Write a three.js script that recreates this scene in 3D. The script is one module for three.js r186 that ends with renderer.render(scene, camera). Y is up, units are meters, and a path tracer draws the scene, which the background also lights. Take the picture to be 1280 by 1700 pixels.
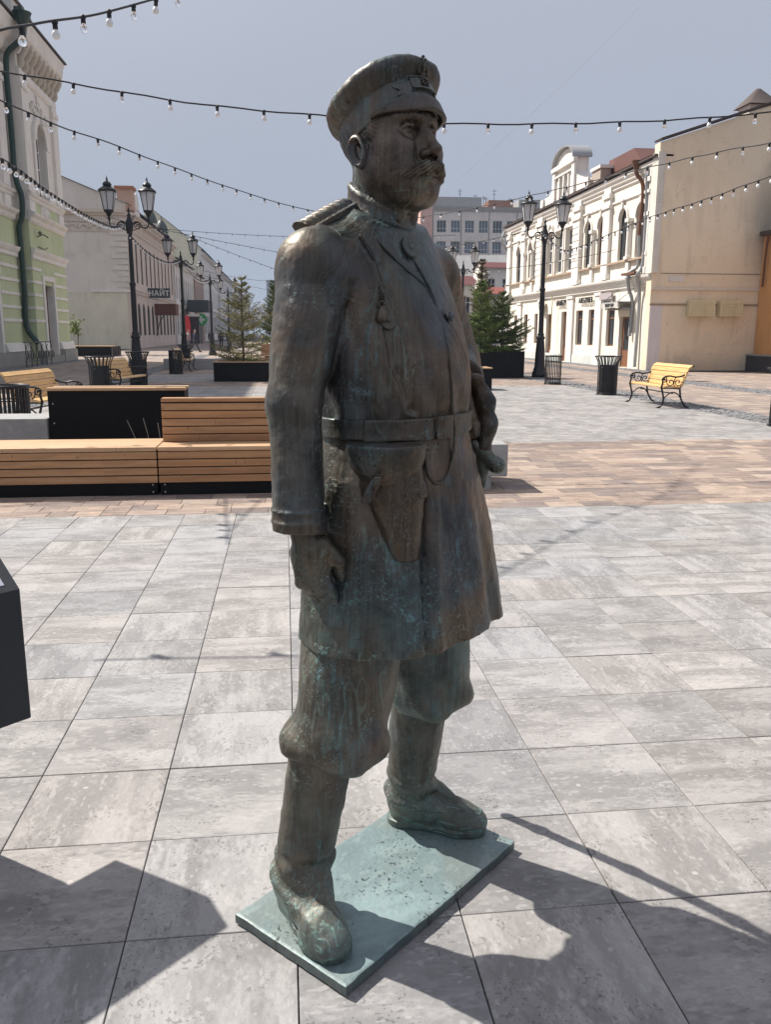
import * as THREE from 'three';
import { RoundedBoxGeometry } from 'three/addons/geometries/RoundedBoxGeometry.js';
import { FontLoader } from 'three/addons/loaders/FontLoader.js';
import { TextGeometry } from 'three/addons/geometries/TextGeometry.js';

// ---------------------------------------------------------------- camera, sky, sun, exposure
const scene = new THREE.Scene();
const camera = new THREE.PerspectiveCamera(62.56, 772 / 1024, 0.05, 3000);
camera.position.set(0, 1.5, 0);
camera.rotation.order = 'YXZ';
camera.rotation.set(-0.20921, -0.11792, 0.00354);

const lerp = (a, b, t) => a + (b - a) * t, clamp = (x, a, b) => x < a ? a : x > b ? b : x;
const sst = (a, b, x) => { const t = clamp((x - a) / (b - a), 0, 1); return t * t * (3 - 2 * t); };
const hash3 = (x, y, z) => { let h = Math.imul(x, 374761393) ^ Math.imul(y, 668265263) ^ Math.imul(z, 2147483647 ^ 0x5bd1e995); h = Math.imul(h ^ (h >>> 13), 1274126177); h ^= h >>> 16; return (h >>> 0) / 4294967296; };
function noise3(x, y, z) {
  const X = Math.floor(x), Y = Math.floor(y), Z = Math.floor(z); let u = x - X, v = y - Y, w = z - Z;
  u = u * u * (3 - 2 * u); v = v * v * (3 - 2 * v); w = w * w * (3 - 2 * w);
  const a = lerp(lerp(hash3(X, Y, Z), hash3(X + 1, Y, Z), u), lerp(hash3(X, Y + 1, Z), hash3(X + 1, Y + 1, Z), u), v);
  const b = lerp(lerp(hash3(X, Y, Z + 1), hash3(X + 1, Y, Z + 1), u), lerp(hash3(X, Y + 1, Z + 1), hash3(X + 1, Y + 1, Z + 1), u), v);
  return lerp(a, b, w);
}
const fbm3 = (x, y, z, o = 3) => { let s = 0, a = 0.5, n = 0; for (let i = 0; i < o; i++) { s += a * noise3(x, y, z); n += a; x = x * 2.03 + 11.3; y = y * 2.03 + 5.7; z = z * 2.03 + 3.1; a *= 0.5; } return s / n; };
const SUN_TO = new THREE.Vector3(-0.70, 1.0, -0.485).normalize();
const cloudNoise = (x, y, z) => fbm3(x + 7, y + 3, z + 5, 4);
{ // hazy grey-blue sky: a little paler and warmer overhead, darker slate lower down, milky glow around the sun
  const W = 512, H = 256, d = new Float32Array(W * H * 4);
  for (let j = 0; j < H; j++) for (let i = 0; i < W; i++) {
    const el = ((j + 0.5) / H - 0.5) * Math.PI, az = ((i + 0.5) / W - 0.5) * 2 * Math.PI;
    const y = Math.sin(el), c = Math.cos(el), x = c * Math.cos(az), z = c * Math.sin(az);
    const t = Math.max(0, y), m = Math.min(1, t / 0.75);
    const lo = [0.245, 0.285, 0.350], hi = [0.345, 0.362, 0.430];
    const n = 0.10 * (cloudNoise(x * 2.2, y * 5, z * 2.2) - 0.5);
    const glow = Math.pow(Math.max(0, x * SUN_TO.x + y * SUN_TO.y + z * SUN_TO.z), 5);
    const k = (j * W + i) * 4;
    for (let q = 0; q < 3; q++) d[k + q] = (lo[q] + (hi[q] - lo[q]) * Math.pow(m, 0.8)) * (1 + n) + glow * [0.22, 0.20, 0.18][q];
    if (y < 0) { d[k] = 0.2; d[k + 1] = 0.22; d[k + 2] = 0.25; }
    d[k + 3] = 1;
  }
  const t = new THREE.DataTexture(d, W, H, THREE.RGBAFormat, THREE.FloatType);
  t.mapping = THREE.EquirectangularReflectionMapping; t.magFilter = THREE.LinearFilter; t.minFilter = THREE.LinearFilter; t.needsUpdate = true;
  scene.background = t; scene.environment = t;
}
const sun = new THREE.DirectionalLight(new THREE.Color(1.0, 0.945, 0.87), 4.8);
sun.position.copy(SUN_TO).multiplyScalar(60); sun.target.position.set(0, 0, -14); sun.position.add(sun.target.position);
sun.castShadow = true; sun.shadow.mapSize.set(4096, 4096); sun.shadow.radius = 1.2;
Object.assign(sun.shadow.camera, { left: -45, right: 45, top: 45, bottom: -45, near: 1, far: 160 });
scene.add(sun, sun.target);
scene.fog = new THREE.FogExp2(0x9aa6b6, 0.00045);
const EXPOSURE = 1.5;

// ---------------------------------------------------------------- helpers
let seed = 7;
const rnd = () => { seed = (seed + 0x6D2B79F5) | 0; let t = Math.imul(seed ^ (seed >>> 15), 1 | seed); t = (t + Math.imul(t ^ (t >>> 7), 61 | t)) ^ t; return ((t ^ (t >>> 14)) >>> 0) / 4294967296; };
const rr = (a, b) => a + (b - a) * rnd();
const V = (x, y, z) => new THREE.Vector3(x, y, z);
// 2-D noise that repeats after p cells, for seamless textures
function noiseP(x, y, p, s = 0) {
  const X = Math.floor(x), Y = Math.floor(y); let u = x - X, v = y - Y; u = u * u * (3 - 2 * u); v = v * v * (3 - 2 * v);
  const m = (k) => ((k % p) + p) % p, a = m(X), b = m(X + 1), c = m(Y), d = m(Y + 1);
  return lerp(lerp(hash3(a, c, s), hash3(b, c, s), u), lerp(hash3(a, d, s), hash3(b, d, s), u), v);
}
const fbmP = (x, y, p, o = 4, s = 0) => { let r = 0, a = 0.5, n = 0; for (let i = 0; i < o; i++) { r += a * noiseP(x, y, p, s + i); n += a; x *= 2; y *= 2; p *= 2; a *= 0.5; } return r / n; };
const toS = (c) => c <= 0.0031308 ? c * 12.92 : 1.055 * Math.pow(c, 1 / 2.4) - 0.055;
function tex(W, H, fn, srgb = true) { // fn(u, v) gives linear r, g, b (or one number for a data map)
  const d = new Uint8Array(W * H * 4);
  for (let j = 0; j < H; j++) for (let i = 0; i < W; i++) {
    const c = fn((i + 0.5) / W, (j + 0.5) / H), k = (j * W + i) * 4;
    for (let q = 0; q < 3; q++) { const v = typeof c === 'number' ? c : c[q]; d[k + q] = 255 * clamp(srgb ? toS(clamp(v, 0, 1)) : v, 0, 1); }
    d[k + 3] = 255;
  }
  const t = new THREE.DataTexture(d, W, H); t.wrapS = t.wrapT = THREE.RepeatWrapping; t.magFilter = THREE.LinearFilter; t.minFilter = THREE.LinearMipmapLinearFilter;
  t.generateMipmaps = true; if (srgb) t.colorSpace = THREE.SRGBColorSpace; t.needsUpdate = true; return t;
}
const rep = (t, x, y = x) => { const c = t.clone(); c.repeat.set(x, y); c.needsUpdate = true; return c; };
const lin = (r, g, b) => new THREE.Color().setRGB(r, g, b);
const mat = (r, g, b, rough = 0.85, extra = {}) => new THREE.MeshStandardMaterial({ color: lin(r, g, b), roughness: rough, metalness: 0, ...extra });

function uvBox(g, s = 1, ox = 0, oy = 0) { // texture coordinates in metres, from the side each face looks to
  if (g.index) g = g.toNonIndexed();
  const p = g.attributes.position, uv = new Float32Array(p.count * 2), a = V(), b = V(), c = V();
  for (let i = 0; i < p.count; i += 3) {
    a.fromBufferAttribute(p, i); b.fromBufferAttribute(p, i + 1); c.fromBufferAttribute(p, i + 2);
    const n = b.clone().sub(a).cross(c.clone().sub(a)), x = Math.abs(n.x), y = Math.abs(n.y), z = Math.abs(n.z);
    [a, b, c].forEach((q, k) => { const e = (i + k) * 2;
      if (y >= x && y >= z) { uv[e] = q.x; uv[e + 1] = q.z; } else if (x >= z) { uv[e] = q.z; uv[e + 1] = q.y; } else { uv[e] = q.x; uv[e + 1] = q.y; }
      uv[e] = uv[e] * s + ox; uv[e + 1] = uv[e + 1] * s + oy; });
  }
  g.setAttribute('uv', new THREE.BufferAttribute(uv, 2)); return g;
}
function merge(list) {
  list = list.map(g => g.index ? g.toNonIndexed() : g);
  const n = list.reduce((s, g) => s + g.attributes.position.count, 0), out = new THREE.BufferGeometry();
  for (const [k, w] of [['position', 3], ['normal', 3], ['uv', 2]]) {
    const A = new Float32Array(n * w); let o = 0;
    for (const g of list) { if (g.attributes[k]) A.set(g.attributes[k].array, o); o += g.attributes.position.count * w; }
    out.setAttribute(k, new THREE.BufferAttribute(A, w));
  }
  return out;
}
const at = (g, x, y, z, ry = 0, rx = 0, rz = 0) => { if (rz) g.rotateZ(rz); if (rx) g.rotateX(rx); if (ry) g.rotateY(ry); g.translate(x, y, z); return g; };
const bx = (w, h, d, x = 0, y = 0, z = 0, ry = 0) => at(new THREE.BoxGeometry(w, h, d), x, y, z, ry);          // centred box
const slab = (x0, x1, y0, y1, z0, z1) => bx(x1 - x0, y1 - y0, z1 - z0, (x0 + x1) / 2, (y0 + y1) / 2, (z0 + z1) / 2);
const rbx = (w, h, d, r = 0.004, x = 0, y = 0, z = 0, s = 1) => at(new RoundedBoxGeometry(w, h, d, s, Math.min(r, w * 0.49, h * 0.49, d * 0.49)), x, y, z);
const cyl = (r0, r1, h, x = 0, y = 0, z = 0, n = 16) => at(new THREE.CylinderGeometry(r1, r0, h, n), x, y + h / 2, z); // stands on y
const lathe = (pts, n = 20) => new THREE.LatheGeometry(pts.map(p => new THREE.Vector2(p[0], p[1])), n);
const tube = (pts, r, seg = 24, n = 6, closed = false) => new THREE.TubeGeometry(new THREE.CatmullRomCurve3(pts, closed, 'centripetal'), seg, r, n, closed);
function bar(a, b, r, n = 6) { const d = b.clone().sub(a), g = new THREE.CylinderGeometry(r, r, d.length(), n); g.applyQuaternion(new THREE.Quaternion().setFromUnitVectors(V(0, 1, 0), d.clone().normalize())); g.translate((a.x + b.x) / 2, (a.y + b.y) / 2, (a.z + b.z) / 2); return g; }

const used = new Map();
const numbered = (n) => { const k = used.get(n) || 0; used.set(n, k + 1); return k ? n + '_' + String(k).padStart(3, '0') : n; };
const shadowed = (m) => { m.castShadow = m.receiveShadow = true; return m; };
function thing(name, label, category, [x, y, z] = [0, 0, 0], turn = 0, group = null) {
  const o = new THREE.Group(); o.name = numbered(name); o.position.set(x, y, z); o.rotation.y = turn; scene.add(o);
  o.userData = { label, category }; if (group) o.userData.group = group; return o;
}
function part(name, geo, m, parent, extra = {}) { // geometry or list of geometries -> ONE named mesh under its parent
  const g = Array.isArray(geo) ? merge(geo) : geo, o = shadowed(new THREE.Mesh(g, m)); o.name = name; Object.assign(o.userData, extra); parent.add(o); return o;
}
function tag(o, label, category, group) { o.userData.label = label; o.userData.category = category; if (group) o.userData.group = group; return o; }
function structure(name, geo, m) { const o = part(numbered(name), geo, m, scene); o.userData.kind = 'structure'; return o; }
function copyOf(root, name, label, [x, y, z], turn = 0) { const c = root.clone(); c.name = numbered(name); c.position.set(x, y, z); c.rotation.y = turn; c.userData = { ...root.userData, label }; scene.add(c); return c; }
// ---------------------------------------------------------------- the bronze statue
// Each piece is a field (negative inside) meshed on a fine grid; only the cells near the surface are visited.
function sdfMesh(f, lo, hi, h, paint) {
  const B = 8, nx = Math.ceil((hi[0] - lo[0]) / h / B) * B, ny = Math.ceil((hi[1] - lo[1]) / h / B) * B, nz = Math.ceil((hi[2] - lo[2]) / h / B) * B;
  const sx = nx + 1, sxy = sx * (ny + 1), N = sxy * (nz + 1), F = new Float32Array(N).fill(NaN), id = new Int32Array(N).fill(-1);
  const pos = [], idx = [], live = [], far = h * B * 0.87 * 1.7 + 0.004;
  const val = (i, j, k) => { const q = i + j * sx + k * sxy; if (F[q] !== F[q]) F[q] = f(lo[0] + i * h, lo[1] + j * h, lo[2] + k * h); return F[q]; };
  for (let k = 0; k < nz; k += B) for (let j = 0; j < ny; j += B) for (let i = 0; i < nx; i += B)
    if (Math.abs(f(lo[0] + (i + B / 2) * h, lo[1] + (j + B / 2) * h, lo[2] + (k + B / 2) * h)) < far) live.push([i, j, k]);
  const E = [[0, 1], [2, 3], [4, 5], [6, 7], [0, 2], [1, 3], [4, 6], [5, 7], [0, 4], [1, 5], [2, 6], [3, 7]], c = new Float64Array(8);
  for (const [bi, bj, bk] of live) for (let k = bk; k < bk + B; k++) for (let j = bj; j < bj + B; j++) for (let i = bi; i < bi + B; i++) {
    let s = 0;
    for (let q = 0; q < 8; q++) { c[q] = val(i + (q & 1), j + ((q >> 1) & 1), k + (q >> 2)); if (c[q] < 0) s++; }
    if (s === 0 || s === 8) continue;
    let x = 0, y = 0, z = 0, n = 0;
    for (const [a, b] of E) if ((c[a] < 0) !== (c[b] < 0)) { const t = c[a] / (c[a] - c[b]); n++;
      x += lerp(a & 1, b & 1, t); y += lerp((a >> 1) & 1, (b >> 1) & 1, t); z += lerp(a >> 2, b >> 2, t); }
    id[i + j * sx + k * sxy] = pos.length / 3; pos.push(lo[0] + (i + x / n) * h, lo[1] + (j + y / n) * h, lo[2] + (k + z / n) * h);
  }
  const quad = (a, b, c2, d, flip) => { if (a < 0 || b < 0 || c2 < 0 || d < 0) return; if (flip) idx.push(a, d, c2, a, c2, b); else idx.push(a, b, c2, a, c2, d); };
  for (const [bi, bj, bk] of live) for (let k = bk; k < bk + B; k++) for (let j = bj; j < bj + B; j++) for (let i = bi; i < bi + B; i++) {
    const q = i + j * sx + k * sxy, v = F[q]; if (v !== v) continue; const I = v < 0;
    if (i < nx && j > 0 && k > 0) { const w = F[q + 1]; if (w === w && I !== (w < 0)) quad(id[q - sx - sxy], id[q - sxy], id[q], id[q - sx], !I); }
    if (j < ny && i > 0 && k > 0) { const w = F[q + sx]; if (w === w && I !== (w < 0)) quad(id[q - 1 - sxy], id[q - 1], id[q], id[q - sxy], !I); }
    if (k < nz && i > 0 && j > 0) { const w = F[q + sxy]; if (w === w && I !== (w < 0)) quad(id[q - 1 - sx], id[q - sx], id[q], id[q - 1], !I); }
  }
  const g = new THREE.BufferGeometry(); g.setAttribute('position', new THREE.Float32BufferAttribute(pos, 3)); g.setIndex(idx); g.computeVertexNormals();
  if (paint) paintGeo(g, paint);
  return g;
}
function paintGeo(g, paint) { const P = g.attributes.position, Nn = g.attributes.normal, col = new Float32Array(P.count * 3), o = [0, 0, 0];
  for (let i = 0; i < P.count; i++) { paint(o, P.getX(i), P.getY(i), P.getZ(i), Nn.getX(i), Nn.getY(i), Nn.getZ(i)); col.set(o, i * 3); }
  g.setAttribute('color', new THREE.BufferAttribute(col, 3)); return g; }

const smin = (a, b, k) => { const h = Math.max(k - Math.abs(a - b), 0) / k; return Math.min(a, b) - h * h * k * 0.25; };
const smax = (a, b, k) => -smin(-a, -b, k);
const hyp = Math.hypot;
function cap(x, y, z, a, b, r1, r2) { const dx = b[0] - a[0], dy = b[1] - a[1], dz = b[2] - a[2]; const t = clamp(((x - a[0]) * dx + (y - a[1]) * dy + (z - a[2]) * dz) / (dx * dx + dy * dy + dz * dz), 0, 1);
  return hyp(x - a[0] - dx * t, y - a[1] - dy * t, z - a[2] - dz * t) - (r1 + (r2 - r1) * t); }
const ell = (x, y, z, cx, cy, cz, a, b, c) => { const X = (x - cx) / a, Y = (y - cy) / b, Z = (z - cz) / c, k = hyp(X, Y, Z), m = hyp(X / a, Y / b, Z / c); return m < 1e-9 ? -Math.min(a, b, c) : k * (k - 1) / m; };
const box3 = (x, y, z, a, b, c, r) => { const X = Math.abs(x) - a + r, Y = Math.abs(y) - b + r, Z = Math.abs(z) - c + r; return hyp(Math.max(X, 0), Math.max(Y, 0), Math.max(Z, 0)) + Math.min(Math.max(X, Y, Z), 0) - r; };
const bend = (x, y, z, pts, r, k = 0.01) => { let d = 9; for (let i = 0; i + 1 < pts.length; i++) d = smin(d, cap(x, y, z, pts[i], pts[i + 1], r[i], r[i + 1]), k); return d; };
// elliptical cross-sections stacked in height: [y, half width, half depth, centre x, centre z]
function section(T, y) { let i = 0; while (i < T.length - 2 && y > T[i + 1][0]) i++; const a = T[i], b = T[i + 1]; let t = clamp((y - a[0]) / (b[0] - a[0]), 0, 1); const p = T[Math.max(i - 1, 0)], n = T[Math.min(i + 2, T.length - 1)];
  const o = []; for (let q = 1; q < 5; q++) { const m0 = (b[q] - p[q]) / (b[0] - p[0] || 1) * (b[0] - a[0]), m1 = (n[q] - a[q]) / (n[0] - a[0] || 1) * (b[0] - a[0]), t2 = t * t, t3 = t2 * t; o.push((2 * t3 - 3 * t2 + 1) * a[q] + (t3 - 2 * t2 + t) * m0 + (-2 * t3 + 3 * t2) * b[q] + (t3 - t2) * m1); } return o; }
function stack(T, x, y, z, grow = 0) { const [a0, b0, cx, cz] = section(T, y), a = a0 + grow, b = b0 + grow, X = (x - cx) / a, Z = (z - cz) / b, k = hyp(X, Z), m = hyp(X / a, Z / b); return m < 1e-9 ? -Math.min(a, b) : k * (k - 1) / m; }
const cast = (x, y, z) => 0.0018 * (fbm3(x * 26, y * 26, z * 26, 2) - 0.5) * 2 + 0.0010 * (noise3(x * 62, y * 40, z * 62) - 0.5) * 2 + 0.0007 * (noise3(x * 150, y * 150, z * 150) - 0.5) * 2; // marks of the casting
const line2 = (x, y, P) => { let d = 9, s = 0; for (let i = 0; i + 1 < P.length; i++) { const ax = P[i][0], ay = P[i][1], dx = P[i + 1][0] - ax, dy = P[i + 1][1] - ay, t = clamp(((x - ax) * dx + (y - ay) * dy) / (dx * dx + dy * dy), 0, 1), qx = x - ax - dx * t, qy = y - ay - dy * t, e = hyp(qx, qy); if (e < d) { d = e; s = Math.sign(qx * dy - qy * dx) || 1; } } return d * s; };

const TORSO = [[0.70, 0.300, 0.236, 0.006, 0.05], [0.80, 0.291, 0.228, 0.006, 0.05], [1.0, 0.262, 0.202, 0.004, 0.044], [1.15, 0.238, 0.182, 0, 0.036], [1.235, 0.214, 0.168, 0, 0.030], [1.29, 0.204, 0.162, 0, 0.028],
  [1.37, 0.212, 0.168, 0, 0.026], [1.46, 0.211, 0.162, 0, 0.019], [1.55, 0.202, 0.140, 0, 0.006], [1.62, 0.192, 0.122, 0, -0.006], [1.68, 0.170, 0.106, 0, -0.014], [1.725, 0.136, 0.094, 0, -0.018], [1.78, 0.088, 0.082, 0, -0.018], [1.84, 0.076, 0.076, 0, -0.018]];
const R_SH = [-0.222, 1.638, -0.022], R_EL = [-0.303, 1.345, -0.012], R_CU = [-0.314, 1.068, 0.012];
const L_SH = [0.218, 1.638, -0.048], L_EL = [0.428, 1.412, -0.100], L_CU = [0.268, 1.378, 0.034];
const CREASE = [ // folds of the coat front, as lines seen from ahead (x, y), with depth and half width
  [[[-0.119, 1.643], [-0.118, 1.581], [-0.112, 1.527], [-0.112, 1.466], [-0.111, 1.391], [-0.104, 1.33]], 0.006, 0.008],
  [[[-0.146, 1.506], [-0.148, 1.431], [-0.130, 1.38], [-0.112, 1.333]], 0.006, 0.008],
  [[[0.02, 1.545], [0.059, 1.496], [0.09, 1.432]], 0.006, 0.007],
  [[[-0.195, 1.56], [-0.19, 1.48], [-0.19, 1.38]], 0.005, 0.010],
  [[[0.185, 1.58], [0.18, 1.5], [0.185, 1.4]], 0.005, 0.010]];
function sleeveFold(x, y, z, el, n, amp) { n *= 0.8; amp *= 0.42; const d = hyp(x - el[0], y - el[1], z - el[2]); return amp * Math.exp(-d * d / 0.012) * (Math.sin(y * n + x * 34 + z * 20 + 3 * noise3(x * 12, y * 12, z * 12)) ) + 0.0035 * (fbm3(x * 11, y * 5, z * 11, 2) - 0.5) * 2; }
function torsoField(x, y, z, grow = 0) {
  let pleat = 0;
  if (y < 1.24) { // skirt pleats, strongest on the left front and at the back
    const an = Math.atan2(x, z - 0.045), w = sst(1.22, 0.86, y), side = 0.45 + 0.55 * sst(0.1, 0.7, an) + (Math.abs(an) > 2.1 ? 0.5 : 0);
    pleat = w * side * (0.0085 * Math.sin(an * 9 + 1.2 * Math.sin(y * 3)) + 0.0045 * Math.sin(an * 17 + 2 + y * 2));
    if (z > 0) { const e = x + 0.108 + (1.16 - y) * 0.105; if (Math.abs(e) < 0.05) pleat += 0.006 * sst(-0.002, 0.002, e) * sst(0.05, 0.02, e) - 0.013 * Math.exp(-e * e / 0.000035); }
    if (x < -0.12) pleat += w * 0.004 * Math.sin(an * 7 + y * 9);
  }
  return stack(TORSO, x, y, z, grow + pleat);
}
const COAT_FRONT = (x, y, z) => smin(torsoField(x, y, z), Math.min(cap(x, y, z, [-0.062, 1.728, -0.02], R_SH, 0.050, 0.080), cap(x, y, z, [0.062, 1.728, -0.02], L_SH, 0.050, 0.080)), 0.05);
function coatField(x, y, z) {
  let d = COAT_FRONT(x, y, z);
  const yc = y + (z + 0.017) * 0.50; d = smax(d, yc - 1.775, 0.004);
  if (z > -0.02 && y > 1.3 && y < 1.7) for (const [P, a, w] of CREASE) { const e = line2(x, y, P); if (Math.abs(e) < w * 3) d += a * Math.exp(-(e * e) / (w * w)) - 0.6 * a * Math.exp(-(e - w * 1.6) * (e - w * 1.6) / (w * w)); }
  if (y > 1.3 && y < 1.42) d -= 0.004 * Math.sin(Math.atan2(x, z) * 14 + y * 20) * sst(1.42, 1.33, y) ;
  d = Math.max(d, 0.786 + 0.010 * Math.sin(Math.atan2(x, z) * 2 + 1) - y);
  // sleeves
  let r = smin(cap(x, y, z, R_SH, R_EL, 0.086, 0.058), cap(x, y, z, R_EL, R_CU, 0.0575, 0.0565), 0.02) - sleeveFold(x, y, z, R_EL, 70, x < R_EL[0] - 0.02 ? 0.0 : 0.004);
  const tr = (y - R_CU[1]); if (tr < 0.12) { r -= 0.0035 * Math.exp(-((tr - 0.026) ** 2) / 0.00001) + 0.0035 * Math.exp(-((tr - 0.052) ** 2) / 0.00001) + (tr < 0.026 ? 0.003 : tr < 0.052 ? 0.0015 : 0); }
  r = smax(r, R_CU[1] - y - (x - R_CU[0]) * 0.1, 0.006);
  d = smin(d, r, 0.022);
  let l = smin(cap(x, y, z, L_SH, L_EL, 0.086, 0.068), cap(x, y, z, L_EL, L_CU, 0.066, 0.056), 0.035) - sleeveFold(x, y, z, L_EL, 64, 0.007);
  const tl = ((L_CU[0] - x) * (L_CU[0] - L_EL[0]) + (L_CU[1] - y) * (L_CU[1] - L_EL[1]) + (L_CU[2] - z) * (L_CU[2] - L_EL[2])) / 0.2117;
  if (tl < 0.1) l -= 0.003 * Math.exp(-((tl - 0.025) ** 2) / 0.00001) + (tl < 0.025 ? 0.003 : 0);
  l = smax(l, -tl - 0.004, 0.006);
  d = smin(d, l, 0.022);
  // armhole seams
  const ra = Math.abs(hyp(x + 0.185, (y - 1.585) * 0.85, z + 0.02) - 0.105); if (x < -0.12 && z > 0 && y > 1.55 && ra < 0.02) d += 0.005 * Math.exp(-ra * ra / 0.00003);
  // stand collar: a band leaning forward, with two raised edges
  const q = hyp(x, (z + 0.017) * 0.97);
  const kr = 0.0815 - (yc - 1.76) * 0.10 + 0.003 * Math.exp(-((yc - 1.742) ** 2) / 0.00002) + 0.003 * Math.exp(-((yc - 1.805) ** 2) / 0.00002);
  const col = Math.max(q - kr, yc - 1.815, 1.70 - yc);
  d = smin(d, col, 0.006);
  return d - cast(x, y, z) - 0.0022 * (fbm3(x * 9 + 3, y * 9, z * 9, 2) - 0.5) * 2;
}
// bronze: brown where rubbed, slate-blue film, verdigris in runs and speckles
function patina(o, x, y, z, green = 0, lightRuns = 0.5) { const face = sst(1.74, 1.80, y) * sst(2.0, 1.95, y) * sst(-0.02, 0.03, z + x * 0.4 + 0.02);
  const a = fbm3(x * 7, y * 4.5, z * 7, 3), b = fbm3(x * 22 + 9, y * 9, z * 22, 3), s = noise3(x * 250, y * 210, z * 250), m = noise3(x * 70 + 4, y * 70, z * 70);
  let r = 0.148, g = 0.104, bl = 0.075; // brown film
  const slate = 0.75 * sst(0.42, 0.66, a) * (1 - 0.7 * face); r = lerp(r, 0.088, slate); g = lerp(g, 0.095, slate); bl = lerp(bl, 0.110, slate);
  const warm = Math.max(face * 0.42 * b, sst(0.50, 0.68, fbm3(x * 6 + 20, y * 6, z * 6, 3)) * (1 - 0.7 * face)); r = lerp(r, 0.20, warm * 0.75); g = lerp(g, 0.115, warm * 0.75); bl = lerp(bl, 0.062, warm * 0.75);
  const dk = sst(0.5, 0.7, fbm3(x * 13 - 7, y * 8, z * 13, 2)) * 0.22; r *= 1 - dk; g *= 1 - dk; bl *= 1 - dk;
  const run = sst(0.62, 0.74, fbm3(x * 75, y * 11, z * 75 + 8, 3)) * sst(0.48, 0.62, b) * lightRuns * (1 - 0.8 * face); r = lerp(r, 0.14, run); g = lerp(g, 0.20, run); bl = lerp(bl, 0.215, run);
  const spk = (1 - 0.8 * face) * sst(0.70, 0.84, s) * sst(0.50, 0.68, fbm3(x * 9 + 31, y * 7, z * 9, 2)) * (0.45 + 0.55 * sst(1.2, 1.0, y)); r = lerp(r, 0.25, spk * 0.6); g = lerp(g, 0.33, spk * 0.6); bl = lerp(bl, 0.35, spk * 0.6);
  const gr = clamp(green * (0.35 + 0.9 * b) * (0.6 + 0.8 * m), 0, 0.9); r = lerp(r, 0.098, gr); g = lerp(g, 0.155, gr); bl = lerp(bl, 0.145, gr);
  const film = 0.30 * sst(0.35, 0.65, fbm3(x * 5 + 50, y * 4, z * 5, 3)) * (1 - 0.8 * face); r = lerp(r, 0.098, film); g = lerp(g, 0.118, film); bl = lerp(bl, 0.106, film); const ct = fbm3(x * 17 + 3, y * 13, z * 17, 3), st = noise3(x * 120, y * 9, z * 120 + 7); const k = (0.84 + 0.16 * m + 0.16 * st) * lerp(0.82, 1.10, sst(0.32, 0.66, ct)) * 1.04; o[0] = r * k; o[1] = g * k; o[2] = bl * k;
}
// fine surface of the metal, one 0.8 m tile: drips, brushed streaks, curls and specks of verdigris, pits
const FINE = (() => { const W = 1024, c = new Float32Array(W * W), v = new Float32Array(W * W), r = new Float32Array(W * W);
  for (let j = 0; j < W; j++) for (let i = 0; i < W; i++) { const x = i / W, y = j / W, k = j * W + i;
    const st = noiseP(x * 230, y * 14, 230, 1) * 0.6 + noiseP(x * 90, y * 6, 90, 2) * 0.4, big = fbmP(x * 12, y * 9, 12, 3, 5), g = noiseP(x * 300, y * 300, 300, 7), clus = sst(0.47, 0.62, fbmP(x * 6, y * 5, 6, 3, 11));
    const worm = Math.abs(fbmP(x * 60, y * 60, 60, 2, 21) - 0.5), w = sst(0.030, 0.008, worm) * sst(0.5, 0.62, noiseP(x * 34, y * 30, 34, 9)) * clus;
    const spk = sst(0.74, 0.84, noiseP(x * 190, y * 170, 190, 13)) * clus, scr = sst(0.022, 0.006, Math.abs(fbmP(x * 16, y * 4, 16, 3, 31) - 0.5)) * sst(0.56, 0.68, noiseP(x * 9, y * 7, 9, 33));
    const pit = sst(0.84, 0.93, noiseP(x * 170, y * 170, 170, 41)) * sst(0.54, 0.64, fbmP(x * 9, y * 9, 9, 2, 43));
    c[k] = 0.42 * (0.70 + 0.56 * st) * (0.78 + 0.44 * big) * (0.9 + 0.2 * g) * (1 - 0.35 * pit); v[k] = clamp(0.85 * w + 0.8 * spk + 0.6 * scr, 0, 1); r[k] = 0.5 + 0.5 * (st - 0.5) * 0.5 + 0.16 * (big - 0.5) + 0.3 * v[k] - 0.2 * pit; }
  const q = (u, w) => Math.min(W - 1, Math.floor(w * W)) * W + Math.min(W - 1, Math.floor(u * W));
  return { map: tex(W, W, (u, w) => { const k = q(u, w), a = c[k], b = v[k]; return [lerp(a, 0.66, b), lerp(a, 0.92, b), lerp(a, 0.95, b)]; }), bump: tex(W, W, (u, w) => { const k = q(u, w); return clamp(0.35 + 0.5 * (c[k] - 0.42) / 0.42 + 0.4 * v[k], 0, 1); }, false), rough: tex(W, W, (u, w) => clamp(r[q(u, w)], 0, 1), false) }; })();
const FR = 1 / 0.8, bronzeMat = (rough, metal) => new THREE.MeshStandardMaterial({ color: lin(2.1, 2.1, 2.1), vertexColors: true, map: rep(FINE.map, FR), bumpMap: rep(FINE.bump, FR), bumpScale: 0.0011, roughnessMap: rep(FINE.rough, FR), roughness: rough, metalness: metal });
const BRONZE = bronzeMat(0.88, 0.62), BRONZE_DULL = bronzeMat(1.0, 0.45);
const statue = thing('bronze_statue', 'bronze statue of a moustached policeman in peaked cap and long belted coat', 'statue', [0.246, 0, -2.06], THREE.MathUtils.degToRad(43.5));
const around = (cx, cz, R) => (x, y, z) => [Math.atan2(x - cx, z - cz) * R, y];
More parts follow.
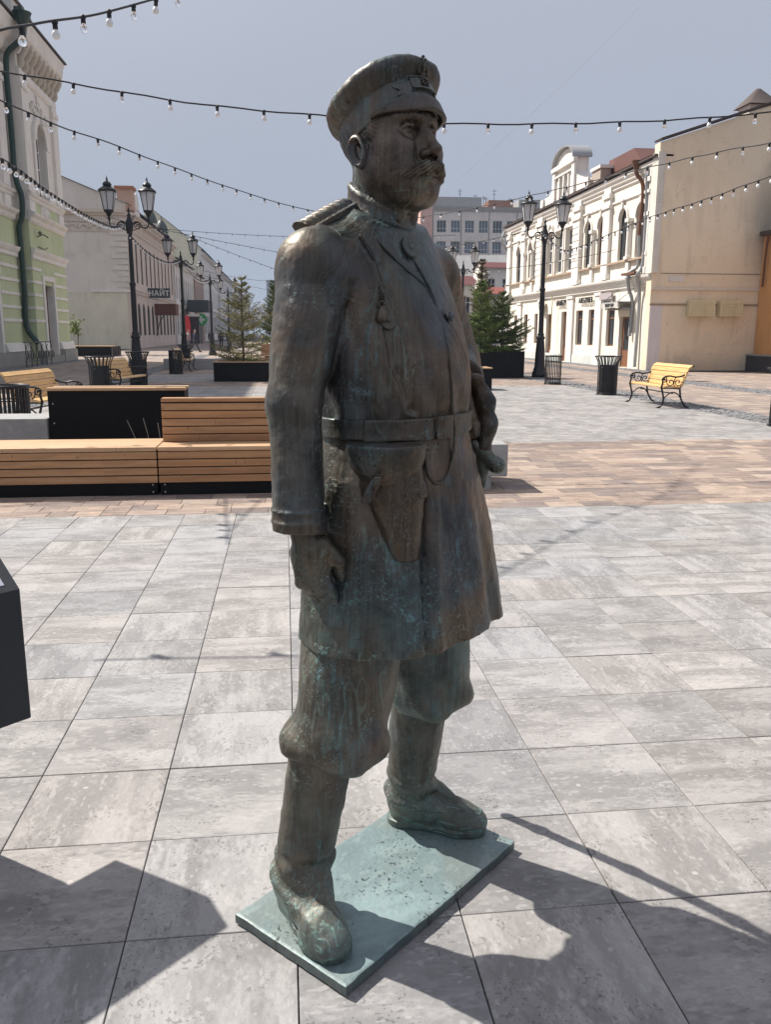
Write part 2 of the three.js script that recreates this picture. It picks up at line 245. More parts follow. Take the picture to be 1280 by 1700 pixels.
function sculpt(name, f, lo, hi, h, green, runs, m = BRONZE, parent = statue, uvf = null, tone = 1) {
  const g = sdfMesh(f, lo, hi, h, (o, x, y, z, nx, ny, nz) => { patina(o, x, y, z, typeof green === 'function' ? green(x, y, z, ny) : green, runs); o[0] *= tone; o[1] *= tone; o[2] *= tone; });
  const P = g.attributes.position, uv = new Float32Array(P.count * 2), wrap = uvf || around((lo[0] + hi[0]) / 2, (lo[2] + hi[2]) / 2, Math.max(0.06, (hi[0] - lo[0]) * 0.4)), q = around(0, 0, 0.1);
  for (let i = 0; i < P.count; i++) { const [u, v] = wrap(P.getX(i), P.getY(i), P.getZ(i)); uv[i * 2] = u + 0.37 * name.length; uv[i * 2 + 1] = v; } g.setAttribute('uv', new THREE.BufferAttribute(uv, 2));
  return part(name, g, m, parent);
}
const coatUV = (x, y, z) => { const ax = lerp(R_EL[0], R_SH[0], clamp((y - 1.345) / 0.29, 0, 1)), az = -0.015; if (x < (y > 1.5 ? -0.205 : -0.232) && y > 1.0 && Math.hypot(x - ax, z - az) < 0.11) return [Math.atan2(x - ax, z - az) * 0.075 + 0.31, y]; return [Math.atan2(x, z - 0.02) * 0.22, y]; };
const COAT = sculpt('coat', coatField, [-0.44, 0.715, -0.235], [0.48, 1.88, 0.32], 0.0040, (x, y, z, ny) => 0.45 * sst(1.15, 0.8, y) * sst(-0.05, -0.2, x) + 0.45 * sst(0.25, 0.8, ny) + 0.14 * sst(1.1, 0.75, y) + 0.08, 0.6, BRONZE, statue, coatUV);
// belt with its raised pouch panel and plate
function beltField(x, y, z) {
  const t = stack(TORSO, x, y, z, 0.010), yy = y - 1.292 - 0.02 * x; let d = Math.max(t, Math.abs(yy) - 0.023);
  const an = Math.atan2(x, z - 0.028);
  if (an > -1.22 && an < -0.42) { d = Math.min(d, Math.max(stack(TORSO, x, y, z, 0.022), Math.abs(yy) - 0.0245)); if (an > -1.10 && an < -0.54 && yy > -0.018 && yy < 0.010) d = Math.max(d, -(stack(TORSO, x, y, z, 0.0115) + 0.004 * sst(-0.002, 0.002, yy - 0.003 * Math.sin(an * 16)))); }
  if (an > -0.36 && an < -0.05) d = Math.min(d, Math.max(stack(TORSO, x, y, z, 0.018), Math.abs(yy) - 0.0255));
  d = Math.max(d, -stack(TORSO, x, y, z, -0.012));
  return d - cast(x, y, z) * 0.7;
}
sculpt('belt', beltField, [-0.26, 1.245, -0.16], [0.26, 1.345, 0.24], 0.0032, 0.2, 0.5, BRONZE, statue, null, 0.85);
// holster on the right hip
const HN = Math.atan2(-0.77, 0.64);
function holsterField(x, y, z) {
  const cx = -0.184, cz = 0.150, X = x - cx, Z = z - cz, u = X * Math.cos(HN) - Z * Math.sin(HN), n = X * Math.sin(HN) + Z * Math.cos(HN), v = y - 1.145, lean = u - (0.02 - v * 0.17);
  const w = v > 0 ? 0.072 : lerp(0.066, 0.029, clamp(-v / 0.16, 0, 1)), bul = v > 0 ? 0.046 : lerp(0.046, 0.038, clamp(-v / 0.16, 0, 1));
  const bodyE = hyp(lean / w, n / bul); let d = smax((bodyE - 1) * Math.min(w, bul) * 0.8, Math.max(v - 0.085, -v - 0.142), 0.008);
  const fy = v - 0.115, fl = Math.max(hyp(u / 0.089, fy / 0.100, (n + 0.002) / 0.078) - 1) * 0.078 * 0.8; // flap, a half ellipse hanging from the belt
  d = Math.min(d, smax(fl, fy - 0.005, 0.006));
  d = Math.min(d, box3(u + 0.028 + (v - 0.03) * -0.5, v - 0.028, n - 0.066, 0.011, 0.030, 0.010, 0.004));
  return d - cast(x, y, z);
}
sculpt('holster', holsterField, [-0.33, 0.96, 0.04], [-0.03, 1.27, 0.28], 0.0030, 0.12, 0.4, BRONZE, statue, null, 0.78);

// breeches: ballooning thighs gathered above the boots
const LEGS = [{ s: -1, hip: [-0.108, 0.93, 0.01], knee: [-0.198, 0.560, 0.024], low: [-0.226, 0.470, -0.008], ank: [-0.252, 0.155, -0.070], heel: [-0.250, 0.075, -0.088], toe: [-0.322, 0.062, 0.092] },
  { s: 1, hip: [0.108, 0.93, 0.01], knee: [0.172, 0.565, 0.016], low: [0.198, 0.470, -0.034], ank: [0.232, 0.155, -0.095], heel: [0.246, 0.075, -0.112], toe: [0.344, 0.062, 0.070] }];
function breechesField(x, y, z) {
  let d = 9;
  for (const L of LEGS) {
    let e = cap(x, y, z, L.hip, L.knee, 0.137, 0.112);
    e = smin(e, ell(x, y, z, L.knee[0] + L.s * 0.006, 0.530, L.knee[2] + 0.004, 0.100, 0.060, 0.098), 0.06);
    e = smin(e, ell(x, y, z, L.knee[0] - L.s * 0.020, 0.506, L.knee[2] + 0.034, 0.062, 0.040, 0.056), 0.04);
    e = smin(e, ell(x, y, z, L.low[0] + L.s * 0.034, 0.512, L.low[2] - 0.040, 0.054, 0.042, 0.052), 0.05);
    const an = Math.atan2(x - L.knee[0], z - L.knee[2]);
    e -= 0.0045 * sst(0.70, 0.54, y) * Math.sin(an * 5 + y * 36) + 0.002 * Math.sin(an * 3 + y * 60) * sst(0.66, 0.54, y) + 0.008 * (fbm3(x * 12, y * 9, z * 12, 2) - 0.5);
    const hem = 0.470 + 0.016 * Math.sin(an * 2 + L.s); e = smax(e, hem - y, 0.03);
    d = Math.min(d, e);
  }
  d = smax(d, y - 1.05, 0.01);
  return d - cast(x, y, z);
}
sculpt('breeches', breechesField, [-0.35, 0.43, -0.19], [0.35, 1.07, 0.19], 0.0044, (x, y, z) => 0.42 + 0.35 * sst(0.0, 0.15, x), 0.9, BRONZE_DULL, statue, (x, y, z) => [Math.atan2(x - (x < 0 ? -0.19 : 0.165), z - 0.01) * 0.10 + (x < 0 ? 0 : 0.4), y]);
for (const L of LEGS) { // boots
  const dx = L.toe[0] - L.heel[0], dz = L.toe[2] - L.heel[2], ln = hyp(dx, dz), fx = dx / ln, fz = dz / ln;
  const f = (x, y, z) => {
    const a = (x - L.heel[0]) * fx + (z - L.heel[2]) * fz, b = (x - L.heel[0]) * fz - (z - L.heel[2]) * fx; // along and across the foot
    let d = cap(x, y, z, [L.low[0], 0.53, L.low[2]], L.ank, 0.084, 0.069);
    d = smin(d, ell(a, y, b, 0.0, 0.085, 0, 0.058, 0.075, 0.05), 0.03);
    d = smin(d, bend(a, y, b, [[0.0, 0.125, 0], [0.07, 0.105, 0], [0.15, 0.078, -L.s * 0.004], [0.195, 0.064, -L.s * 0.008]], [0.062, 0.058, 0.050, 0.042], 0.02), 0.03);
    d = smin(d, ell(a, y, b, 0.165, 0.064, -L.s * 0.006, 0.074, 0.042, 0.054), 0.02);
    const w = y < 0.25 && y > 0.11 ? 0.0065 * Math.sin(y * 95 + a * 30 + 2 * noise3(x * 20, y * 20, z * 20)) * sst(0.25, 0.2, y) * sst(0.10, 0.14, y) : 0; d -= w;
    d -= 0.004 * (fbm3(x * 14, y * 6, z * 14, 2) - 0.5) * 2;
    d = Math.max(d, 0.036 - y);
    const foot = bend(a, 0, b, [[-0.018, 0, 0], [0.08, 0, 0], [0.155, 0, -L.s * 0.005], [0.190, 0, -L.s * 0.008]], [0.047, 0.044, 0.057, 0.050], 0.02); // sole outline
    d = Math.min(d, Math.max(foot, Math.abs(y - 0.047) - 0.008));
    d = Math.min(d, Math.max(Math.max(foot + 0.002, a - 0.035), Math.abs(y - 0.034) - 0.016));
    d = smin(d, Math.max(foot + 0.004, 0.028 - y, y - 0.045), 0.003);
    return d - cast(x, y, z);
  };
  const mx = Math.min(L.low[0], L.heel[0], L.toe[0]) - 0.11, Mx = Math.max(L.low[0], L.toe[0], L.heel[0]) + 0.11;
  sculpt('boot', f, [mx, 0.018, L.heel[2] - 0.1], [Mx, 0.53, L.toe[2] + 0.08], 0.0036, (x, y, z) => 0.36 + 0.35 * sst(0.25, 0.03, y) + 0.3 * sst(0.10, 0.03, y), 0.8, BRONZE_DULL, statue, around(L.ank[0], L.ank[2] + 0.03, 0.08));
}
// head with neck, ears, moustache; modelled at life size about the point between the ears, then set on the neck 1.3 times as large
const HS = 1.2, H0 = [0.004, 1.929, 0.002], HY = THREE.MathUtils.degToRad(-5), HP = THREE.MathUtils.degToRad(-4);
function toHead(x, y, z) { let X = (x - H0[0]) / HS, Y = (y - H0[1]) / HS, Z = (z - H0[2]) / HS; let t = X * Math.cos(HY) - Z * Math.sin(HY); Z = X * Math.sin(HY) + Z * Math.cos(HY); X = t; t = Y * Math.cos(HP) + Z * Math.sin(HP); Z = -Y * Math.sin(HP) + Z * Math.cos(HP); return [X, t, Z]; }
function headField(wx, wy, wz) {
  const [xs, y, z] = toHead(wx, wy, wz), x = Math.abs(xs);
  let d = ell(x, y, z, 0, 0.045, -0.008, 0.076, 0.088, 0.098);
  d = smin(d, ell(x, y, z, 0, -0.02, 0.030, 0.066, 0.078, 0.062), 0.03);                                  // face
  d = smin(d, cap(x, y, z, [0.052, -0.062, 0.012], [0.024, -0.100, 0.064], 0.025, 0.024), 0.035);          // jaw
  d = smin(d, ell(x, y, z, 0, -0.098, 0.062, 0.032, 0.022, 0.024), 0.025);                               // chin
  d = smin(d, ell(x, y, z, 0, -0.105, 0.045, 0.04, 0.02, 0.04), 0.03);                                   // under the chin
  d = smin(d, ell(x, y, z, 0.046, -0.026, 0.060, 0.023, 0.020, 0.024), 0.025);                            // cheekbone
  d = smin(d, ell(x, y, z, 0.038, -0.062, 0.064, 0.022, 0.028, 0.020), 0.03);                             // cheek
  d = smin(d, cap(x, y, z, [0.010, 0.026, 0.086], [0.046, 0.024, 0.068], 0.011, 0.009), 0.016);           // brow
  d = smax(d, -ell(x, y, z, 0.032, 0.001, 0.096, 0.0235, 0.0165, 0.027), 0.010);                           // eye socket
  d = smin(d, ell(x, y, z, 0.0315, 0.000, 0.0690, 0.0138, 0.0125, 0.0135), 0.002);                        // eyeball
  d = smin(d, bend(x, y, z, [[0.017, -0.002, 0.0785], [0.026, 0.0085, 0.0835], [0.037, 0.0085, 0.0815], [0.048, -0.001, 0.072]], [0.0030, 0.0040, 0.0040, 0.0028], 0.004), 0.002);
  d = smin(d, bend(x, y, z, [[0.017, -0.003, 0.078], [0.027, -0.0095, 0.0815], [0.038, -0.0088, 0.0785], [0.048, -0.001, 0.072]], [0.0026, 0.0032, 0.0032, 0.0024], 0.004), 0.003);
  if (hyp(x - 0.031, y - 0.001) < 0.0055 && z > 0.07) { const q = hyp(x - 0.031, y - 0.001); d += 0.0022 * sst(0.0055, 0.0035, q) - 0.0026 * sst(0.0026, 0.0012, q); }
  d = smin(d, bend(x, y, z, [[0.012, 0.021, 0.0925], [0.026, 0.027, 0.0885], [0.042, 0.025, 0.078], [0.052, 0.018, 0.066]], [0.0055, 0.0066, 0.006, 0.0035], 0.004) - 0.0014 * Math.sin(x * 900 + y * 500), 0.005); // eyebrow
  d = smin(d, cap(x, y, z, [0, 0.014, 0.086], [0, -0.035, 0.117], 0.0085, 0.0094), 0.008);               // nose
  d = smin(d, cap(x, y, z, [0, -0.010, 0.085], [0, -0.040, 0.097], 0.012, 0.0135), 0.010);
  d = smin(d, ell(x, y, z, 0, -0.037, 0.117, 0.0108, 0.0095, 0.0110), 0.008);
  d = smin(d, ell(x, y, z, 0.0135, -0.043, 0.101, 0.0072, 0.0078, 0.011), 0.004);
  d = smax(d, -ell(x, y, z, 0.0085, -0.051, 0.106, 0.0045, 0.006, 0.007), 0.003);
  d = smin(d, ell(x, y, z, 0, -0.070, 0.088, 0.026, 0.017, 0.014), 0.015);                                // muzzle
  d = smin(d, bend(x, y, z, [[0, -0.0755, 0.1025], [0.011, -0.0765, 0.0990], [0.021, -0.079, 0.089]], [0.0052, 0.0048, 0.002], 0.004), 0.004);
  d = smin(d, bend(x, y, z, [[0, -0.0855, 0.1005], [0.010, -0.0852, 0.0975], [0.019, -0.081, 0.089]], [0.0062, 0.0056, 0.002], 0.004), 0.004);
  d = smax(d, -bend(x, y, z, [[0, -0.0803, 0.108], [0.012, -0.0806, 0.1035], [0.022, -0.081, 0.091]], [0.0016, 0.0016, 0.001], 0.002), 0.002);
  { // moustache, combed outward to points
    const m = bend(x, y, z, [[0.003, -0.0625, 0.1075], [0.016, -0.065, 0.1075], [0.030, -0.073, 0.098], [0.043, -0.080, 0.087], [0.060, -0.077, 0.070]], [0.0080, 0.0095, 0.0088, 0.0062, 0.0018], 0.006);
    d = smin(d, m + 0.0019 * Math.sin((y + x * 0.55 - z * 0.2) * 1000 + 2 * noise3(x * 90, y * 90, z * 90)), 0.0035);
  }
  // ear
  const ex = x - 0.073 - z * 0.10, ey = y + 0.028, ez = z + 0.002 + ey * 0.18, er = hyp(ey / 0.030, ez / 0.018);
  let ear = Math.max((er - 1) * 0.019, Math.abs(ex - 0.006 - 0.010 * (ez < 0 ? -ez / 0.02 : 0)) - 0.0055); ear = smin(ear, 9, 0.001);
  const rim = Math.abs(er - 0.86); ear -= 0.0042 * Math.exp(-rim * rim / 0.02); ear += 0.006 * sst(0.72, 0.45, hyp((ey - 0.002) / 0.030, (ez - 0.003) / 0.018));
  d = smin(d, ear, 0.004); d = smin(d, ell(x, y, z, 0.074, -0.053, 0.004, 0.006, 0.009, 0.008), 0.004); d = smin(d, ell(x, y, z, 0.074, -0.022, 0.014, 0.004, 0.008, 0.004), 0.004);
  { // short hair under the cap
    const hair = ell(x, y, z, 0, 0.03, -0.014, 0.0785, 0.085, 0.097), lim = Math.max(-0.052 - y, z - 0.014 - y * 0.55, y - 0.1);
    d = smin(d, Math.max(hair, lim) + 0.0013 * Math.sin(z * 420 + y * 160 + 3 * noise3(x * 60, y * 60, z * 60)), 0.006);
    const sb = Math.max(ell(x, y, z, 0.066, 0.02, 0.022, 0.010, 0.03, 0.016), -0.03 - y); d = smin(d, sb + 0.0012 * Math.sin(y * 700 + z * 500), 0.004);
  }
  d *= HS;
  let nk = cap(wx, wy, wz, [0, 1.70, -0.024], [0, 1.86, -0.016], 0.072, 0.069);
  nk = smin(nk, cap(Math.abs(wx), wy, wz, [0.062, 1.86, -0.01], [0.022, 1.76, 0.05], 0.020, 0.018), 0.02);
  d = smin(d, nk, 0.022);
  return d - cast(wx, wy, wz) * 0.6;
}
const HEAD = sculpt('head', headField, [-0.135, 1.70, -0.165], [0.135, 2.085, 0.185], 0.0024, (x, y, z, ny) => 0.25 * sst(0.3, 0.9, ny) + 0.10, 0.40);
// cap: band, flared crown, visor, ribbon and badges, tilted back
const CAP0 = [0.010, 1.945, 0.012], CT = THREE.MathUtils.degToRad(-27);
function toCap(x, y, z) { let X = x - CAP0[0], Y = y - CAP0[1], Z = z - CAP0[2]; let t = X * Math.cos(HY) - Z * Math.sin(HY); Z = X * Math.sin(HY) + Z * Math.cos(HY); X = t; return [X, Y * Math.cos(CT) + Z * Math.sin(CT), -Y * Math.sin(CT) + Z * Math.cos(CT)]; }
function capField(wx, wy, wz) {
  const [x, y, z] = toCap(wx, wy, wz);
  const rim = (a, b) => { const k = hyp(x / a, z / b), m = hyp(x / (a * a), z / (b * b)); return m < 1e-9 ? -a : k * (k - 1) / m; };
  let d = smax(rim(0.101, 0.120), Math.max(y - 0.058, -y - 0.004), 0.004);
  const t = clamp((y - 0.05) / 0.045, 0, 1), fl = 0.104 + 0.027 * Math.sin(t * 1.57) - 0.02 * sst(0.098, 0.125, y);
  let crown = smax(rim(fl, fl + 0.014 + 0.005 * t), Math.max(0.050 - y, y - 0.122 + 0.9 * (x * x + z * z)), 0.030);
  crown -= 0.004 * (fbm3(x * 14, y * 14, z * 14, 2) - 0.5) * 2;
  d = smin(d, crown, 0.004);
  const pip = Math.abs(y - 0.056); if (pip < 0.01) d -= 0.002 * Math.exp(-pip * pip / 0.000006);
  return d - cast(wx, wy, wz) * 0.8;
}
const CAPM = sculpt('cap', capField, [-0.17, 1.90, -0.18], [0.17, 2.14, 0.18], 0.0032, (x, y, z, ny) => 0.25 + 0.5 * sst(0.4, 0.9, ny) + 0.10 * sst(2.02, 1.98, y - z * 0.2), 0.4, BRONZE, statue, null, 0.86);
function visorField(wx, wy, wz) {
  const [x, y, z] = toCap(wx, wy, wz), an = Math.abs(Math.atan2(x, z)), k = hyp(x / 0.101, z / 0.120), m = hyp(x / 0.0102, z / 0.0144);
  const e = k * (k - 1) / (m || 1), low = -0.025 * sst(1.30, 0.35, an), out = 0.0015 - y * 0.06;
  return Math.max(Math.abs(e - out) - 0.0042, y - 0.006, low - y, an - 1.3) * 0.9 - 0.0012;
}
sculpt('visor', visorField, [-0.14, 1.90, 0.0], [0.14, 2.06, 0.20], 0.0026, 0.08, 0.2, BRONZE, CAPM, null, 0.72);
function fromCap(p) { let [x, y, z] = p; let Y = y * Math.cos(CT) - z * Math.sin(CT), Z = y * Math.sin(CT) + z * Math.cos(CT); const X = x * Math.cos(HY) + Z * Math.sin(HY); Z = -x * Math.sin(HY) + Z * Math.cos(HY); return [X + CAP0[0], Y + CAP0[1], Z + CAP0[2]]; }
const bronzeGeo = (g, green = 0.3, runs = 0.5, k = 1) => { g = uvBox(g); return paintGeo(g, (o, x, y, z) => { patina(o, x, y, z, green, runs); o[0] *= k; o[1] *= k; o[2] *= k; }); };
function onCap(g) { // bends a flat relief (x across, y up, z out) round the front of the cap band
  const P = g.attributes.position; for (let i = 0; i < P.count; i++) { const x = P.getX(i), y = P.getY(i), z = P.getZ(i), a = x / 0.118, r = y > 0.058 ? 0.100 + 0.024 * Math.sin(clamp((y - 0.05) / 0.045, 0, 1) * 1.57) : 0.100, q = fromCap([Math.sin(a) * (r + z), y, Math.cos(a) * (r + (y > 0.058 ? 0.016 : 0.0195) + z)]); P.setXYZ(i, ...q); }
  g.computeVertexNormals(); return g;
}
{ // double-headed emblem on the crown, ribbon with its number and pointed tails on the band
  const eb = [];
  const blob = (x, y, w, h, d = 0.006, rz = 0) => { const g = new RoundedBoxGeometry(w, h, d, 2, Math.min(w, h, d) * 0.45); if (rz) g.rotateZ(rz); g.translate(x, y, 0.004); eb.push(g); };
  for (const s of [-1, 1]) { for (let i = 0; i < 5; i++) blob(s * (0.010 + i * 0.0028), 0.094 - i * 0.003, 0.0035, 0.024 - i * 0.002, 0.006, s * (0.5 - i * 0.28)); blob(s * 0.006, 0.107, 0.006, 0.010, 0.007, -s * 0.4); blob(s * 0.008, 0.075, 0.006, 0.012, 0.006, s * 0.5); }
  blob(0, 0.092, 0.014, 0.018, 0.011); blob(0, 0.115, 0.010, 0.007, 0.007); blob(0, 0.073, 0.008, 0.012, 0.006);
  for (let i = 0; i < 4; i++) blob(-0.005 + (i % 2) * 0.01, 0.087 + (i >> 1) * 0.008, 0.0035, 0.0035, 0.015);
  part('emblem', bronzeGeo(onCap(merge(eb.map(g => { g.scale(0.85, 0.85, 1); g.translate(0, -0.005, 0); return g; }))), 0.15, 0.2, 1.15), BRONZE, CAPM);
  const rb = []; const seg = (x0, x1, y0, y1, d) => { const g = new THREE.BoxGeometry(x1 - x0, y1 - y0, d, 14, 1, 1); g.translate((x0 + x1) / 2, (y0 + y1) / 2, d / 2); rb.push(g); };
  seg(-0.042, 0.042, 0.029, 0.054, 0.0055); seg(-0.043, 0.043, 0.0265, 0.030, 0.0075); seg(-0.043, 0.043, 0.053, 0.056, 0.0075);
  for (const s of [-1, 1]) { const sh = new THREE.Shape([[0.034, 0.024], [0.085, 0.018], [0.074, 0.030], [0.090, 0.043], [0.040, 0.046]].map(p => new THREE.Vector2(s * p[0], p[1]))); const g = new THREE.ExtrudeGeometry(sh, { depth: 0.004, bevelEnabled: false, steps: 1 }); g.deleteAttribute('uv'); rb.push(g); }
  const ribbon = part('ribbon', bronzeGeo(onCap(merge(rb.map(g => uvBox(g)))), 0.3, 0.4, 1.1), BRONZE, CAPM);
  const font = await new FontLoader().loadAsync('fonts/droid/droid_sans_bold.typeface.json');
  const t = new TextGeometry('63', { font, size: 0.017, depth: 0.004, curveSegments: 4 }); t.computeBoundingBox(); t.translate(-(t.boundingBox.max.x) / 2, 0.0335, 0.005);
  part('number', bronzeGeo(onCap(uvBox(t)), 0.05, 0.1, 0.55), BRONZE, ribbon);
}
// right hand hanging at the thigh, fingers curled; left hand closed on the sabre
function handField(wr, dir, side, curl) { // wrist point, frame (down the hand, thumb side, back of hand)
  const [D, T, Bk] = dir; const P = (d, t, b) => [wr[0] + D[0] * d + T[0] * t + Bk[0] * b, wr[1] + D[1] * d + T[1] * t + Bk[1] * b, wr[2] + D[2] * d + T[2] * t + Bk[2] * b];
  const pal = [[P(-0.03, 0, 0), P(0.03, 0, 0), 0.033, 0.032], [P(0.03, 0.018, 0), P(0.095, 0.026, 0.004), 0.022, 0.019], [P(0.03, -0.002, 0), P(0.098, 0.004, 0.005), 0.022, 0.019], [P(0.03, -0.020, 0), P(0.088, -0.026, 0.002), 0.021, 0.017]];
  const fing = [], kn = [[0.100, 0.033], [0.105, 0.011], [0.100, -0.011], [0.090, -0.031]], len = [0.047, 0.052, 0.048, 0.038];
  kn.forEach(([d, t], i) => { const L = len[i], c = curl + i * 0.10, q = [P(d, t, 0.003)]; let a = c * 0.45, D1 = d, b = 0.003; for (const [l, k] of [[L, 0.55], [L * 0.72, 0.9], [L * 0.55, 0.6]]) { a += c * k; D1 += l * Math.cos(a); b -= l * Math.sin(a); q.push(P(D1, t * (1 - 0.05 * q.length), b)); } fing.push([q, [0.0135, 0.0125, 0.0112, 0.0092].map(r => r * (i === 3 ? 0.86 : 1))]); });
  const th = [[P(0.015, 0.028, -0.006), P(0.055, 0.050, -0.018), P(0.092, 0.046, -0.028), P(0.120, 0.036, -0.034)], [0.022, 0.0165, 0.014, 0.0105]];
  return (x, y, z) => { let d = 9; for (const [a, b, r1, r2] of pal) d = smin(d, cap(x, y, z, a, b, r1, r2), 0.022); for (const [q, r] of fing) { let e = bend(x, y, z, q, r, 0.004); d = smin(d, e, 0.007); } d = smin(d, bend(x, y, z, th[0], th[1], 0.006), 0.014); return d - cast(x, y, z) * 0.8; };
}
const unit = (a) => { const l = hyp(...a); return a.map(v => v / l); }, crossV = (a, b) => [a[1] * b[2] - a[2] * b[1], a[2] * b[0] - a[0] * b[2], a[0] * b[1] - a[1] * b[0]];
{
  const D = unit([0.16, -1, 0.10]), T0 = unit([0.25, 0, 1]), Bk = unit(crossV(D, T0)), T = crossV(Bk, D); // thumb forward, back of the hand outward
  const s = Bk[0] < 0 ? 1 : -1;
  sculpt('hand', handField([-0.306, 1.052, 0.020], [D, T, Bk.map(v => v * s)].map(v => v.map(q => q * 1.18)), -1, 0.40), [-0.42, 0.78, -0.09], [-0.17, 1.12, 0.16], 0.003, 0.35, 0.6);
  const D2 = unit([-0.10, -0.78, 0.55]), T2 = unit([-0.7, 0.3, 0.6]), B2 = unit(crossV(T2, D2)), T3 = unit(crossV(D2, B2)), k3 = T3[0] < 0 ? 1 : -1, s2 = B2[0] > 0 ? 1 : -1;
  sculpt('hand', handField([0.272, 1.362, 0.048], [D2, T3.map(v => v * k3), B2.map(v => v * s2)].map(v => v.map(q => q * 1.1)), 1, 0.9), [0.18, 1.12, 0.0], [0.42, 1.45, 0.26], 0.003, 0.2, 0.3);
}
{ // sabre at the left hip: curved ribbed grip, guard, scabbard behind the leg
  const g = (x, y, z) => { const pts = [[0.222, 1.378, 0.112], [0.236, 1.33, 0.130], [0.238, 1.27, 0.140], [0.226, 1.215, 0.140]]; let d = bend(x, y, z, pts, [0.020, 0.0245, 0.0235, 0.0195], 0.02); d -= 0.0011 * Math.sin((y * 0.9 + (x - z) * 0.75) * 150); d = smin(d, ell(x, y, z, 0.219, 1.386, 0.108, 0.025, 0.015, 0.027), 0.006); return d - cast(x, y, z); };
  const sab = sculpt('sabre', g, [0.17, 1.17, 0.04], [0.30, 1.43, 0.20], 0.003, 0.0, 0.15, BRONZE, statue, null, 0.62);
  const gd = (x, y, z) => { let d = cap(x, y, z, [0.212, 1.222, 0.118], [0.240, 1.168, 0.172], 0.014, 0.018); d = smin(d, ell(x, y, z, 0.240, 1.166, 0.172, 0.020, 0.022, 0.020), 0.01); d = smin(d, cap(x, y, z, [0.230, 1.20, 0.135], [0.236, 1.115, 0.125], 0.020, 0.017), 0.012); return d - cast(x, y, z); };
  sculpt('guard', gd, [0.17, 1.07, 0.07], [0.29, 1.26, 0.22], 0.003, 0.6, 0.5, BRONZE, sab);
  const sc = (x, y, z) => bend(x, y, z, [[0.240, 1.15, 0.12], [0.312, 0.96, 0.0], [0.375, 0.74, -0.12], [0.425, 0.50, -0.22], [0.442, 0.40, -0.252]], [0.019, 0.0195, 0.0185, 0.018, 0.018], 0.02) - cast(x, y, z);
  sculpt('scabbard', sc, [0.19, 0.36, -0.30], [0.48, 1.19, 0.17], 0.0036, 0.3, 0.5, BRONZE, sab);
}

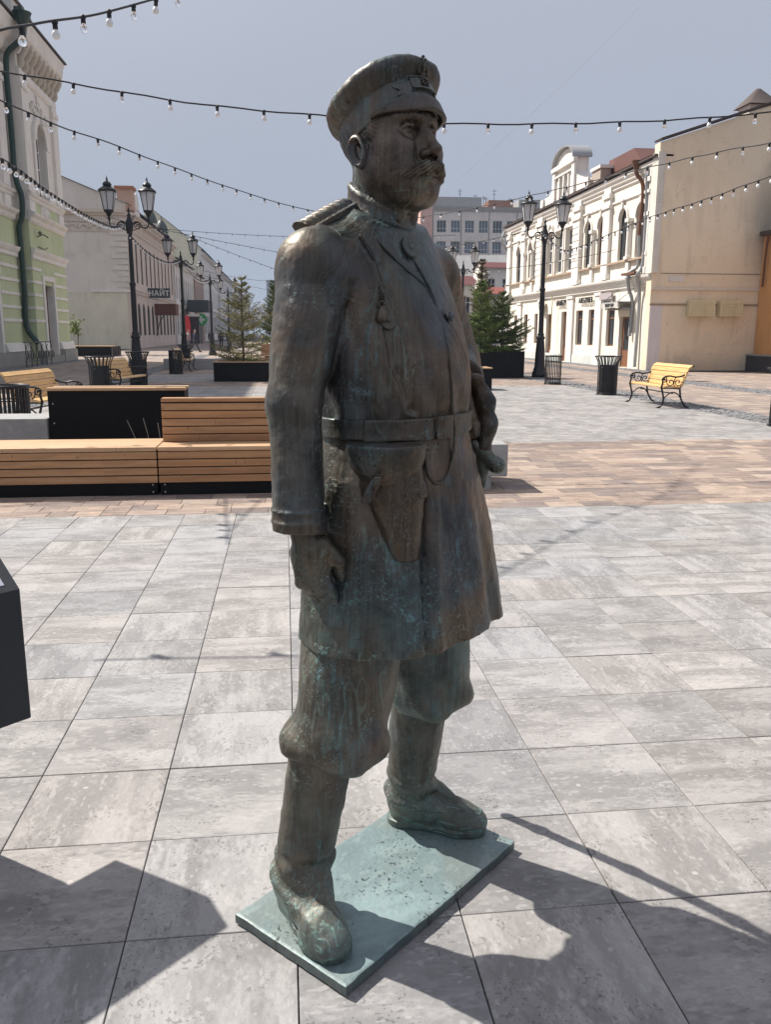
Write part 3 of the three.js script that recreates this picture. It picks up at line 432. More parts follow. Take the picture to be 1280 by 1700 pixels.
{ // cords, chain, medals and shoulder boards lie on the coat
  const on = (L, out = 0.0) => L.map(([x, y, z]) => V(x * (1 + out * 3), y, z + out));
  const cord = (L, r, seg) => { const t = tube(on(L), r, seg, 7), P = t.attributes.position; for (let i = 0; i < P.count; i++) { const k = 0.0006 * Math.sin(i * 1.7); P.setXYZ(i, P.getX(i) + k, P.getY(i) + k * 0.5, P.getZ(i)); } return t; };
  const A = [[-0.100, 1.772, -0.05], [-0.110, 1.755, -0.005], [-0.118, 1.725, 0.036], [-0.104, 1.694, 0.066], [-0.063, 1.645, 0.1], [-0.013, 1.606, 0.122], [0.009, 1.56, 0.141]];
  const B = [[-0.029, 1.670, 0.095], [-0.011, 1.632, 0.113], [0.006, 1.585, 0.131], [0.010, 1.529, 0.153], [0.002, 1.465, 0.180], [-0.002, 1.402, 0.193], [-0.002, 1.322, 0.200], [0.004, 1.262, 0.203], [-0.014, 1.206, 0.207], [-0.046, 1.171, 0.210], [-0.083, 1.171, 0.208], [-0.094, 1.192, 0.199], [-0.097, 1.234, 0.193]];
  const A2 = [[-0.026, 1.655, 0.1], [0.000, 1.622, 0.115], [0.012, 1.575, 0.134]];
  const lan = part('lanyard', bronzeGeo(merge([cord(A, 0.0022, 60), cord(B, 0.0038, 120), cord(A2, 0.0018, 30)].map(g => g)), 0.25, 0.5, 0.8), BRONZE, statue);
  const link = []; const ch = [[[-0.149, 1.706, 0.046], [-0.136, 1.671, 0.065], [-0.127, 1.642, 0.072], [-0.135, 1.596, 0.089], [-0.143, 1.565, 0.099]], [[-0.136, 1.671, 0.065], [-0.125, 1.627, 0.077], [-0.135, 1.576, 0.098], [-0.143, 1.560, 0.102]]];
  for (const L of ch) { const c = new THREE.CatmullRomCurve3(on(L, 0.003)), n = 26; for (let i = 0; i <= n; i++) { const g = new THREE.TorusGeometry(0.0036, 0.0013, 5, 8); const t = c.getTangentAt(i / n); g.scale(0.75, 1.2, 1); g.rotateZ(Math.atan2(t.y, t.x) + Math.PI / 2 + (i % 2 ? 0.4 : -0.4)); g.rotateY(-0.7); const p = c.getPointAt(i / n); g.translate(p.x, p.y, p.z); link.push(g); } }
  part('chain', bronzeGeo(merge(link), 0.1, 0.2, 0.75), BRONZE, statue);
  const disc = (a, b, h, p, ry, rx, rz = 0) => { const r = new THREE.CylinderGeometry(1, 1, h, 28); r.rotateX(Math.PI / 2); r.scale(a, b, 1); const o = new THREE.TorusGeometry(1, 0.13, 8, 30); o.scale(a * 0.93, b * 0.93, h * 4); const q = new THREE.SphereGeometry(0.5, 14, 10); q.scale(a * 0.7, b * 0.8, h * 1.5); q.translate(0, b * 0.05, h * 0.4); const g = merge([r, o, q]); at(g, 0, 0, 0, ry, rx, rz); g.translate(...p); return g; };
  part('medal', bronzeGeo(disc(0.020, 0.027, 0.006, [-0.031, 1.690, 0.094], -0.28, -0.55), 0.3, 0.3, 0.95), BRONZE, statue);
  part('medal', bronzeGeo(disc(0.0175, 0.0185, 0.005, [-0.140, 1.527, 0.121], -0.62, -0.18), 0.2, 0.3, 1.05), BRONZE, statue);
  const wh = [at(lathe([[0, 0], [0.012, 0.002], [0.014, 0.010], [0.011, 0.024], [0.006, 0.032], [0.007, 0.036], [0, 0.037]], 14), -0.154, 1.522, 0.110, 0, 0, -0.2), at(new THREE.TorusGeometry(0.006, 0.0018, 6, 12), -0.149, 1.562, 0.108, -0.7), at(new THREE.TorusGeometry(0.006, 0.0018, 6, 12), -0.142, 1.553, 0.113, 0.6)];
  part('whistle', bronzeGeo(merge(wh), 0.05, 0.1, 1.3), BRONZE, statue);
  const st = []; for (let k = 0; k < 8; k++) { const g = new RoundedBoxGeometry(0.007, 0.024, 0.006, 2, 0.0028); g.rotateZ(k * Math.PI / 8); st.push(g); } st.push(new THREE.SphereGeometry(0.007, 12, 8)); const sg = merge(st); at(sg, 0.044, 1.538, 0.158, 0.3, -0.25); part('medal', bronzeGeo(sg, 0.2, 0.4, 1), BRONZE, statue);
  for (const s of [-1, 1]) { // twisted cord boards
    const a = s < 0 ? [-0.092, 1.787, -0.046] : [0.090, 1.787, -0.060], b = s < 0 ? [-0.238, 1.722, -0.034] : [0.232, 1.722, -0.066];
    const f = (x, y, z) => { const dx = b[0] - a[0], dy = b[1] - a[1], dz = b[2] - a[2], L2 = dx * dx + dy * dy + dz * dz, L = Math.sqrt(L2), t = ((x - a[0]) * dx + (y - a[1]) * dy + (z - a[2]) * dz) / L2, k = clamp(t, 0, 1), u = t * L, py = y - a[1] - dy * k, pz = z - a[2] - dz * k;
      let d = box3(u - L / 2, py + 0.004, pz, L / 2 + 0.004, 0.006, 0.030, 0.003);
      const w = pz + 0.006, uu = u + w * 0.35, m = uu - Math.floor(uu / 0.021) * 0.021 - 0.0105; d = smin(d, Math.max(ell(m, py - 0.004, w, 0, 0, 0, 0.0135, 0.0115, 0.025), -u - 0.004, u - L - 0.006), 0.004);
      return (d - cast(x, y, z) * 0.5) * 0.8; };
    const lo = [Math.min(a[0], b[0]) - 0.02, 1.69, -0.12], hi = [Math.max(a[0], b[0]) + 0.02, 1.83, 0.03];
    sculpt('shoulder_board', f, lo, hi, 0.0024, 0.1, 0.2);
  }
  const g = new THREE.BoxGeometry(0.742, 0.026, 0.386, 240, 6, 126), P = g.attributes.position;
  for (let i = 0; i < P.count; i++) { const x = P.getX(i), y = P.getY(i), z = P.getZ(i), ed = Math.min(0.371 - Math.abs(x), 0.193 - Math.abs(z)); let n = 0.0016 * (fbm3(x * 9, 1, z * 9, 3) - 0.5) * 2 + 0.0007 * (noise3(x * 120, y * 60, z * 120) - 0.5);
    const pit = sst(0.80, 0.88, noise3(x * 165 + 40, 3, z * 165)) * sst(0.46, 0.58, fbm3(x * 7, 7, z * 7, 2)); if (y > 0.012) n -= 0.0007 * pit; if (ed < 0.006) n -= 0.002 * (1 - ed / 0.006);
    const wob = ed < 0.001 ? 0.003 * (fbm3(x * 22, y * 22, z * 22, 2) - 0.5) * 2 : 0; P.setXYZ(i, x + wob, y + (y > 0.0 ? n : n * 0.3), z + wob); }
  g.translate(0, 0.0195, 0); g.computeVertexNormals();
  paintGeo(g, (o, x, y, z, nx, ny) => { const a = fbm3(x * 8, 2, z * 8, 4), b = fbm3(x * 3 + z * 5, 5, z * 16 - x * 9, 3), m = noise3(x * 130, y * 130, z * 130); let k = 0.75 + 0.5 * a + 0.25 * sst(0.5, 0.7, b);
    let r = 0.170 * k, gg = 0.232 * k, bb = 0.236 * k; const br = sst(0.56, 0.72, fbm3(x * 6 + 9, 1, z * 6, 3)) * 0.35; r = lerp(r, 0.20, br); gg = lerp(gg, 0.20, br); bb = lerp(bb, 0.17, br);
    const wh = sst(0.62, 0.72, fbm3(x * 28, 3, z * 60, 2)) * 0.4; r = lerp(r, 0.27, wh); gg = lerp(gg, 0.33, wh); bb = lerp(bb, 0.32, wh);
    const pit = sst(0.80, 0.88, noise3(x * 165 + 40, 3, z * 165)) * sst(0.46, 0.58, fbm3(x * 7, 7, z * 7, 2)); const dk = 1 - 0.8 * pit; r *= dk; gg *= dk; bb *= dk;
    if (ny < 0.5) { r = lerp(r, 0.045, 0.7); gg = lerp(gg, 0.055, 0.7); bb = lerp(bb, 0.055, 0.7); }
    const e = 0.92 + 0.16 * m; o[0] = r * e; o[1] = gg * e; o[2] = bb * e; });
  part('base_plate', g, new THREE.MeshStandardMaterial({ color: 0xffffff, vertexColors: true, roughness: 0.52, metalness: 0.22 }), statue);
}
const hyp2 = Math.hypot;
// ---------------------------------------------------------------- ground
// sixteen kinds of slab face in one picture: layered pale concrete with smoky streaks, blotches and pits
const SLAB_TEX = tex(2048, 2048, (u, v) => {
  const i = Math.floor(u * 4), j = Math.floor(v * 4), c = i + j * 4, x = u * 4 - i, y = v * 4 - j, s = c * 17;
  const along = fbm3(x * 1.5 + s, y * 9, s + 0.5, 4), wide = fbm3(x * 0.9 + s + 40, y * 2.6, s, 2), blot = fbm3(x * 3.5 + s, y * 5, s + 9, 3);
  const grain = noise3(x * 150, y * 190, s), fine = fbm3(x * 40 + s, y * 90, s + 3, 2), edge = fbm3(x * 22 + s, y * 40, s + 20, 2);
  const bias = (hash3(c, 3, 5) - 0.5) * 0.22;
  let k = sst(0.38, 0.62, along * 0.55 + wide * 0.45 + bias * 0.6 + (edge - 0.5) * 0.16);
  k = lerp(k, sst(0.40, 0.60, blot + (edge - 0.5) * 0.3), 0.35);
  let L = lerp(0.212, 0.335, k) * (0.93 + 0.14 * grain) * (0.94 + 0.12 * fine);
  const pit = sst(0.76, 0.83, noise3(x * 60 + s, y * 75, s + 7)); L *= 1 - 0.35 * pit * sst(0.5, 0.65, fbm3(x * 5, y * 5, s + 2, 2));
  const fl = sst(0.70, 0.78, fbm3(x * 16 + s, y * 34, s + 12, 2)); L = lerp(L, 0.40, fl * 0.45);
  if (c % 3 === 0) { const gm = hyp2(x - hash3(c, 8, 1), y - hash3(c, 9, 1)); L = lerp(L, 0.42, 0.7 * sst(0.022, 0.012, gm + 0.008 * (noise3(x * 60, y * 60, c) - 0.5))); } if (c % 4 === 1) { const gm = hyp2(x - hash3(c, 18, 1), (y - hash3(c, 19, 1)) * 0.7); L *= 1 - 0.16 * sst(0.20, 0.05, gm + 0.12 * (fbm3(x * 7, y * 7, c, 3) - 0.5)); } const warm = 0.5 + 0.5 * Math.sin(c * 2.1 + 1); return [L * lerp(1.0, 1.035, warm), L * 0.988, L * lerp(0.988, 0.955, warm)];
});
SLAB_TEX.wrapS = SLAB_TEX.wrapT = THREE.ClampToEdgeWrapping;
const SLAB_BUMP = tex(512, 512, (u, v) => 0.5 + 0.35 * (fbmP(u * 24, v * 24, 24, 4, 3) - 0.5) + 0.3 * (noiseP(u * 170, v * 170, 170, 9) - 0.5) - 0.35 * sst(0.72, 0.8, noiseP(u * 60, v * 60, 60, 12)), false);
const SLAB_MATS = [[1, 0.99, 0.98], [0.97, 0.97, 0.97], [1.02, 1.0, 0.985], [0.95, 0.95, 0.955]].map(c => new THREE.MeshStandardMaterial({ color: lin(...c), map: SLAB_TEX, bumpMap: SLAB_BUMP, bumpScale: 0.0012, roughness: 0.86 }));
const T = 0.4315, GX = -0.4304, GZ = -1.9152;
const slabGeos = [];
function slabGeo(w, d, gap, cell, turn, dep = 0.05) { // chamfered paving slab, top at y = 0
  const a = w / 2 - gap / 2, b = d / 2 - gap / 2, c = 0.0016, g = new THREE.BufferGeometry();
  const top = [[-a + c, 0, -b + c], [a - c, 0, -b + c], [a - c, 0, b - c], [-a + c, 0, b - c]], mid = [[-a, -c, -b], [a, -c, -b], [a, -c, b], [-a, -c, b]], low = mid.map(p => [p[0], -dep, p[2]]);
  const P = [], U = [], tri = (p, q, r) => { for (const v of [p, q, r]) { P.push(...v); let x = v[0] / w + 0.5, y = v[2] / d + 0.5; for (let k = 0; k < turn; k++) [x, y] = [1 - y, x]; U.push(((cell & 3) + 0.012 + 0.976 * x) / 4, ((cell >> 2) + 0.012 + 0.976 * y) / 4); } };
  tri(top[0], top[2], top[1]); tri(top[0], top[3], top[2]);
  for (let k = 0; k < 4; k++) { const m = (k + 1) % 4; tri(top[k], top[m], mid[m]); tri(top[k], mid[m], mid[k]); tri(mid[k], mid[m], low[m]); tri(mid[k], low[m], low[k]); }
  g.setAttribute('position', new THREE.Float32BufferAttribute(P, 3)); g.setAttribute('uv', new THREE.Float32BufferAttribute(U, 2)); g.computeVertexNormals(); return g;
}
for (let c = 0; c < 16; c++) for (let t = 0; t < 4; t++) slabGeos.push(slabGeo(T, T, 0.0034, c, t));
structure("ground", at(new THREE.PlaneGeometry(900, 900), 0, -0.03, -250, 0, -Math.PI / 2), mat(0.05, 0.047, 0.043, 0.95));
const plaza = new THREE.Group(); plaza.name = 'plaza_pavement'; plaza.userData = { kind: 'structure' }; scene.add(plaza);
const dummy = new THREE.Object3D();
{
  const rest = [];
  for (let r = -3; r < 12; r++) for (let c = -14; c < 26; c++) {
    const x = GX + (c + 0.5) * T, z = GZ - (r + 0.5) * T;
    const D = -z, lx = (x + D * 0.118) / (D + 0.35), seen = Math.abs(lx) < 0.56 && D > 0.9;
    if (!seen) { rest.push([x, z]); continue; }
    const m = shadowed(new THREE.Mesh(slabGeos[Math.floor(rnd() * 16) * 4 + (rnd() < 0.62 ? (rnd() < 0.5 ? 0 : 2) : (rnd() < 0.5 ? 1 : 3))], SLAB_MATS[Math.floor(rnd() * 4)]));
    m.name = 'paving_slab'; m.position.set(x, rr(-0.0012, 0.0012), z); m.rotation.set(rr(-0.0016, 0.0016), 0, rr(-0.0016, 0.0016)); plaza.add(m);
  }
  const im = (list, name, parent) => { const per = 4, by = Array.from({ length: per }, () => []); list.forEach(p => by[Math.floor(rnd() * per)].push(p));
    by.forEach((l, q) => { if (!l.length) return; const o = shadowed(new THREE.InstancedMesh(slabGeos[q * 13 % 64], SLAB_MATS[q], l.length)); l.forEach(([x, z], i) => { dummy.position.set(x, rr(-0.001, 0.001), z); dummy.rotation.set(0, rnd() < 0.5 ? Math.PI : 0, 0); dummy.updateMatrix(); o.setMatrixAt(i, dummy.matrix); o.setColorAt(i, new THREE.Color().setScalar(rr(0.85, 1.08))); }); o.name = name; o.userData.kind = 'stuff'; parent.add(o); }); };
  im(rest, 'paving_slabs', plaza);
  const far = []; for (let z = -11.72; z > -24.3; z -= T) for (let x = -4.95; x < 8.2; x += T) far.push([x, z]);
  for (let z = -26.9; z > -32; z -= T) for (let x = -4.6; x < 3; x += T) far.push([x, z]);
  im(far, 'far_paving_slabs', plaza);
}
// ---- brown pavers: banded stone in sand, rose and plum, laid in courses of unequal lengths
const BROWN = [[1.14, 0.90, 0.73], [0.98, 0.77, 0.645], [0.85, 0.675, 0.58], [0.71, 0.58, 0.525], [1.25, 1.01, 0.82], [0.92, 0.735, 0.62]];
const BROWN_MATS = BROWN.map(c => new THREE.MeshStandardMaterial({ color: lin(...c), map: SLAB_TEX, bumpMap: SLAB_BUMP, bumpScale: 0.001, roughness: 0.88 }));
{
  const band = new THREE.Group(); band.name = 'brown_pavement'; band.userData.kind = 'structure'; scene.add(band);
  const R = T / 2, W = [0.2157, 0.3236, 0.4315], geos = []; for (let c = 0; c < 16; c++) W.forEach(w => geos.push(slabGeo(w, R, 0.004, c, (c & 1) * 2)));
  const rest = BROWN_MATS.map(() => W.map(() => [])); let made = 0;
  const course = (z, x0, x1, parts) => { let x = x0 + rnd() * 0.1; while (x < x1) { const k = Math.floor(rnd() * 3), w = W[k], q = Math.floor(rnd() * 6), cx = x + w / 2; x += w;
      const px = (cx - z * 0.118 * -1) / (-z + 0.35), show = parts && made < 300 && ((cx > 0.85 && cx < -z * 0.62 + 0.1) || (cx > -z * -0.36 - 0.2 && cx < 0.9 && z > -7.95));
      if (!show) { rest[q][k].push([cx, z]); continue; }
      made++; const m = shadowed(new THREE.Mesh(geos[Math.floor(rnd() * 16) * 3 + k], BROWN_MATS[q])); m.name = 'paver'; m.position.set(cx, rr(-0.001, 0.001), z); band.add(m); } };
  for (let i = 0; i < 21; i++) course(-7.094 - R / 2 - i * R, -6, 13, true);
  for (let i = 0; i < 12; i++) course(-24.35 - R / 2 - i * R, -5, 8.2, false);
  rest.forEach((a, q) => a.forEach((l, k) => { if (!l.length) return; const o = shadowed(new THREE.InstancedMesh(geos[(q * 5 % 16) * 3 + k], BROWN_MATS[q], l.length)); l.forEach(([x, z], i) => { dummy.position.set(x, rr(-0.001, 0.001), z); dummy.rotation.set(0, rnd() < 0.5 ? Math.PI : 0, 0); dummy.updateMatrix(); o.setMatrixAt(i, dummy.matrix); o.setColorAt(i, new THREE.Color().setScalar(rr(0.85, 1.1))); }); o.name = 'far_pavers'; o.userData.kind = 'stuff'; band.add(o); }));
}
const BROWN_TEX = tex(1024, 1024, (u, v) => { // 4.3 m of the same pavers where they are too far to tell apart
  const row = Math.floor(v * 20), s = hash3(row, 1, 2) * 0.2; let x = (u + s) * 12; const i = Math.floor(x), j = ((i % 12) + 12) % 12, fy = v * 20 - row, fx = x - i, h = hash3(j, row, 7), c = BROWN[Math.floor(h * 5.99)];
  const g = 0.9 + 0.25 * (fbmP(u * 60, v * 120, 60, 2, 4) - 0.5); const jn = Math.min(fx * 0.36, (1 - fx) * 0.36, fy * 0.216, (1 - fy) * 0.216) < 0.006 ? 0.55 : 1; return c.map(q => q * 0.32 * g * jn); });
{
  const m = new THREE.MeshStandardMaterial({ color: 0xffffff, map: rep(BROWN_TEX, 1 / 4.3), roughness: 0.9 });
  const sheet = (x0, x1, z0, z1, y = -0.008) => { const g = new THREE.PlaneGeometry(x1 - x0, z1 - z0); g.rotateX(-Math.PI / 2); g.translate((x0 + x1) / 2, y, (z0 + z1) / 2); return uvBox(g); };
  structure('pavement', [sheet(8.95, 16, -62, -4), sheet(-14, -4.9, -90, -4), sheet(-4.9, 8.95, -60, -32), sheet(3, 8.2, -32, -26.9), sheet(-14, 16, -150, -60.01, -0.012), sheet(16, 40, -33, -4, -0.012)], m);
  const kerb = new THREE.MeshStandardMaterial({ color: lin(0.27, 0.26, 0.25), roughness: 0.9, bumpMap: rep(SLAB_BUMP, 2), bumpScale: 0.002 });
  const cob = new THREE.MeshStandardMaterial({ color: lin(0.17, 0.168, 0.17), roughness: 0.85 });
  const cg = new RoundedBoxGeometry(0.096, 0.07, 0.096, 2, 0.024), spots = [];
  for (const [x0, x1, z0, z1] of [[8.2, 8.95, -58, -6], [-5.75, -5.0, -60, -8], [12.3, 13.1, -60, -14], [14.3, 15.1, -58, -30], [-11.6, -10.9, -50, -26]]) for (let z = z0; z < z1; z += 0.105) for (let x = x0; x < x1; x += 0.105) spots.push([x + 0.05 + rr(-0.012, 0.012), z + rr(-0.012, 0.012)]);
  const o = shadowed(new THREE.InstancedMesh(cg, cob, spots.length)); spots.forEach(([x, z], i) => { dummy.position.set(x, -0.026 + rr(-0.006, 0.006), z); dummy.rotation.set(rr(-0.08, 0.08), rnd() * 3, rr(-0.08, 0.08)); dummy.scale.set(rr(0.85, 1.1), 1, rr(0.85, 1.1)); dummy.updateMatrix(); o.setMatrixAt(i, dummy.matrix); o.setColorAt(i, new THREE.Color().setScalar(rr(0.6, 1.35))); });
  dummy.scale.set(1, 1, 1); o.name = 'cobblestones'; o.userData = { kind: 'stuff', label: 'grey cobblestones set in long strips beside the paving', category: 'cobblestones' }; scene.add(o);
}
// where each festoon cable hangs (metres)
const FESTOONS = [
  ['nearest string of bulbs rising across the top left corner', [[-2.6, 2.4, -5.0], [-1.66, 3.09, -5.35], [-1.49, 3.35, -5.92], [-1.27, 3.75, -6.88], [-0.9, 4.33, -8.15], [-0.24, 5.3, -10.0], [0.4, 6.4, -12.5]], 0.46, 0, 0.62],
  ['long string of bulbs crossing the sky behind the cap of the statue', [[-11, 5.9, -9.9], [-6, 4.85, -9.95], [-3.24, 4.23, -9.99], [-2.2, 4.07, -9.96], [-0.89, 3.91, -9.96], [0.43, 3.84, -9.99], [1.8, 3.79, -9.95], [3.61, 3.83, -9.86], [4.86, 3.88, -9.65], [6.22, 4.01, -9.44], [9, 4.5, -9.2], [13, 5.6, -9]], 0.49, 0, 0.1],
  ['string of bulbs sloping down from the green building towards the statue shoulder', [[-3.0, 3.6, -8.0], [-2.89, 3.86, -9.89], [-2.74, 3.96, -11.27], [-2.35, 4.05, -12.79], [-1.34, 4.14, -15.94], [-0.02, 4.19, -19.0], [2.27, 4.25, -22.4]], 0.62, 0, 0.3],
  ['string of bulbs rising to the right across the upper storey of the cream building', [[2.3, 4.3, -22.9], [3.37, 4.26, -21.23], [4.29, 4.28, -19.84], [5.44, 4.30, -17.16], [6.11, 4.26, -14.79], [6.5, 4.15, -12.63], [6.63, 4.03, -11.41], [6.7, 3.8, -9.4]], 0.60, 0, 0.4],
  ['string of bulbs dropping along the left lamp posts', [[-2.6, 3.1, -7.5], [-2.9, 3.27, -9.78], [-3.09, 3.38, -11.18], [-3.43, 3.54, -13.57], [-4.06, 3.9, -19.58], [-4.4, 4.2, -23.64], [-4.6, 4.5, -26.2]], 0.42, 0, 0.5],
  ['string of bulbs along the right lamp post and first floor windows', [[8.7, 4.9, -29.0], [8.2, 3.9, -25.0], [8.08, 3.82, -23.66], [7.71, 3.90, -18.02], [7.38, 3.81, -14.64], [7.07, 3.75, -12.09], [6.8, 3.66, -10.0]], 0.46, 0, 0.2],
  ['sagging string of bulbs between the first two left lamp posts', [[-4.6, 4.5, -26.4], [-4.85, 4.9, -42.6]], 0.5, 0.45, 0.5, true],
  ['sagging string of bulbs between the second and third left lamp posts', [[-4.85, 4.9, -43.0], [-4.8, 4.9, -58.3]], 0.5, 0.45, 0.5, true],
  ['sagging string of bulbs between the third and fourth left lamp posts', [[-4.8, 4.9, -58.7], [-4.7, 4.9, -74.8]], 0.5, 0.45, 0.5, true],
  ['level string of bulbs crossing the far street just under shoulder height', [[-8.5, 6.7, -44.5], [9.2, 6.6, -46]], 0.62, 0.35, 0.5, true],
  ['string of bulbs sloping from the left roofs towards the statue arm', [[-8.6, 7.0, -44.5], [4, 4.9, -45.5]], 0.62, 0.1, 0.2, true],
  ['steeper string of bulbs beneath it, starting at the second lamp post', [[-4.9, 6.2, -43.2], [3, 3.8, -48]], 0.6, 0.1, 0.2, true],
  ['far string of bulbs above the top of the olive fir', [[-9, 7.2, -74], [6, 6.2, -76]], 0.75, 0.9, 0.2, true],
  ['far string of bulbs sinking to the right above the olive fir', [[-8, 6.5, -75], [9, 4.0, -78]], 0.75, 0.4, 0.2, true],
  ['farthest string of bulbs low over the end of the street', [[-8, 6.2, -110], [8, 5.4, -112]], 0.9, 1.2, 0.2, true],
  ['string of bulbs before the grey office block', [[3.5, 5.3, -40], [8.9, 5.1, -29.3]], 0.55, 0.35, 0.4, true],
  ['lower string of bulbs before the red-roofed houses', [[4.5, 5.0, -47], [14.9, 5.2, -38]], 0.55, 0.55, 0.4, true]];
// ---------------------------------------------------------------- street furniture
const WOOD_TEX = tex(1024, 512, (u, v) => { // larch: grain runs along u, with knots
  let w = v * 14 + 0.9 * fbmP(u * 3, v * 6, 3, 3, 2) + 0.25 * fbmP(u * 10, v * 30, 10, 2, 8), k = 0; 
  for (let i = 0; i < 9; i++) { const cx = hash3(i, 1, 3), cy = hash3(i, 2, 3); let dx = Math.abs(u - cx); dx = Math.min(dx, 1 - dx) * 2; let dy = Math.abs(v - cy); dy = Math.min(dy, 1 - dy); const d = Math.hypot(dx * 1.2, dy); w += 2.0 * Math.exp(-d * d / 0.0009); k = Math.max(k, sst(0.018, 0.006, d)); }
  const ring = 0.5 + 0.5 * Math.sin(w * 6.28), fib = noiseP(u * 40, v * 420, 420, 5), t = 0.55 * ring + 0.45 * fib;
  const a = [0.40, 0.25, 0.135], b = [0.27, 0.145, 0.068]; const c = a.map((q, i) => lerp(q, b[i], t * 0.75) * (0.85 + 0.3 * fbmP(u * 4, v * 3, 4, 2, 21))); return c.map((q, i) => lerp(q, [0.10, 0.048, 0.022][i], k * 0.8)); });
const woodMat = (r, g, b, rough = 0.62) => new THREE.MeshStandardMaterial({ color: lin(r, g, b), map: WOOD_TEX, bumpMap: WOOD_TEX, bumpScale: 0.0015, roughness: rough });
const WOOD = [woodMat(1.12, 1.04, 0.96), woodMat(1.0, 0.86, 0.76), woodMat(1.22, 1.12, 1.02), woodMat(1.1, 0.95, 0.8)], WOOD_PALE = [woodMat(1.5, 1.6, 1.75), woodMat(1.35, 1.42, 1.5)];
const YELLOW = woodMat(1.9, 1.95, 1.5, 0.45);
const BLACK = new THREE.MeshPhysicalMaterial({ color: lin(0.006, 0.006, 0.007), roughness: 0.7, specularIntensity: 0.35, bumpMap: rep(SLAB_BUMP, 3), bumpScale: 0.0004 });
const IRON = new THREE.MeshStandardMaterial({ color: lin(0.012, 0.012, 0.014), roughness: 0.38, metalness: 0.25 });
const STEEL = new THREE.MeshStandardMaterial({ color: lin(0.55, 0.55, 0.56), roughness: 0.3, metalness: 1 });
const CONC_TEX = tex(512, 512, (u, v) => { const g = noiseP(u * 190, v * 190, 190, 3), l = 0.30 + 0.10 * (fbmP(u * 9, v * 9, 9, 4, 6) - 0.5) + 0.12 * (sst(0.7, 0.95, g) - sst(0.3, 0.05, g)); return [l, l * 0.99, l * 0.97]; });
const CONCRETE = new THREE.MeshStandardMaterial({ color: lin(1.05, 1.05, 1.05), map: rep(CONC_TEX, 1.6), bumpMap: rep(CONC_TEX, 1.6), bumpScale: 0.0015, roughness: 0.85 });
const plank = (w, h, d, x, y, z, r = 0.005) => { const g = uvBox(new RoundedBoxGeometry(w, h, d, 1, r), 1, rnd(), rnd()); return g.translate(x, y, z); };   // grain along x
const plankGeos = new Map();
const pick = (a) => a[Math.floor(rnd() * a.length)];
const bolt = (x, y, z) => { const g = new THREE.SphereGeometry(0.008, 8, 6); g.scale(1, 1, 0.5); return g.translate(x, y, z); };

{ // wooden bench modules in front of the planter
  const mk = (name, label, x0, x1, back) => {
    const cx = (x0 + x1) / 2, w = x1 - x0 - 0.012, t = thing(name, label, 'bench', [cx, 0, -7.97], 0, null);
    part('plinth', uvBox(slab(-w / 2 + 0.01, w / 2 - 0.01, 0, 0.116, -0.66, -0.022)), BLACK, t);
    part('core', uvBox(slab(-w / 2 + 0.02, w / 2 - 0.02, 0.116, 0.425, -0.65, -0.03)), BLACK, t);
    for (const x of [w / 2 - 0.05, -w / 2 + 0.05]) for (const y of [0.10, 0.03]) part('bolt', bolt(x, y, -0.020), STEEL, t);
    for (let i = 0; i < 4; i++) part('plank', plank(w, 0.066, 0.022, 0, 0.118 + 0.036 + i * 0.075, -0.011), pick(WOOD), t);
    for (let i = 0; i < (back ? 3 : 5); i++) part('plank', plank(w, 0.040, 0.128, 0, 0.438, -0.064 - i * 0.135), i ? pick(WOOD_PALE) : WOOD_PALE[0], t);
    if (back) {
      part('back_core', uvBox(slab(-w / 2 + 0.004, w / 2 - 0.004, 0.42, 0.845, -0.50, -0.395)), BLACK, t);
      for (let i = 0; i < 5; i++) part('plank', plank(w - 0.004, 0.067, 0.024, 0, 0.495 + i * 0.0755, -0.383), pick(WOOD), t);
      for (let i = 0; i < 2; i++) part('plank', plank(w, 0.036, 0.07, 0, 0.861, -0.404 - i * 0.074), pick(WOOD), t);
    }
  };
  mk('slatted_bench', 'low wooden slatted bench without backrest on black plinth', -3.55, -1.2, false);
  mk('slatted_bench', 'wooden slatted bench with a backrest, half behind the statue', -1.2, 0.62, true);
  const blk = thing('concrete_bench', 'grey concrete block seat on a set-back foot, behind the sabre hilt', 'bench', [1.55, 0, -8.35]);
  part('seat', uvBox(rbx(1.19, 0.318, 0.80, 0.012, 0, 0.289, 0, 2)), CONCRETE, blk);
  part('foot', uvBox(slab(-0.5, 0.44, 0, 0.13, -0.3, 0.36)), CONCRETE, blk);
  const bm = thing('wooden_beam', 'short wooden plank laid on the concrete block seat', 'plank', [1.35, 0.462, -8.66]);
  part('plank', plank(1.55, 0.03, 0.09, 0, 0.002, 0), WOOD_PALE[1], bm); part('end_fitting', uvBox(slab(0.70, 0.715, -0.035, 0.03, -0.03, 0.0)), IRON, bm);
  const cb = thing('concrete_block', 'low grey concrete block at the left edge, next to the black planter', 'block', [-3.65, 0, -9.78]);
  part('block', uvBox(rbx(2.16, 0.585, 0.62, 0.012, 0, 0.2925, 0, 2)), CONCRETE, cb);
}
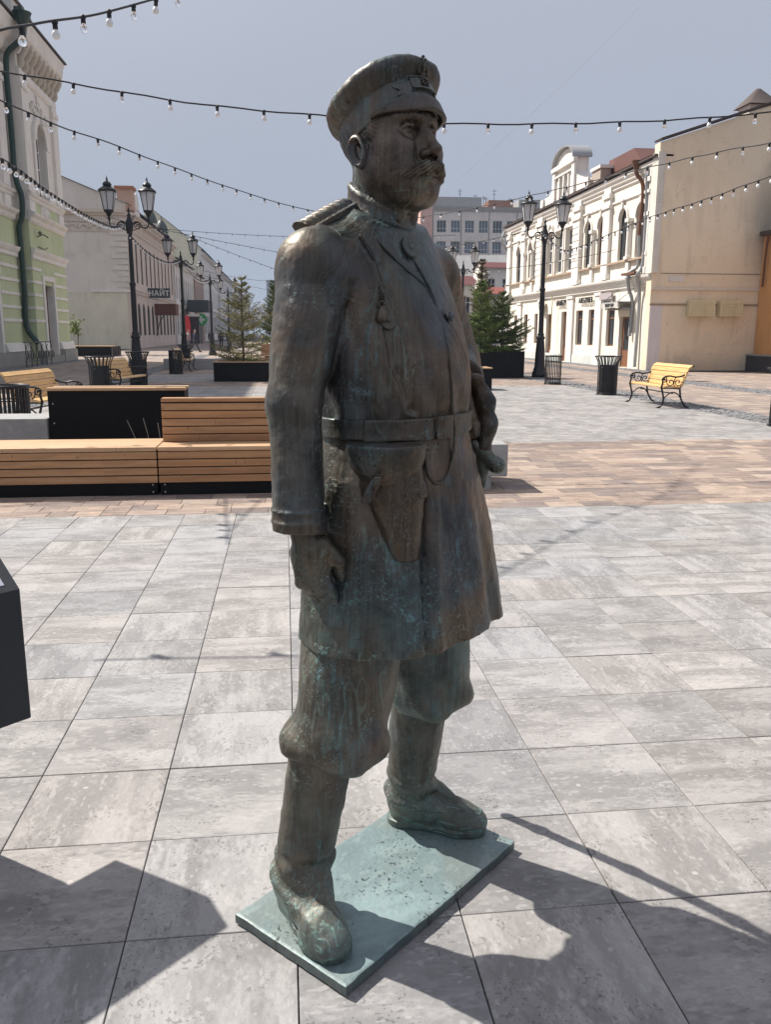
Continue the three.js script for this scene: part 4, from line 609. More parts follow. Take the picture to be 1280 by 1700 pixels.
function planterBox(label, x0, x1, z0, z1, h, rim = true, group = null) {
  const t = thing('planter_box', label, 'planter', [(x0 + x1) / 2, 0, (z0 + z1) / 2], 0, group), a = (x1 - x0) / 2, b = (z1 - z0) / 2, hh = h - (rim ? 0.032 : 0);
  part('side_panel', uvBox(slab(-a, a, 0, hh, b - 0.02, b)), BLACK, t); part('side_panel', uvBox(slab(-a, a, 0, hh, -b, -b + 0.02)), BLACK, t);
  part('side_panel', uvBox(slab(-a, -a + 0.02, 0, hh, -b + 0.02, b - 0.02)), BLACK, t); part('side_panel', uvBox(slab(a - 0.02, a, 0, hh, -b + 0.02, b - 0.02)), BLACK, t);
  part('soil', uvBox(slab(-a + 0.02, a - 0.02, hh - 0.16, hh - 0.1, -b + 0.02, b - 0.02)), mat(0.035, 0.025, 0.018, 1), t);
  if (rim) { for (const z of [b - 0.045, -b + 0.045]) part('rim_plank', plank(2 * a + 0.02, 0.032, 0.11, 0, h - 0.016, z), pick(WOOD_PALE), t); if (b > 0.3) for (const s of [-1, 1]) part('rim_plank', at(plank(2 * b - 0.2, 0.032, 0.10, 0, 0, 0), s * (a - 0.04), h - 0.016, 0, Math.PI / 2), pick(WOOD_PALE), t); }
  else for (const s of [-1, 1]) part('corner_post', uvBox(slab(s * a - 0.03, s * a + 0.03, 0, h + 0.03, b - 0.03, b + 0.012)), BLACK, t);
  return t;
}
{
  const p = planterBox('tall black planter box with a wooden rim, behind the slatted bench', -2.55, -1.10, -9.86, -9.5, 0.91);
  for (const x of [-0.675, 0.675]) for (const y of [0.12, 0.33, 0.53, 0.74]) part('bolt', bolt(x, y, 0.182), STEEL, p);
  const dry = thing('dry_stems', 'three dry pale stems sprouting in front of the black planter', 'plant', [-1.55, 0, -9.3]);
  [[-0.02, 0.58, -0.09], [0.09, 0.60, -0.03], [0.19, 0.55, 0.02]].forEach(([x, h, l]) => part('stem', tube([V(x, 0, 0), V(x + l * 0.4, h * 0.6, 0.02), V(x + l - 0.03, h, 0.03)], 0.0035, 8, 4), mat(0.34, 0.30, 0.24, 0.9), dry));
}
// ---- litter bins
function makeBin(flared, label, pos, group) {
  const t = thing('litter_bin', label, 'litter bin', pos, 0, group), H = flared ? 0.95 : 0.84, R = 0.245, n = flared ? 20 : 30, sl = [];
  for (let i = 0; i < n; i++) { const a = i / n * 2 * Math.PI, c = Math.cos(a), s = Math.sin(a), w = flared ? 0.026 : 0.026;
    const prof = flared ? [[R, 0.03], [R, 0.70], [R + 0.012, 0.80], [R + 0.06, 0.90], [R + 0.085, H]] : [[R, 0.03], [R, H]];
    const P = [], idx = []; prof.forEach(([r, y]) => { for (const q of [[-w / 2, 0], [w / 2, 0], [w / 2, -0.008], [-w / 2, -0.008]]) P.push(c * (r + q[1]) - s * q[0], y, s * (r + q[1]) + c * q[0]); });
    for (let k = 0; k + 1 < prof.length; k++) for (let q = 0; q < 4; q++) { const A = k * 4 + q, B = k * 4 + (q + 1) % 4; idx.push(A, A + 4, B, B, A + 4, B + 4); }
    const g = new THREE.BufferGeometry(); g.setAttribute('position', new THREE.Float32BufferAttribute(P, 3)); g.setIndex(idx); const ng = g.toNonIndexed(); ng.computeVertexNormals(); part('slat', ng, IRON, t); }
  const ring = (r, y, q) => at(new THREE.TorusGeometry(r, q, 8, 36), 0, y, 0, 0, Math.PI / 2);
  part('hoop', flared ? [ring(R - 0.01, 0.04, 0.014), ring(R - 0.012, 0.30, 0.008), ring(R - 0.012, 0.68, 0.01), ring(R + 0.085, H, 0.016)] : [ring(R, 0.035, 0.016), ring(R - 0.012, 0.16, 0.008), ring(R - 0.012, H - 0.17, 0.008), ring(R, H, 0.02)], IRON, t);
  part('foot_ring', [lathe([[0, 0], [R + 0.03, 0], [R + 0.03, 0.014], [0, 0.03]], 32)], IRON, t);
  if (flared) part('liner', lathe([[0.0, 0.06], [0.19, 0.06], [0.205, 0.50], [0.205, 0.74], [0.19, 0.72], [0, 0.5]], 24), mat(0.02, 0.02, 0.022, 0.6), t);
  return t;
}
const binF = makeBin(true, 'black flared litter bin beside the yellow bench on the right', [8.05, 0, -20.6], 'black slatted litter bins');
const binS = makeBin(false, 'black straight-sided litter bin by the foot of the right lamp post', [8.05, 0, -25.0], 'black slatted litter bins');
for (const [src, label, p] of [[binS, 'large straight-sided black litter bin at the left edge, behind the concrete block', [-3.42, 0, -11.0]], [binF, 'flared black litter bin between the two left yellow benches', [-4.22, 0, -20.2]], [binF, 'flared black litter bin at the foot of the left lamp post', [-4.16, 0, -25.0]],
  [binS, 'straight-sided black litter bin beyond the left lamp post', [-4.0, 0, -32.2]], [binF, 'far flared litter bin beside the third bench on the left', [-4.45, 0, -39.5]], [binF, 'black bin cut off by the right edge of the photo', [8.28, 0, -13.2]]]) copyOf(src, 'litter_bin', label, p, rnd() * 3);

// ---- cast-iron park benches with yellow slats; seat looks along +z before turning
function makeBench(label, pos, turn) {
  const t = thing('park_bench', label, 'bench', pos, turn, 'yellow park benches with iron ends'), W = 1.75;
  const slatAt = (y, z, tilt, w = 0.088, th = 0.03) => { const g = plank(W, w, th, 0, 0, 0, 0.007); g.rotateX(tilt); g.translate(0, y, z); part('slat', g, YELLOW, t); };
  slatAt(0.435, 0.255, -1.35); slatAt(0.443, 0.165, -1.55); slatAt(0.436, 0.072, -1.62); slatAt(0.425, -0.02, -1.66);
  [[0.475, -0.115, -0.30], [0.572, -0.147, -0.31], [0.668, -0.180, -0.32], [0.762, -0.215, -0.40]].forEach(a => slatAt(...a)); slatAt(0.838, -0.272, -0.95, 0.10);
  const spiral = (cx, cy, r, turns, a0, dir) => Array.from({ length: 22 }, (_, i) => { const k = i / 21, a = a0 + dir * k * turns * 2 * Math.PI, q = r * (1 - 0.82 * k); return V(0, cy + Math.sin(a) * q, cx + Math.cos(a) * q); });
  const end = (x) => { const L = [
      tube([V(0, 0.012, 0.36), V(0, 0.03, 0.31), V(0, 0.16, 0.255), V(0, 0.33, 0.285), V(0, 0.42, 0.315)], 0.020, 20, 8), tube([V(0, 0.42, 0.315), V(0, 0.52, 0.29), V(0, 0.60, 0.30), V(0, 0.635, 0.26)], 0.019, 14, 8),
      tube([V(0, 0.012, -0.28), V(0, 0.03, -0.235), V(0, 0.18, -0.13), V(0, 0.40, -0.085)], 0.020, 18, 8), tube([V(0, 0.40, -0.085), V(0, 0.55, -0.16), V(0, 0.70, -0.21), V(0, 0.82, -0.265), V(0, 0.865, -0.325), V(0, 0.845, -0.36)], 0.019, 24, 8),
      tube([V(0, 0.405, 0.31), V(0, 0.405, 0.1), V(0, 0.395, -0.085)], 0.014, 10, 6), tube([V(0, 0.635, 0.27), V(0, 0.655, 0.15), V(0, 0.635, 0.02), V(0, 0.655, -0.12), V(0, 0.70, -0.20)], 0.017, 20, 8),
      tube([V(0, 0.20, 0.25), V(0, 0.30, 0.13), V(0, 0.325, 0.05), V(0, 0.28, -0.05), V(0, 0.20, -0.115)], 0.012, 16, 6),
      tube(spiral(0.262, 0.575, 0.062, 1.4, 1.6, 1), 0.012, 30, 6), tube(spiral(0.12, 0.53, 0.085, 1.3, 0.2, -1), 0.010, 30, 6), tube(spiral(-0.04, 0.53, 0.085, 1.3, 3.0, 1), 0.010, 30, 6), tube([V(0, 0.42, 0.02), V(0, 0.50, 0.05), V(0, 0.60, 0.03), V(0, 0.64, 0.0)], 0.010, 10, 6),
      at(new THREE.SphereGeometry(0.032, 10, 8), 0, 0.60, 0.285), slab(-0.022, 0.022, 0, 0.018, 0.325, 0.39), slab(-0.022, 0.022, 0, 0.018, -0.31, -0.25)];
    const g = merge(L); g.scale(1.15, 1, 1); g.translate(x, 0, 0); part('end_frame', g, IRON, t); };
  end(-W / 2 + 0.06); end(W / 2 - 0.06);
  part('stretcher', bar(V(-W / 2 + 0.06, 0.30, 0.06), V(W / 2 - 0.06, 0.30, 0.06), 0.012, 8), IRON, t);
  return t;
}
const bench = makeBench('yellow slatted bench with black iron ends, on the right by the cobbles', [8.02, 0, -17.55], -Math.PI / 2);
copyOf(bench, 'park_bench', 'nearest yellow bench on the left, beside the big black bin', [-3.98, 0, -14.7], Math.PI / 2 - 0.16);
copyOf(bench, 'park_bench', 'yellow bench on the left in front of the lamp post', [-3.95, 0, -21.4], Math.PI / 2 - 0.22);
copyOf(bench, 'park_bench', 'small far yellow bench next to the third bin on the left', [-4.0, 0, -35.0], Math.PI / 2);

// ---- two-armed lamp posts
const FROST = new THREE.MeshPhysicalMaterial({ color: lin(0.78, 0.78, 0.80), roughness: 0.6, transmission: 0.45, thickness: 0 });
function makeLamp(label, pos) {
  const t = thing('street_lamp', label, 'lamp post', pos, 0, 'double-lantern lamp posts along the street');
  part('pedestal', lathe([[0, 0], [0.27, 0], [0.27, 0.10], [0.255, 0.20], [0.215, 0.24], [0.23, 0.29], [0.20, 0.33], [0.185, 0.45], [0.165, 0.95], [0.14, 1.25], [0.125, 1.34], [0.155, 1.37], [0.155, 1.43], [0.11, 1.47], [0.125, 1.52], [0.095, 1.57]], 20), IRON, t);
  part('post', lathe([[0.092, 1.55], [0.088, 2.6], [0.082, 3.02], [0.105, 3.05], [0.105, 3.11], [0.074, 3.15], [0.066, 4.62], [0.085, 4.66], [0.07, 4.70]], 18), IRON, t);
  part('finial', lathe([[0.07, 4.66], [0.10, 4.74], [0.125, 4.85], [0.12, 5.0], [0.075, 5.12], [0.055, 5.2], [0.075, 5.22], [0.05, 5.26], [0.022, 5.32], [0.042, 5.37], [0.018, 5.44], [0, 5.52]], 14), IRON, t);
  for (const s of [-1, 1]) {
    const sp = (cx, cy, r, a0, tr, d) => Array.from({ length: 20 }, (_, i) => { const k = i / 19, a = a0 + d * k * tr * 6.283, q = r * (1 - 0.75 * k); return V(cx + s * Math.cos(a) * q, cy + Math.sin(a) * q, 0); });
    part('arm', [tube([V(s * 0.08, 4.92, 0), V(s * 0.2, 5.03, 0), V(s * 0.32, 5.0, 0), V(s * 0.40, 4.88, 0), V(s * 0.52, 4.84, 0), V(s * 0.60, 4.93, 0), V(s * 0.62, 5.08, 0)], 0.022, 36, 8), tube(sp(s * 0.26, 4.90, 0.115, 1.57, 1.3, 1), 0.015, 32, 6), tube([V(s * 0.1, 4.76, 0), V(s * 0.2, 4.80, 0), V(s * 0.32, 4.82, 0)], 0.013, 10, 6)], IRON, t);
    const hex = (pts) => at(lathe(pts, 6), s * 0.62, 0, 0, 0), L = [];
    L.push(hex([[0, 5.06], [0.035, 5.06], [0.05, 5.12], [0.03, 5.16], [0.06, 5.20], [0.115, 5.30], [0.10, 5.31]]), hex([[0.155, 5.32], [0.165, 5.36], [0.15, 5.385], [0.12, 5.37]]), hex([[0.265, 5.93], [0.315, 5.94], [0.30, 5.985], [0.19, 6.06], [0.125, 6.11], [0.115, 6.13]]), hex([[0.15, 6.13], [0.15, 6.16], [0.115, 6.21], [0.05, 6.25], [0.022, 6.28], [0.035, 6.32], [0.012, 6.37], [0, 6.44]]));
    for (let k = 0; k < 6; k++) { const a = k * Math.PI / 3; L.push(bar(V(s * 0.62 + Math.sin(a) * 0.152, 5.36, Math.cos(a) * 0.152), V(s * 0.62 + Math.sin(a) * 0.262, 5.95, Math.cos(a) * 0.262), 0.011, 5), bar(V(s * 0.62 + Math.sin(a) * 0.1, 5.29, Math.cos(a) * 0.1), V(s * 0.62 + Math.sin(a) * 0.155, 5.37, Math.cos(a) * 0.155), 0.008, 5)); }
    const lan = part('lantern', L, IRON, t);
    part('glass', hex([[0.145, 5.37], [0.252, 5.94]]), FROST, lan);
  }
  t.scale.setScalar(0.967); return t;
}
const lampR = makeLamp('black double-lantern lamp post on the right, in front of the cream building', [8.87, 0, -29.1]);
for (const [label, p] of [['nearest double-lantern lamp post on the left, before the white brick gable', [-4.73, 0, -28.3]], ['second lamp post down the left side of the street', [-4.85, 0, -42.8]], ['third lamp post down the left side of the street', [-4.8, 0, -58.5]], ['fourth lamp post down the left side, above the fir tree', [-4.7, 0, -75]], ['far lamp post on the right, seen over the statue shoulder', [9.6, 0, -46.0]], ['smallest farthest lamp post on the left', [-4.6, 0, -95]]]) copyOf(lampR, 'street_lamp', label, p);

// ---- young trees
const NEEDLE = [[0.045, 0.075, 0.022], [0.075, 0.095, 0.030], [0.030, 0.055, 0.018], [0.10, 0.105, 0.045]];
function spruce(label, pos, h, rad, dense, tints, sd, base = 0.1) {
  seed = sd; const t = thing('fir_tree', label, 'tree', pos, 0, null), P = [], N = [], C = [], twig = [];
  part('trunk', [at(new THREE.CylinderGeometry(0.012, 0.045, h * 0.97, 7), 0, h * 0.485, 0)], mat(0.09, 0.065, 0.045, 0.95), t);
  const needle = (p, d, l, w, c) => { const s = V(rr(-1, 1), rr(-1, 1), rr(-1, 1)).cross(d).normalize().multiplyScalar(w), e = p.clone().addScaledVector(d, l), n = s.clone().cross(d).normalize(); P.push(p.x - s.x, p.y - s.y, p.z - s.z, p.x + s.x, p.y + s.y, p.z + s.z, e.x, e.y, e.z); for (let i = 0; i < 3; i++) { N.push(n.x, n.y, n.z); C.push(...c); } };
  const tiers = Math.round(h * 8.5 * dense);
  for (let k = 0; k < tiers; k++) { const f = (k + rnd() * 0.6) / tiers, y = base + (h - base) * f, L = rad * Math.pow(1 - f, 0.82) * rr(0.72, 1.1) + 0.05, nb = Math.round(rr(6, 9));
    for (let b = 0; b < nb; b++) { const a = rnd() * 6.283, len = L * rr(0.55, 1.1), up = lerp(-0.12, 0.85, f) + rr(-0.12, 0.2), o = V(0, y, 0), c = pick(tints), q = rr(0.7, 1.25), col = c.map(v => v * q); let pr = o;
      const pt = (s) => V(Math.cos(a) * len * s, y + up * len * s + 0.22 * len * s * s * (1 - f), Math.sin(a) * len * s); twig.push(bar(o, pt(1), 0.006, 4));
      const m = Math.max(4, Math.round(len * 17 * dense));
      for (let i = 1; i <= m; i++) { const s = i / m, p = pt(s), sub = (1 - s) * len * 0.42 + 0.06; for (const e of [-1, 1]) { const dir = V(Math.cos(a + e * 0.85), up * 0.6 + rr(-0.1, 0.25), Math.sin(a + e * 0.85)).normalize(); const nn = Math.max(2, Math.round(sub * 22 * dense)); for (let j = 0; j < nn; j++) { const pp = p.clone().addScaledVector(dir, sub * j / nn); for (let w = 0; w < 2; w++) needle(pp, dir.clone().multiplyScalar(0.8).add(V(rr(-0.8, 0.8), rr(-0.4, 0.9), rr(-0.8, 0.8))).normalize(), rr(0.05, 0.10), 0.015, col); } } } } }
  const g = new THREE.BufferGeometry(); g.setAttribute('position', new THREE.Float32BufferAttribute(P, 3)); g.setAttribute('normal', new THREE.Float32BufferAttribute(N, 3)); g.setAttribute('color', new THREE.Float32BufferAttribute(C, 3));
  part('crown', g, new THREE.MeshPhysicalMaterial({ color: 0xffffff, vertexColors: true, roughness: 0.9, side: THREE.DoubleSide, transmission: 0.0 }), t); part('branch', twig, mat(0.085, 0.06, 0.04, 0.95), t); return t;
}
const GREEN_T = [[0.08, 0.125, 0.030], [0.12, 0.165, 0.040], [0.06, 0.095, 0.024], [0.15, 0.19, 0.06]], OLIVE_T = [[0.27, 0.25, 0.10], [0.19, 0.20, 0.075], [0.34, 0.30, 0.14], [0.22, 0.20, 0.10]];
planterBox('black planter with wooden rim under the olive fir, left of the statue', -2.2, -0.5, -28.1, -26.9, 0.62);
spruce('sparse olive-green fir tree in the planter left of the statue', [-1.30, 0.5, -27.5], 2.65, 1.30, 0.62, OLIVE_T, 11);
planterBox('wide black planter under the green firs on the right', 6.35, 8.2, -30.0, -28.8, 0.88, false);
spruce('dense dark green fir tree on the right beside the lamp post', [7.55, 0.75, -29.4], 2.1, 1.22, 0.95, GREEN_T, 23);
spruce('bright green fir tree close to the statue shoulder on the right', [6.75, 0.75, -29.2], 2.5, 1.02, 0.95, [[0.13, 0.19, 0.04], [0.17, 0.23, 0.055], [0.09, 0.14, 0.03], [0.20, 0.24, 0.08]], 31);
spruce('thin brownish fir tree behind the two green firs', [7.75, 0.0, -33.5], 4.3, 0.8, 0.6, [[0.15, 0.11, 0.045], [0.11, 0.10, 0.04]], 37, 1.2);
planterBox('low black planter with a wooden seat edge behind the statue elbow', 4.3, 5.55, -23.3, -22.5, 0.60);
planterBox('far black planter behind the olive fir', -0.9, 0.6, -40.6, -39.4, 0.6);
spruce('bright yellow-green fir tree behind the olive fir', [-0.45, 0.5, -40], 3.3, 1.0, 0.8, [[0.12, 0.16, 0.035], [0.09, 0.13, 0.03], [0.16, 0.18, 0.05]], 41);
{ // far slatted seating and concrete edge beyond the left firs
  const f = thing('slatted_bench', 'far wooden seat with slatted back beyond the olive fir', 'bench', [-1.2, 0, -36.5]);
  part('base', uvBox(slab(-1.4, 1.9, 0, 0.12, -0.6, 0)), BLACK, f); for (let i = 0; i < 4; i++) part('plank', plank(3.3, 0.085, 0.03, 0.25, 0.165 + i * 0.092, 0), pick(WOOD), f); part('plank', plank(3.3, 0.04, 0.6, 0.25, 0.54, -0.3), WOOD_PALE[0], f); for (let i = 0; i < 5; i++) part('plank', plank(1.7, 0.085, 0.03, 1.05, 0.6 + i * 0.092, -0.45), pick(WOOD), f);
  const c = thing('concrete_bench', 'far low concrete block seat in the middle of the street', 'bench', [-4.0, 0, -36.6]); part('block', uvBox(rbx(2.6, 0.42, 0.7, 0.01, 0.3, 0.21, 0, 2)), CONCRETE, c);
  const pl = thing('planter_box', 'long dark planter with wooden seat edge by the white brick gable', 'planter', [-12.2, 0, -57]);
  part('side_panel', uvBox(slab(-1.4, 1.3, 0, 0.6, 1.15, 1.2)), BLACK, pl); part('side_panel', uvBox(slab(1.3, 1.35, 0, 0.6, -1.8, 1.2)), BLACK, pl); for (let i = 0; i < 6; i++) part('post', uvBox(slab(1.35, 1.39, 0, 0.6, 1.13 - i * 0.56, 1.2 - i * 0.56)), mat(0.16, 0.14, 0.12, 0.8), pl); for (let i = 0; i < 4; i++) part('rim_plank', plank(2.9, 0.05, 0.2, 0, 0.63, 1.1 - i * 0.21), pick(WOOD_PALE), pl); part('soil', uvBox(slab(-1.4, 1.3, 0.3, 0.5, -1.8, 1.15)), mat(0.04, 0.03, 0.02, 1), pl);
}
function leafTree(label, pos, h, crownY, rx, ry, n, cols, ls, sd, name = 'young_tree', bare = false) {
  seed = sd; const t = thing(name, label, 'tree', pos), tw = [], P = [], N = [], C = [];
  tw.push(tube([V(0, 0, 0), V(0.03 * h, h * 0.4, 0), V(0, crownY, 0), V(0.02, crownY + ry * 0.5, 0)], 0.012 * h + 0.008, 12, 6)); const tips = [];
  for (let i = 0; i < (bare ? 46 : 16); i++) { const a = rnd() * 6.283, y0 = crownY - ry * rr(-0.2, 0.9), e = V(Math.cos(a) * rx * rr(0.4, 1), crownY + ry * rr(-0.8, 1), Math.sin(a) * rx * rr(0.4, 1)), m = e.clone().multiplyScalar(0.5).add(V(0, y0 * 0.5, 0)); tw.push(tube([V(0, y0, 0), m, e], bare ? 0.014 : 0.007, 8, 4)); tips.push(m, e); if (bare) for (let k = 0; k < 5; k++) { const q = m.clone().lerp(e, rnd()), r = q.clone().add(V(rr(-0.5, 0.5) * rx * 0.5, rr(0, 0.5) * ry * 0.5, rr(-0.5, 0.5) * rx * 0.5)); tw.push(bar(q, r, 0.006, 3)); tips.push(r); } }
  part('trunk', tw, mat(0.10, 0.085, 0.07, 0.95), t);
  for (let i = 0; i < n; i++) { const o = pick(tips).clone().add(V(rr(-1, 1) * rx * 0.25, rr(-1, 1) * ry * 0.25, rr(-1, 1) * rx * 0.25)), d = V(rr(-1, 1), rr(-0.7, 0.7), rr(-1, 1)).normalize(), s = d.clone().cross(V(rr(-1, 1), 1, rr(-1, 1))).normalize(), l = ls * rr(0.6, 1.2), w = l * 0.4, c = pick(cols), nn = s.clone().cross(d);
    const p = [o, o.clone().addScaledVector(d, l * 0.5).addScaledVector(s, w), o.clone().addScaledVector(d, l), o.clone().addScaledVector(d, l * 0.5).addScaledVector(s, -w)]; for (const k of [0, 1, 2, 0, 2, 3]) { P.push(p[k].x, p[k].y, p[k].z); N.push(nn.x, nn.y, nn.z); C.push(...c); } }
  const g = new THREE.BufferGeometry(); g.setAttribute('position', new THREE.Float32BufferAttribute(P, 3)); g.setAttribute('normal', new THREE.Float32BufferAttribute(N, 3)); g.setAttribute('color', new THREE.Float32BufferAttribute(C, 3)); part('crown', g, new THREE.MeshStandardMaterial({ color: 0xffffff, vertexColors: true, roughness: 0.85, side: THREE.DoubleSide }), t); return t;
}
leafTree('slim young tree with bright green leaves in the long dark planter', [-13.0, 0.45, -56.2], 2.3, 1.45, 0.42, 0.62, 260, [[0.16, 0.22, 0.04], [0.22, 0.28, 0.07], [0.11, 0.16, 0.03]], 0.16, 51);
leafTree('bare tree with a few dry leaf tufts behind the green building', [-19.5, 0, -66], 17, 15.2, 1.7, 3.0, 500, [[0.22, 0.19, 0.12], [0.16, 0.14, 0.09]], 0.3, 53, 'bare_tree', true);
{ // sloping information desk at the left edge
  const t = thing('information_stand', 'dark grey sloping information stand cut off by the left edge', 'information stand', [-0.744, 0, -2.33], THREE.MathUtils.degToRad(43.5));
  const m = new THREE.MeshStandardMaterial({ color: lin(0.030, 0.034, 0.040), roughness: 0.55, metalness: 0.1, bumpMap: rep(SLAB_BUMP, 6), bumpScale: 0.0003 });
  const sh = new THREE.Shape([[0, 0.43], [0, 0.805], [0.33, 1.05], [0.33, 0.65]].map(p => new THREE.Vector2(...p))), g = new THREE.ExtrudeGeometry(sh, { depth: 0.86, bevelEnabled: true, bevelSize: 0.004, bevelThickness: 0.004, bevelSegments: 2 });
  g.rotateY(Math.PI / 2); g.translate(-0.86, 0, 0); part('body', uvBox(g), m, t);
  const put = (w, d, h, x, z) => { const b = new THREE.BoxGeometry(w, h, d); b.rotateX(0.639); b.translate(x, 0.8075 + (-z) * 0.7424, z); return b; };
  part('panel', put(0.80, 0.37, 0.006, -0.43, -0.165), mat(0.50, 0.53, 0.60, 0.25), t);
  const pr = tex(256, 256, (u, v) => { const l = Math.floor(v * 30), on = v > 0.35 && l % 2 === 0 && u > 0.52 && u < 0.95 && noiseP(u * 60, l, 60, 3) > 0.35; return on ? [0.05, 0.05, 0.06] : u < 0.47 && v > 0.12 && v < 0.9 ? [0.16 + 0.2 * fbmP(u * 9, v * 9, 9, 3), 0.12 + 0.08 * fbmP(u * 7, v * 7, 7, 3, 4), 0.10] : [0.62, 0.63, 0.66]; });
  const pg = put(0.74, 0.32, 0.006, -0.43, -0.165); pg.translate(0, 0.002, 0); part('printed_sheet', pg, new THREE.MeshStandardMaterial({ color: 0xffffff, map: pr, roughness: 0.3 }), t);
  part('leg', uvBox(slab(-0.78, -0.13, 0, 0.56, -0.28, -0.17)), m, t); part('foot', uvBox(slab(-0.80, -0.14, 0, 0.014, -0.42, -0.15)), m, t);
}
// ---------------------------------------------------------------- festoon lights over the street
{
  const CABLE = mat(0.012, 0.012, 0.015, 0.6), WHITE = mat(0.80, 0.80, 0.80, 0.25), CLEAR = new THREE.MeshPhysicalMaterial({ color: lin(0.96, 0.97, 1), roughness: 0.03, transmission: 1, thickness: 0.06, ior: 1.45 });
  const sc8 = (g) => g.scale(0.84, 0.84, 0.84);
  const bulbG = sc8(lathe([[0, -0.128], [0.016, -0.126], [0.026, -0.118], [0.0315, -0.103], [0.031, -0.090], [0.025, -0.076], [0.016, -0.066], [0.014, -0.05], [0, -0.05]], 14)), sockG = sc8(lathe([[0, -0.058], [0.019, -0.058], [0.020, -0.03], [0.017, -0.022], [0.024, -0.018], [0.024, 0.0], [0.008, 0.014], [0, 0.014]], 10));
  const small = lathe([[0, -0.12], [0.028, -0.1], [0.02, -0.07], [0, -0.05]], 6), smallS = lathe([[0, -0.058], [0.02, -0.05], [0.02, 0], [0, 0.014]], 5);
  function festoon(label, pts, step, sag, phase, far = false, dense = 1) {
    const t = thing('string_light', label, 'string lights', [0, 0, 0], 0, null), c0 = pts.map(p => V(...p)); let curve;
    if (c0.length === 2) { const L = []; for (let i = 0; i <= 24; i++) { const k = i / 24, p = c0[0].clone().lerp(c0[1], k); p.y -= sag * 4 * k * (1 - k); L.push(p); } curve = new THREE.CatmullRomCurve3(L); } else curve = new THREE.CatmullRomCurve3(c0, false, 'centripetal');
    const n = Math.floor(curve.getLength() / step), off = t.position, mid = curve.getPointAt(0.5); t.position.copy(mid);
    const G = new THREE.TubeGeometry(curve, far ? 40 : 120, far ? 0.011 : 0.0085, far ? 4 : 7, false); G.translate(-mid.x, -mid.y, -mid.z);
    if (!far) { const P = G.attributes.position; for (let i = 0; i < P.count; i++) P.setY(i, P.getY(i) + 0.006 * Math.sin(P.getX(i) * 7 + P.getZ(i) * 5)); }
    part('cable', G, CABLE, t); const so = [], bl = [];
    for (let i = 0; i < n; i++) { const p = curve.getPointAt(clamp((i + phase) / n, 0, 1)).sub(mid), wob = rr(-0.12, 0.12);
      if (far) { so.push(smallS.clone().translate(p.x, p.y, p.z)); bl.push(small.clone().translate(p.x, p.y, p.z)); }
      else { const s = shadowed(new THREE.Mesh(sockG, CABLE)); s.name = 'socket'; s.position.copy(p); s.rotation.set(wob, 0, rr(-0.1, 0.1)); t.add(s); const b = shadowed(new THREE.Mesh(bulbG, (i % 2 === 0 || rnd() < 0.25) ? WHITE : CLEAR)); b.name = 'bulb'; s.add(b); } }
    if (far) { part('socket', so, CABLE, t, { kind: 'stuff' }); part('bulb', bl, WHITE, t, { kind: 'stuff' }); }
  }
  FESTOONS.forEach(a => festoon(...a));
}
// thin plain wires
for (const [label, a, b] of [['thin plain wire rising across the sky at the upper right', [6, 6.6, -46], [19, 19, -34]], ['thin plain wire crossing low over the far street', [-9, 8.1, -60], [9, 7.2, -62]]]) { const m = V(...a).lerp(V(...b), 0.5), w = thing('wire', label, 'wire', [m.x, m.y, m.z]); part('strand', tube([V(...a).sub(m), V(0, -0.5, 0), V(...b).sub(m)], 0.005, 20, 4), mat(0.35, 0.36, 0.38, 0.7), w); }

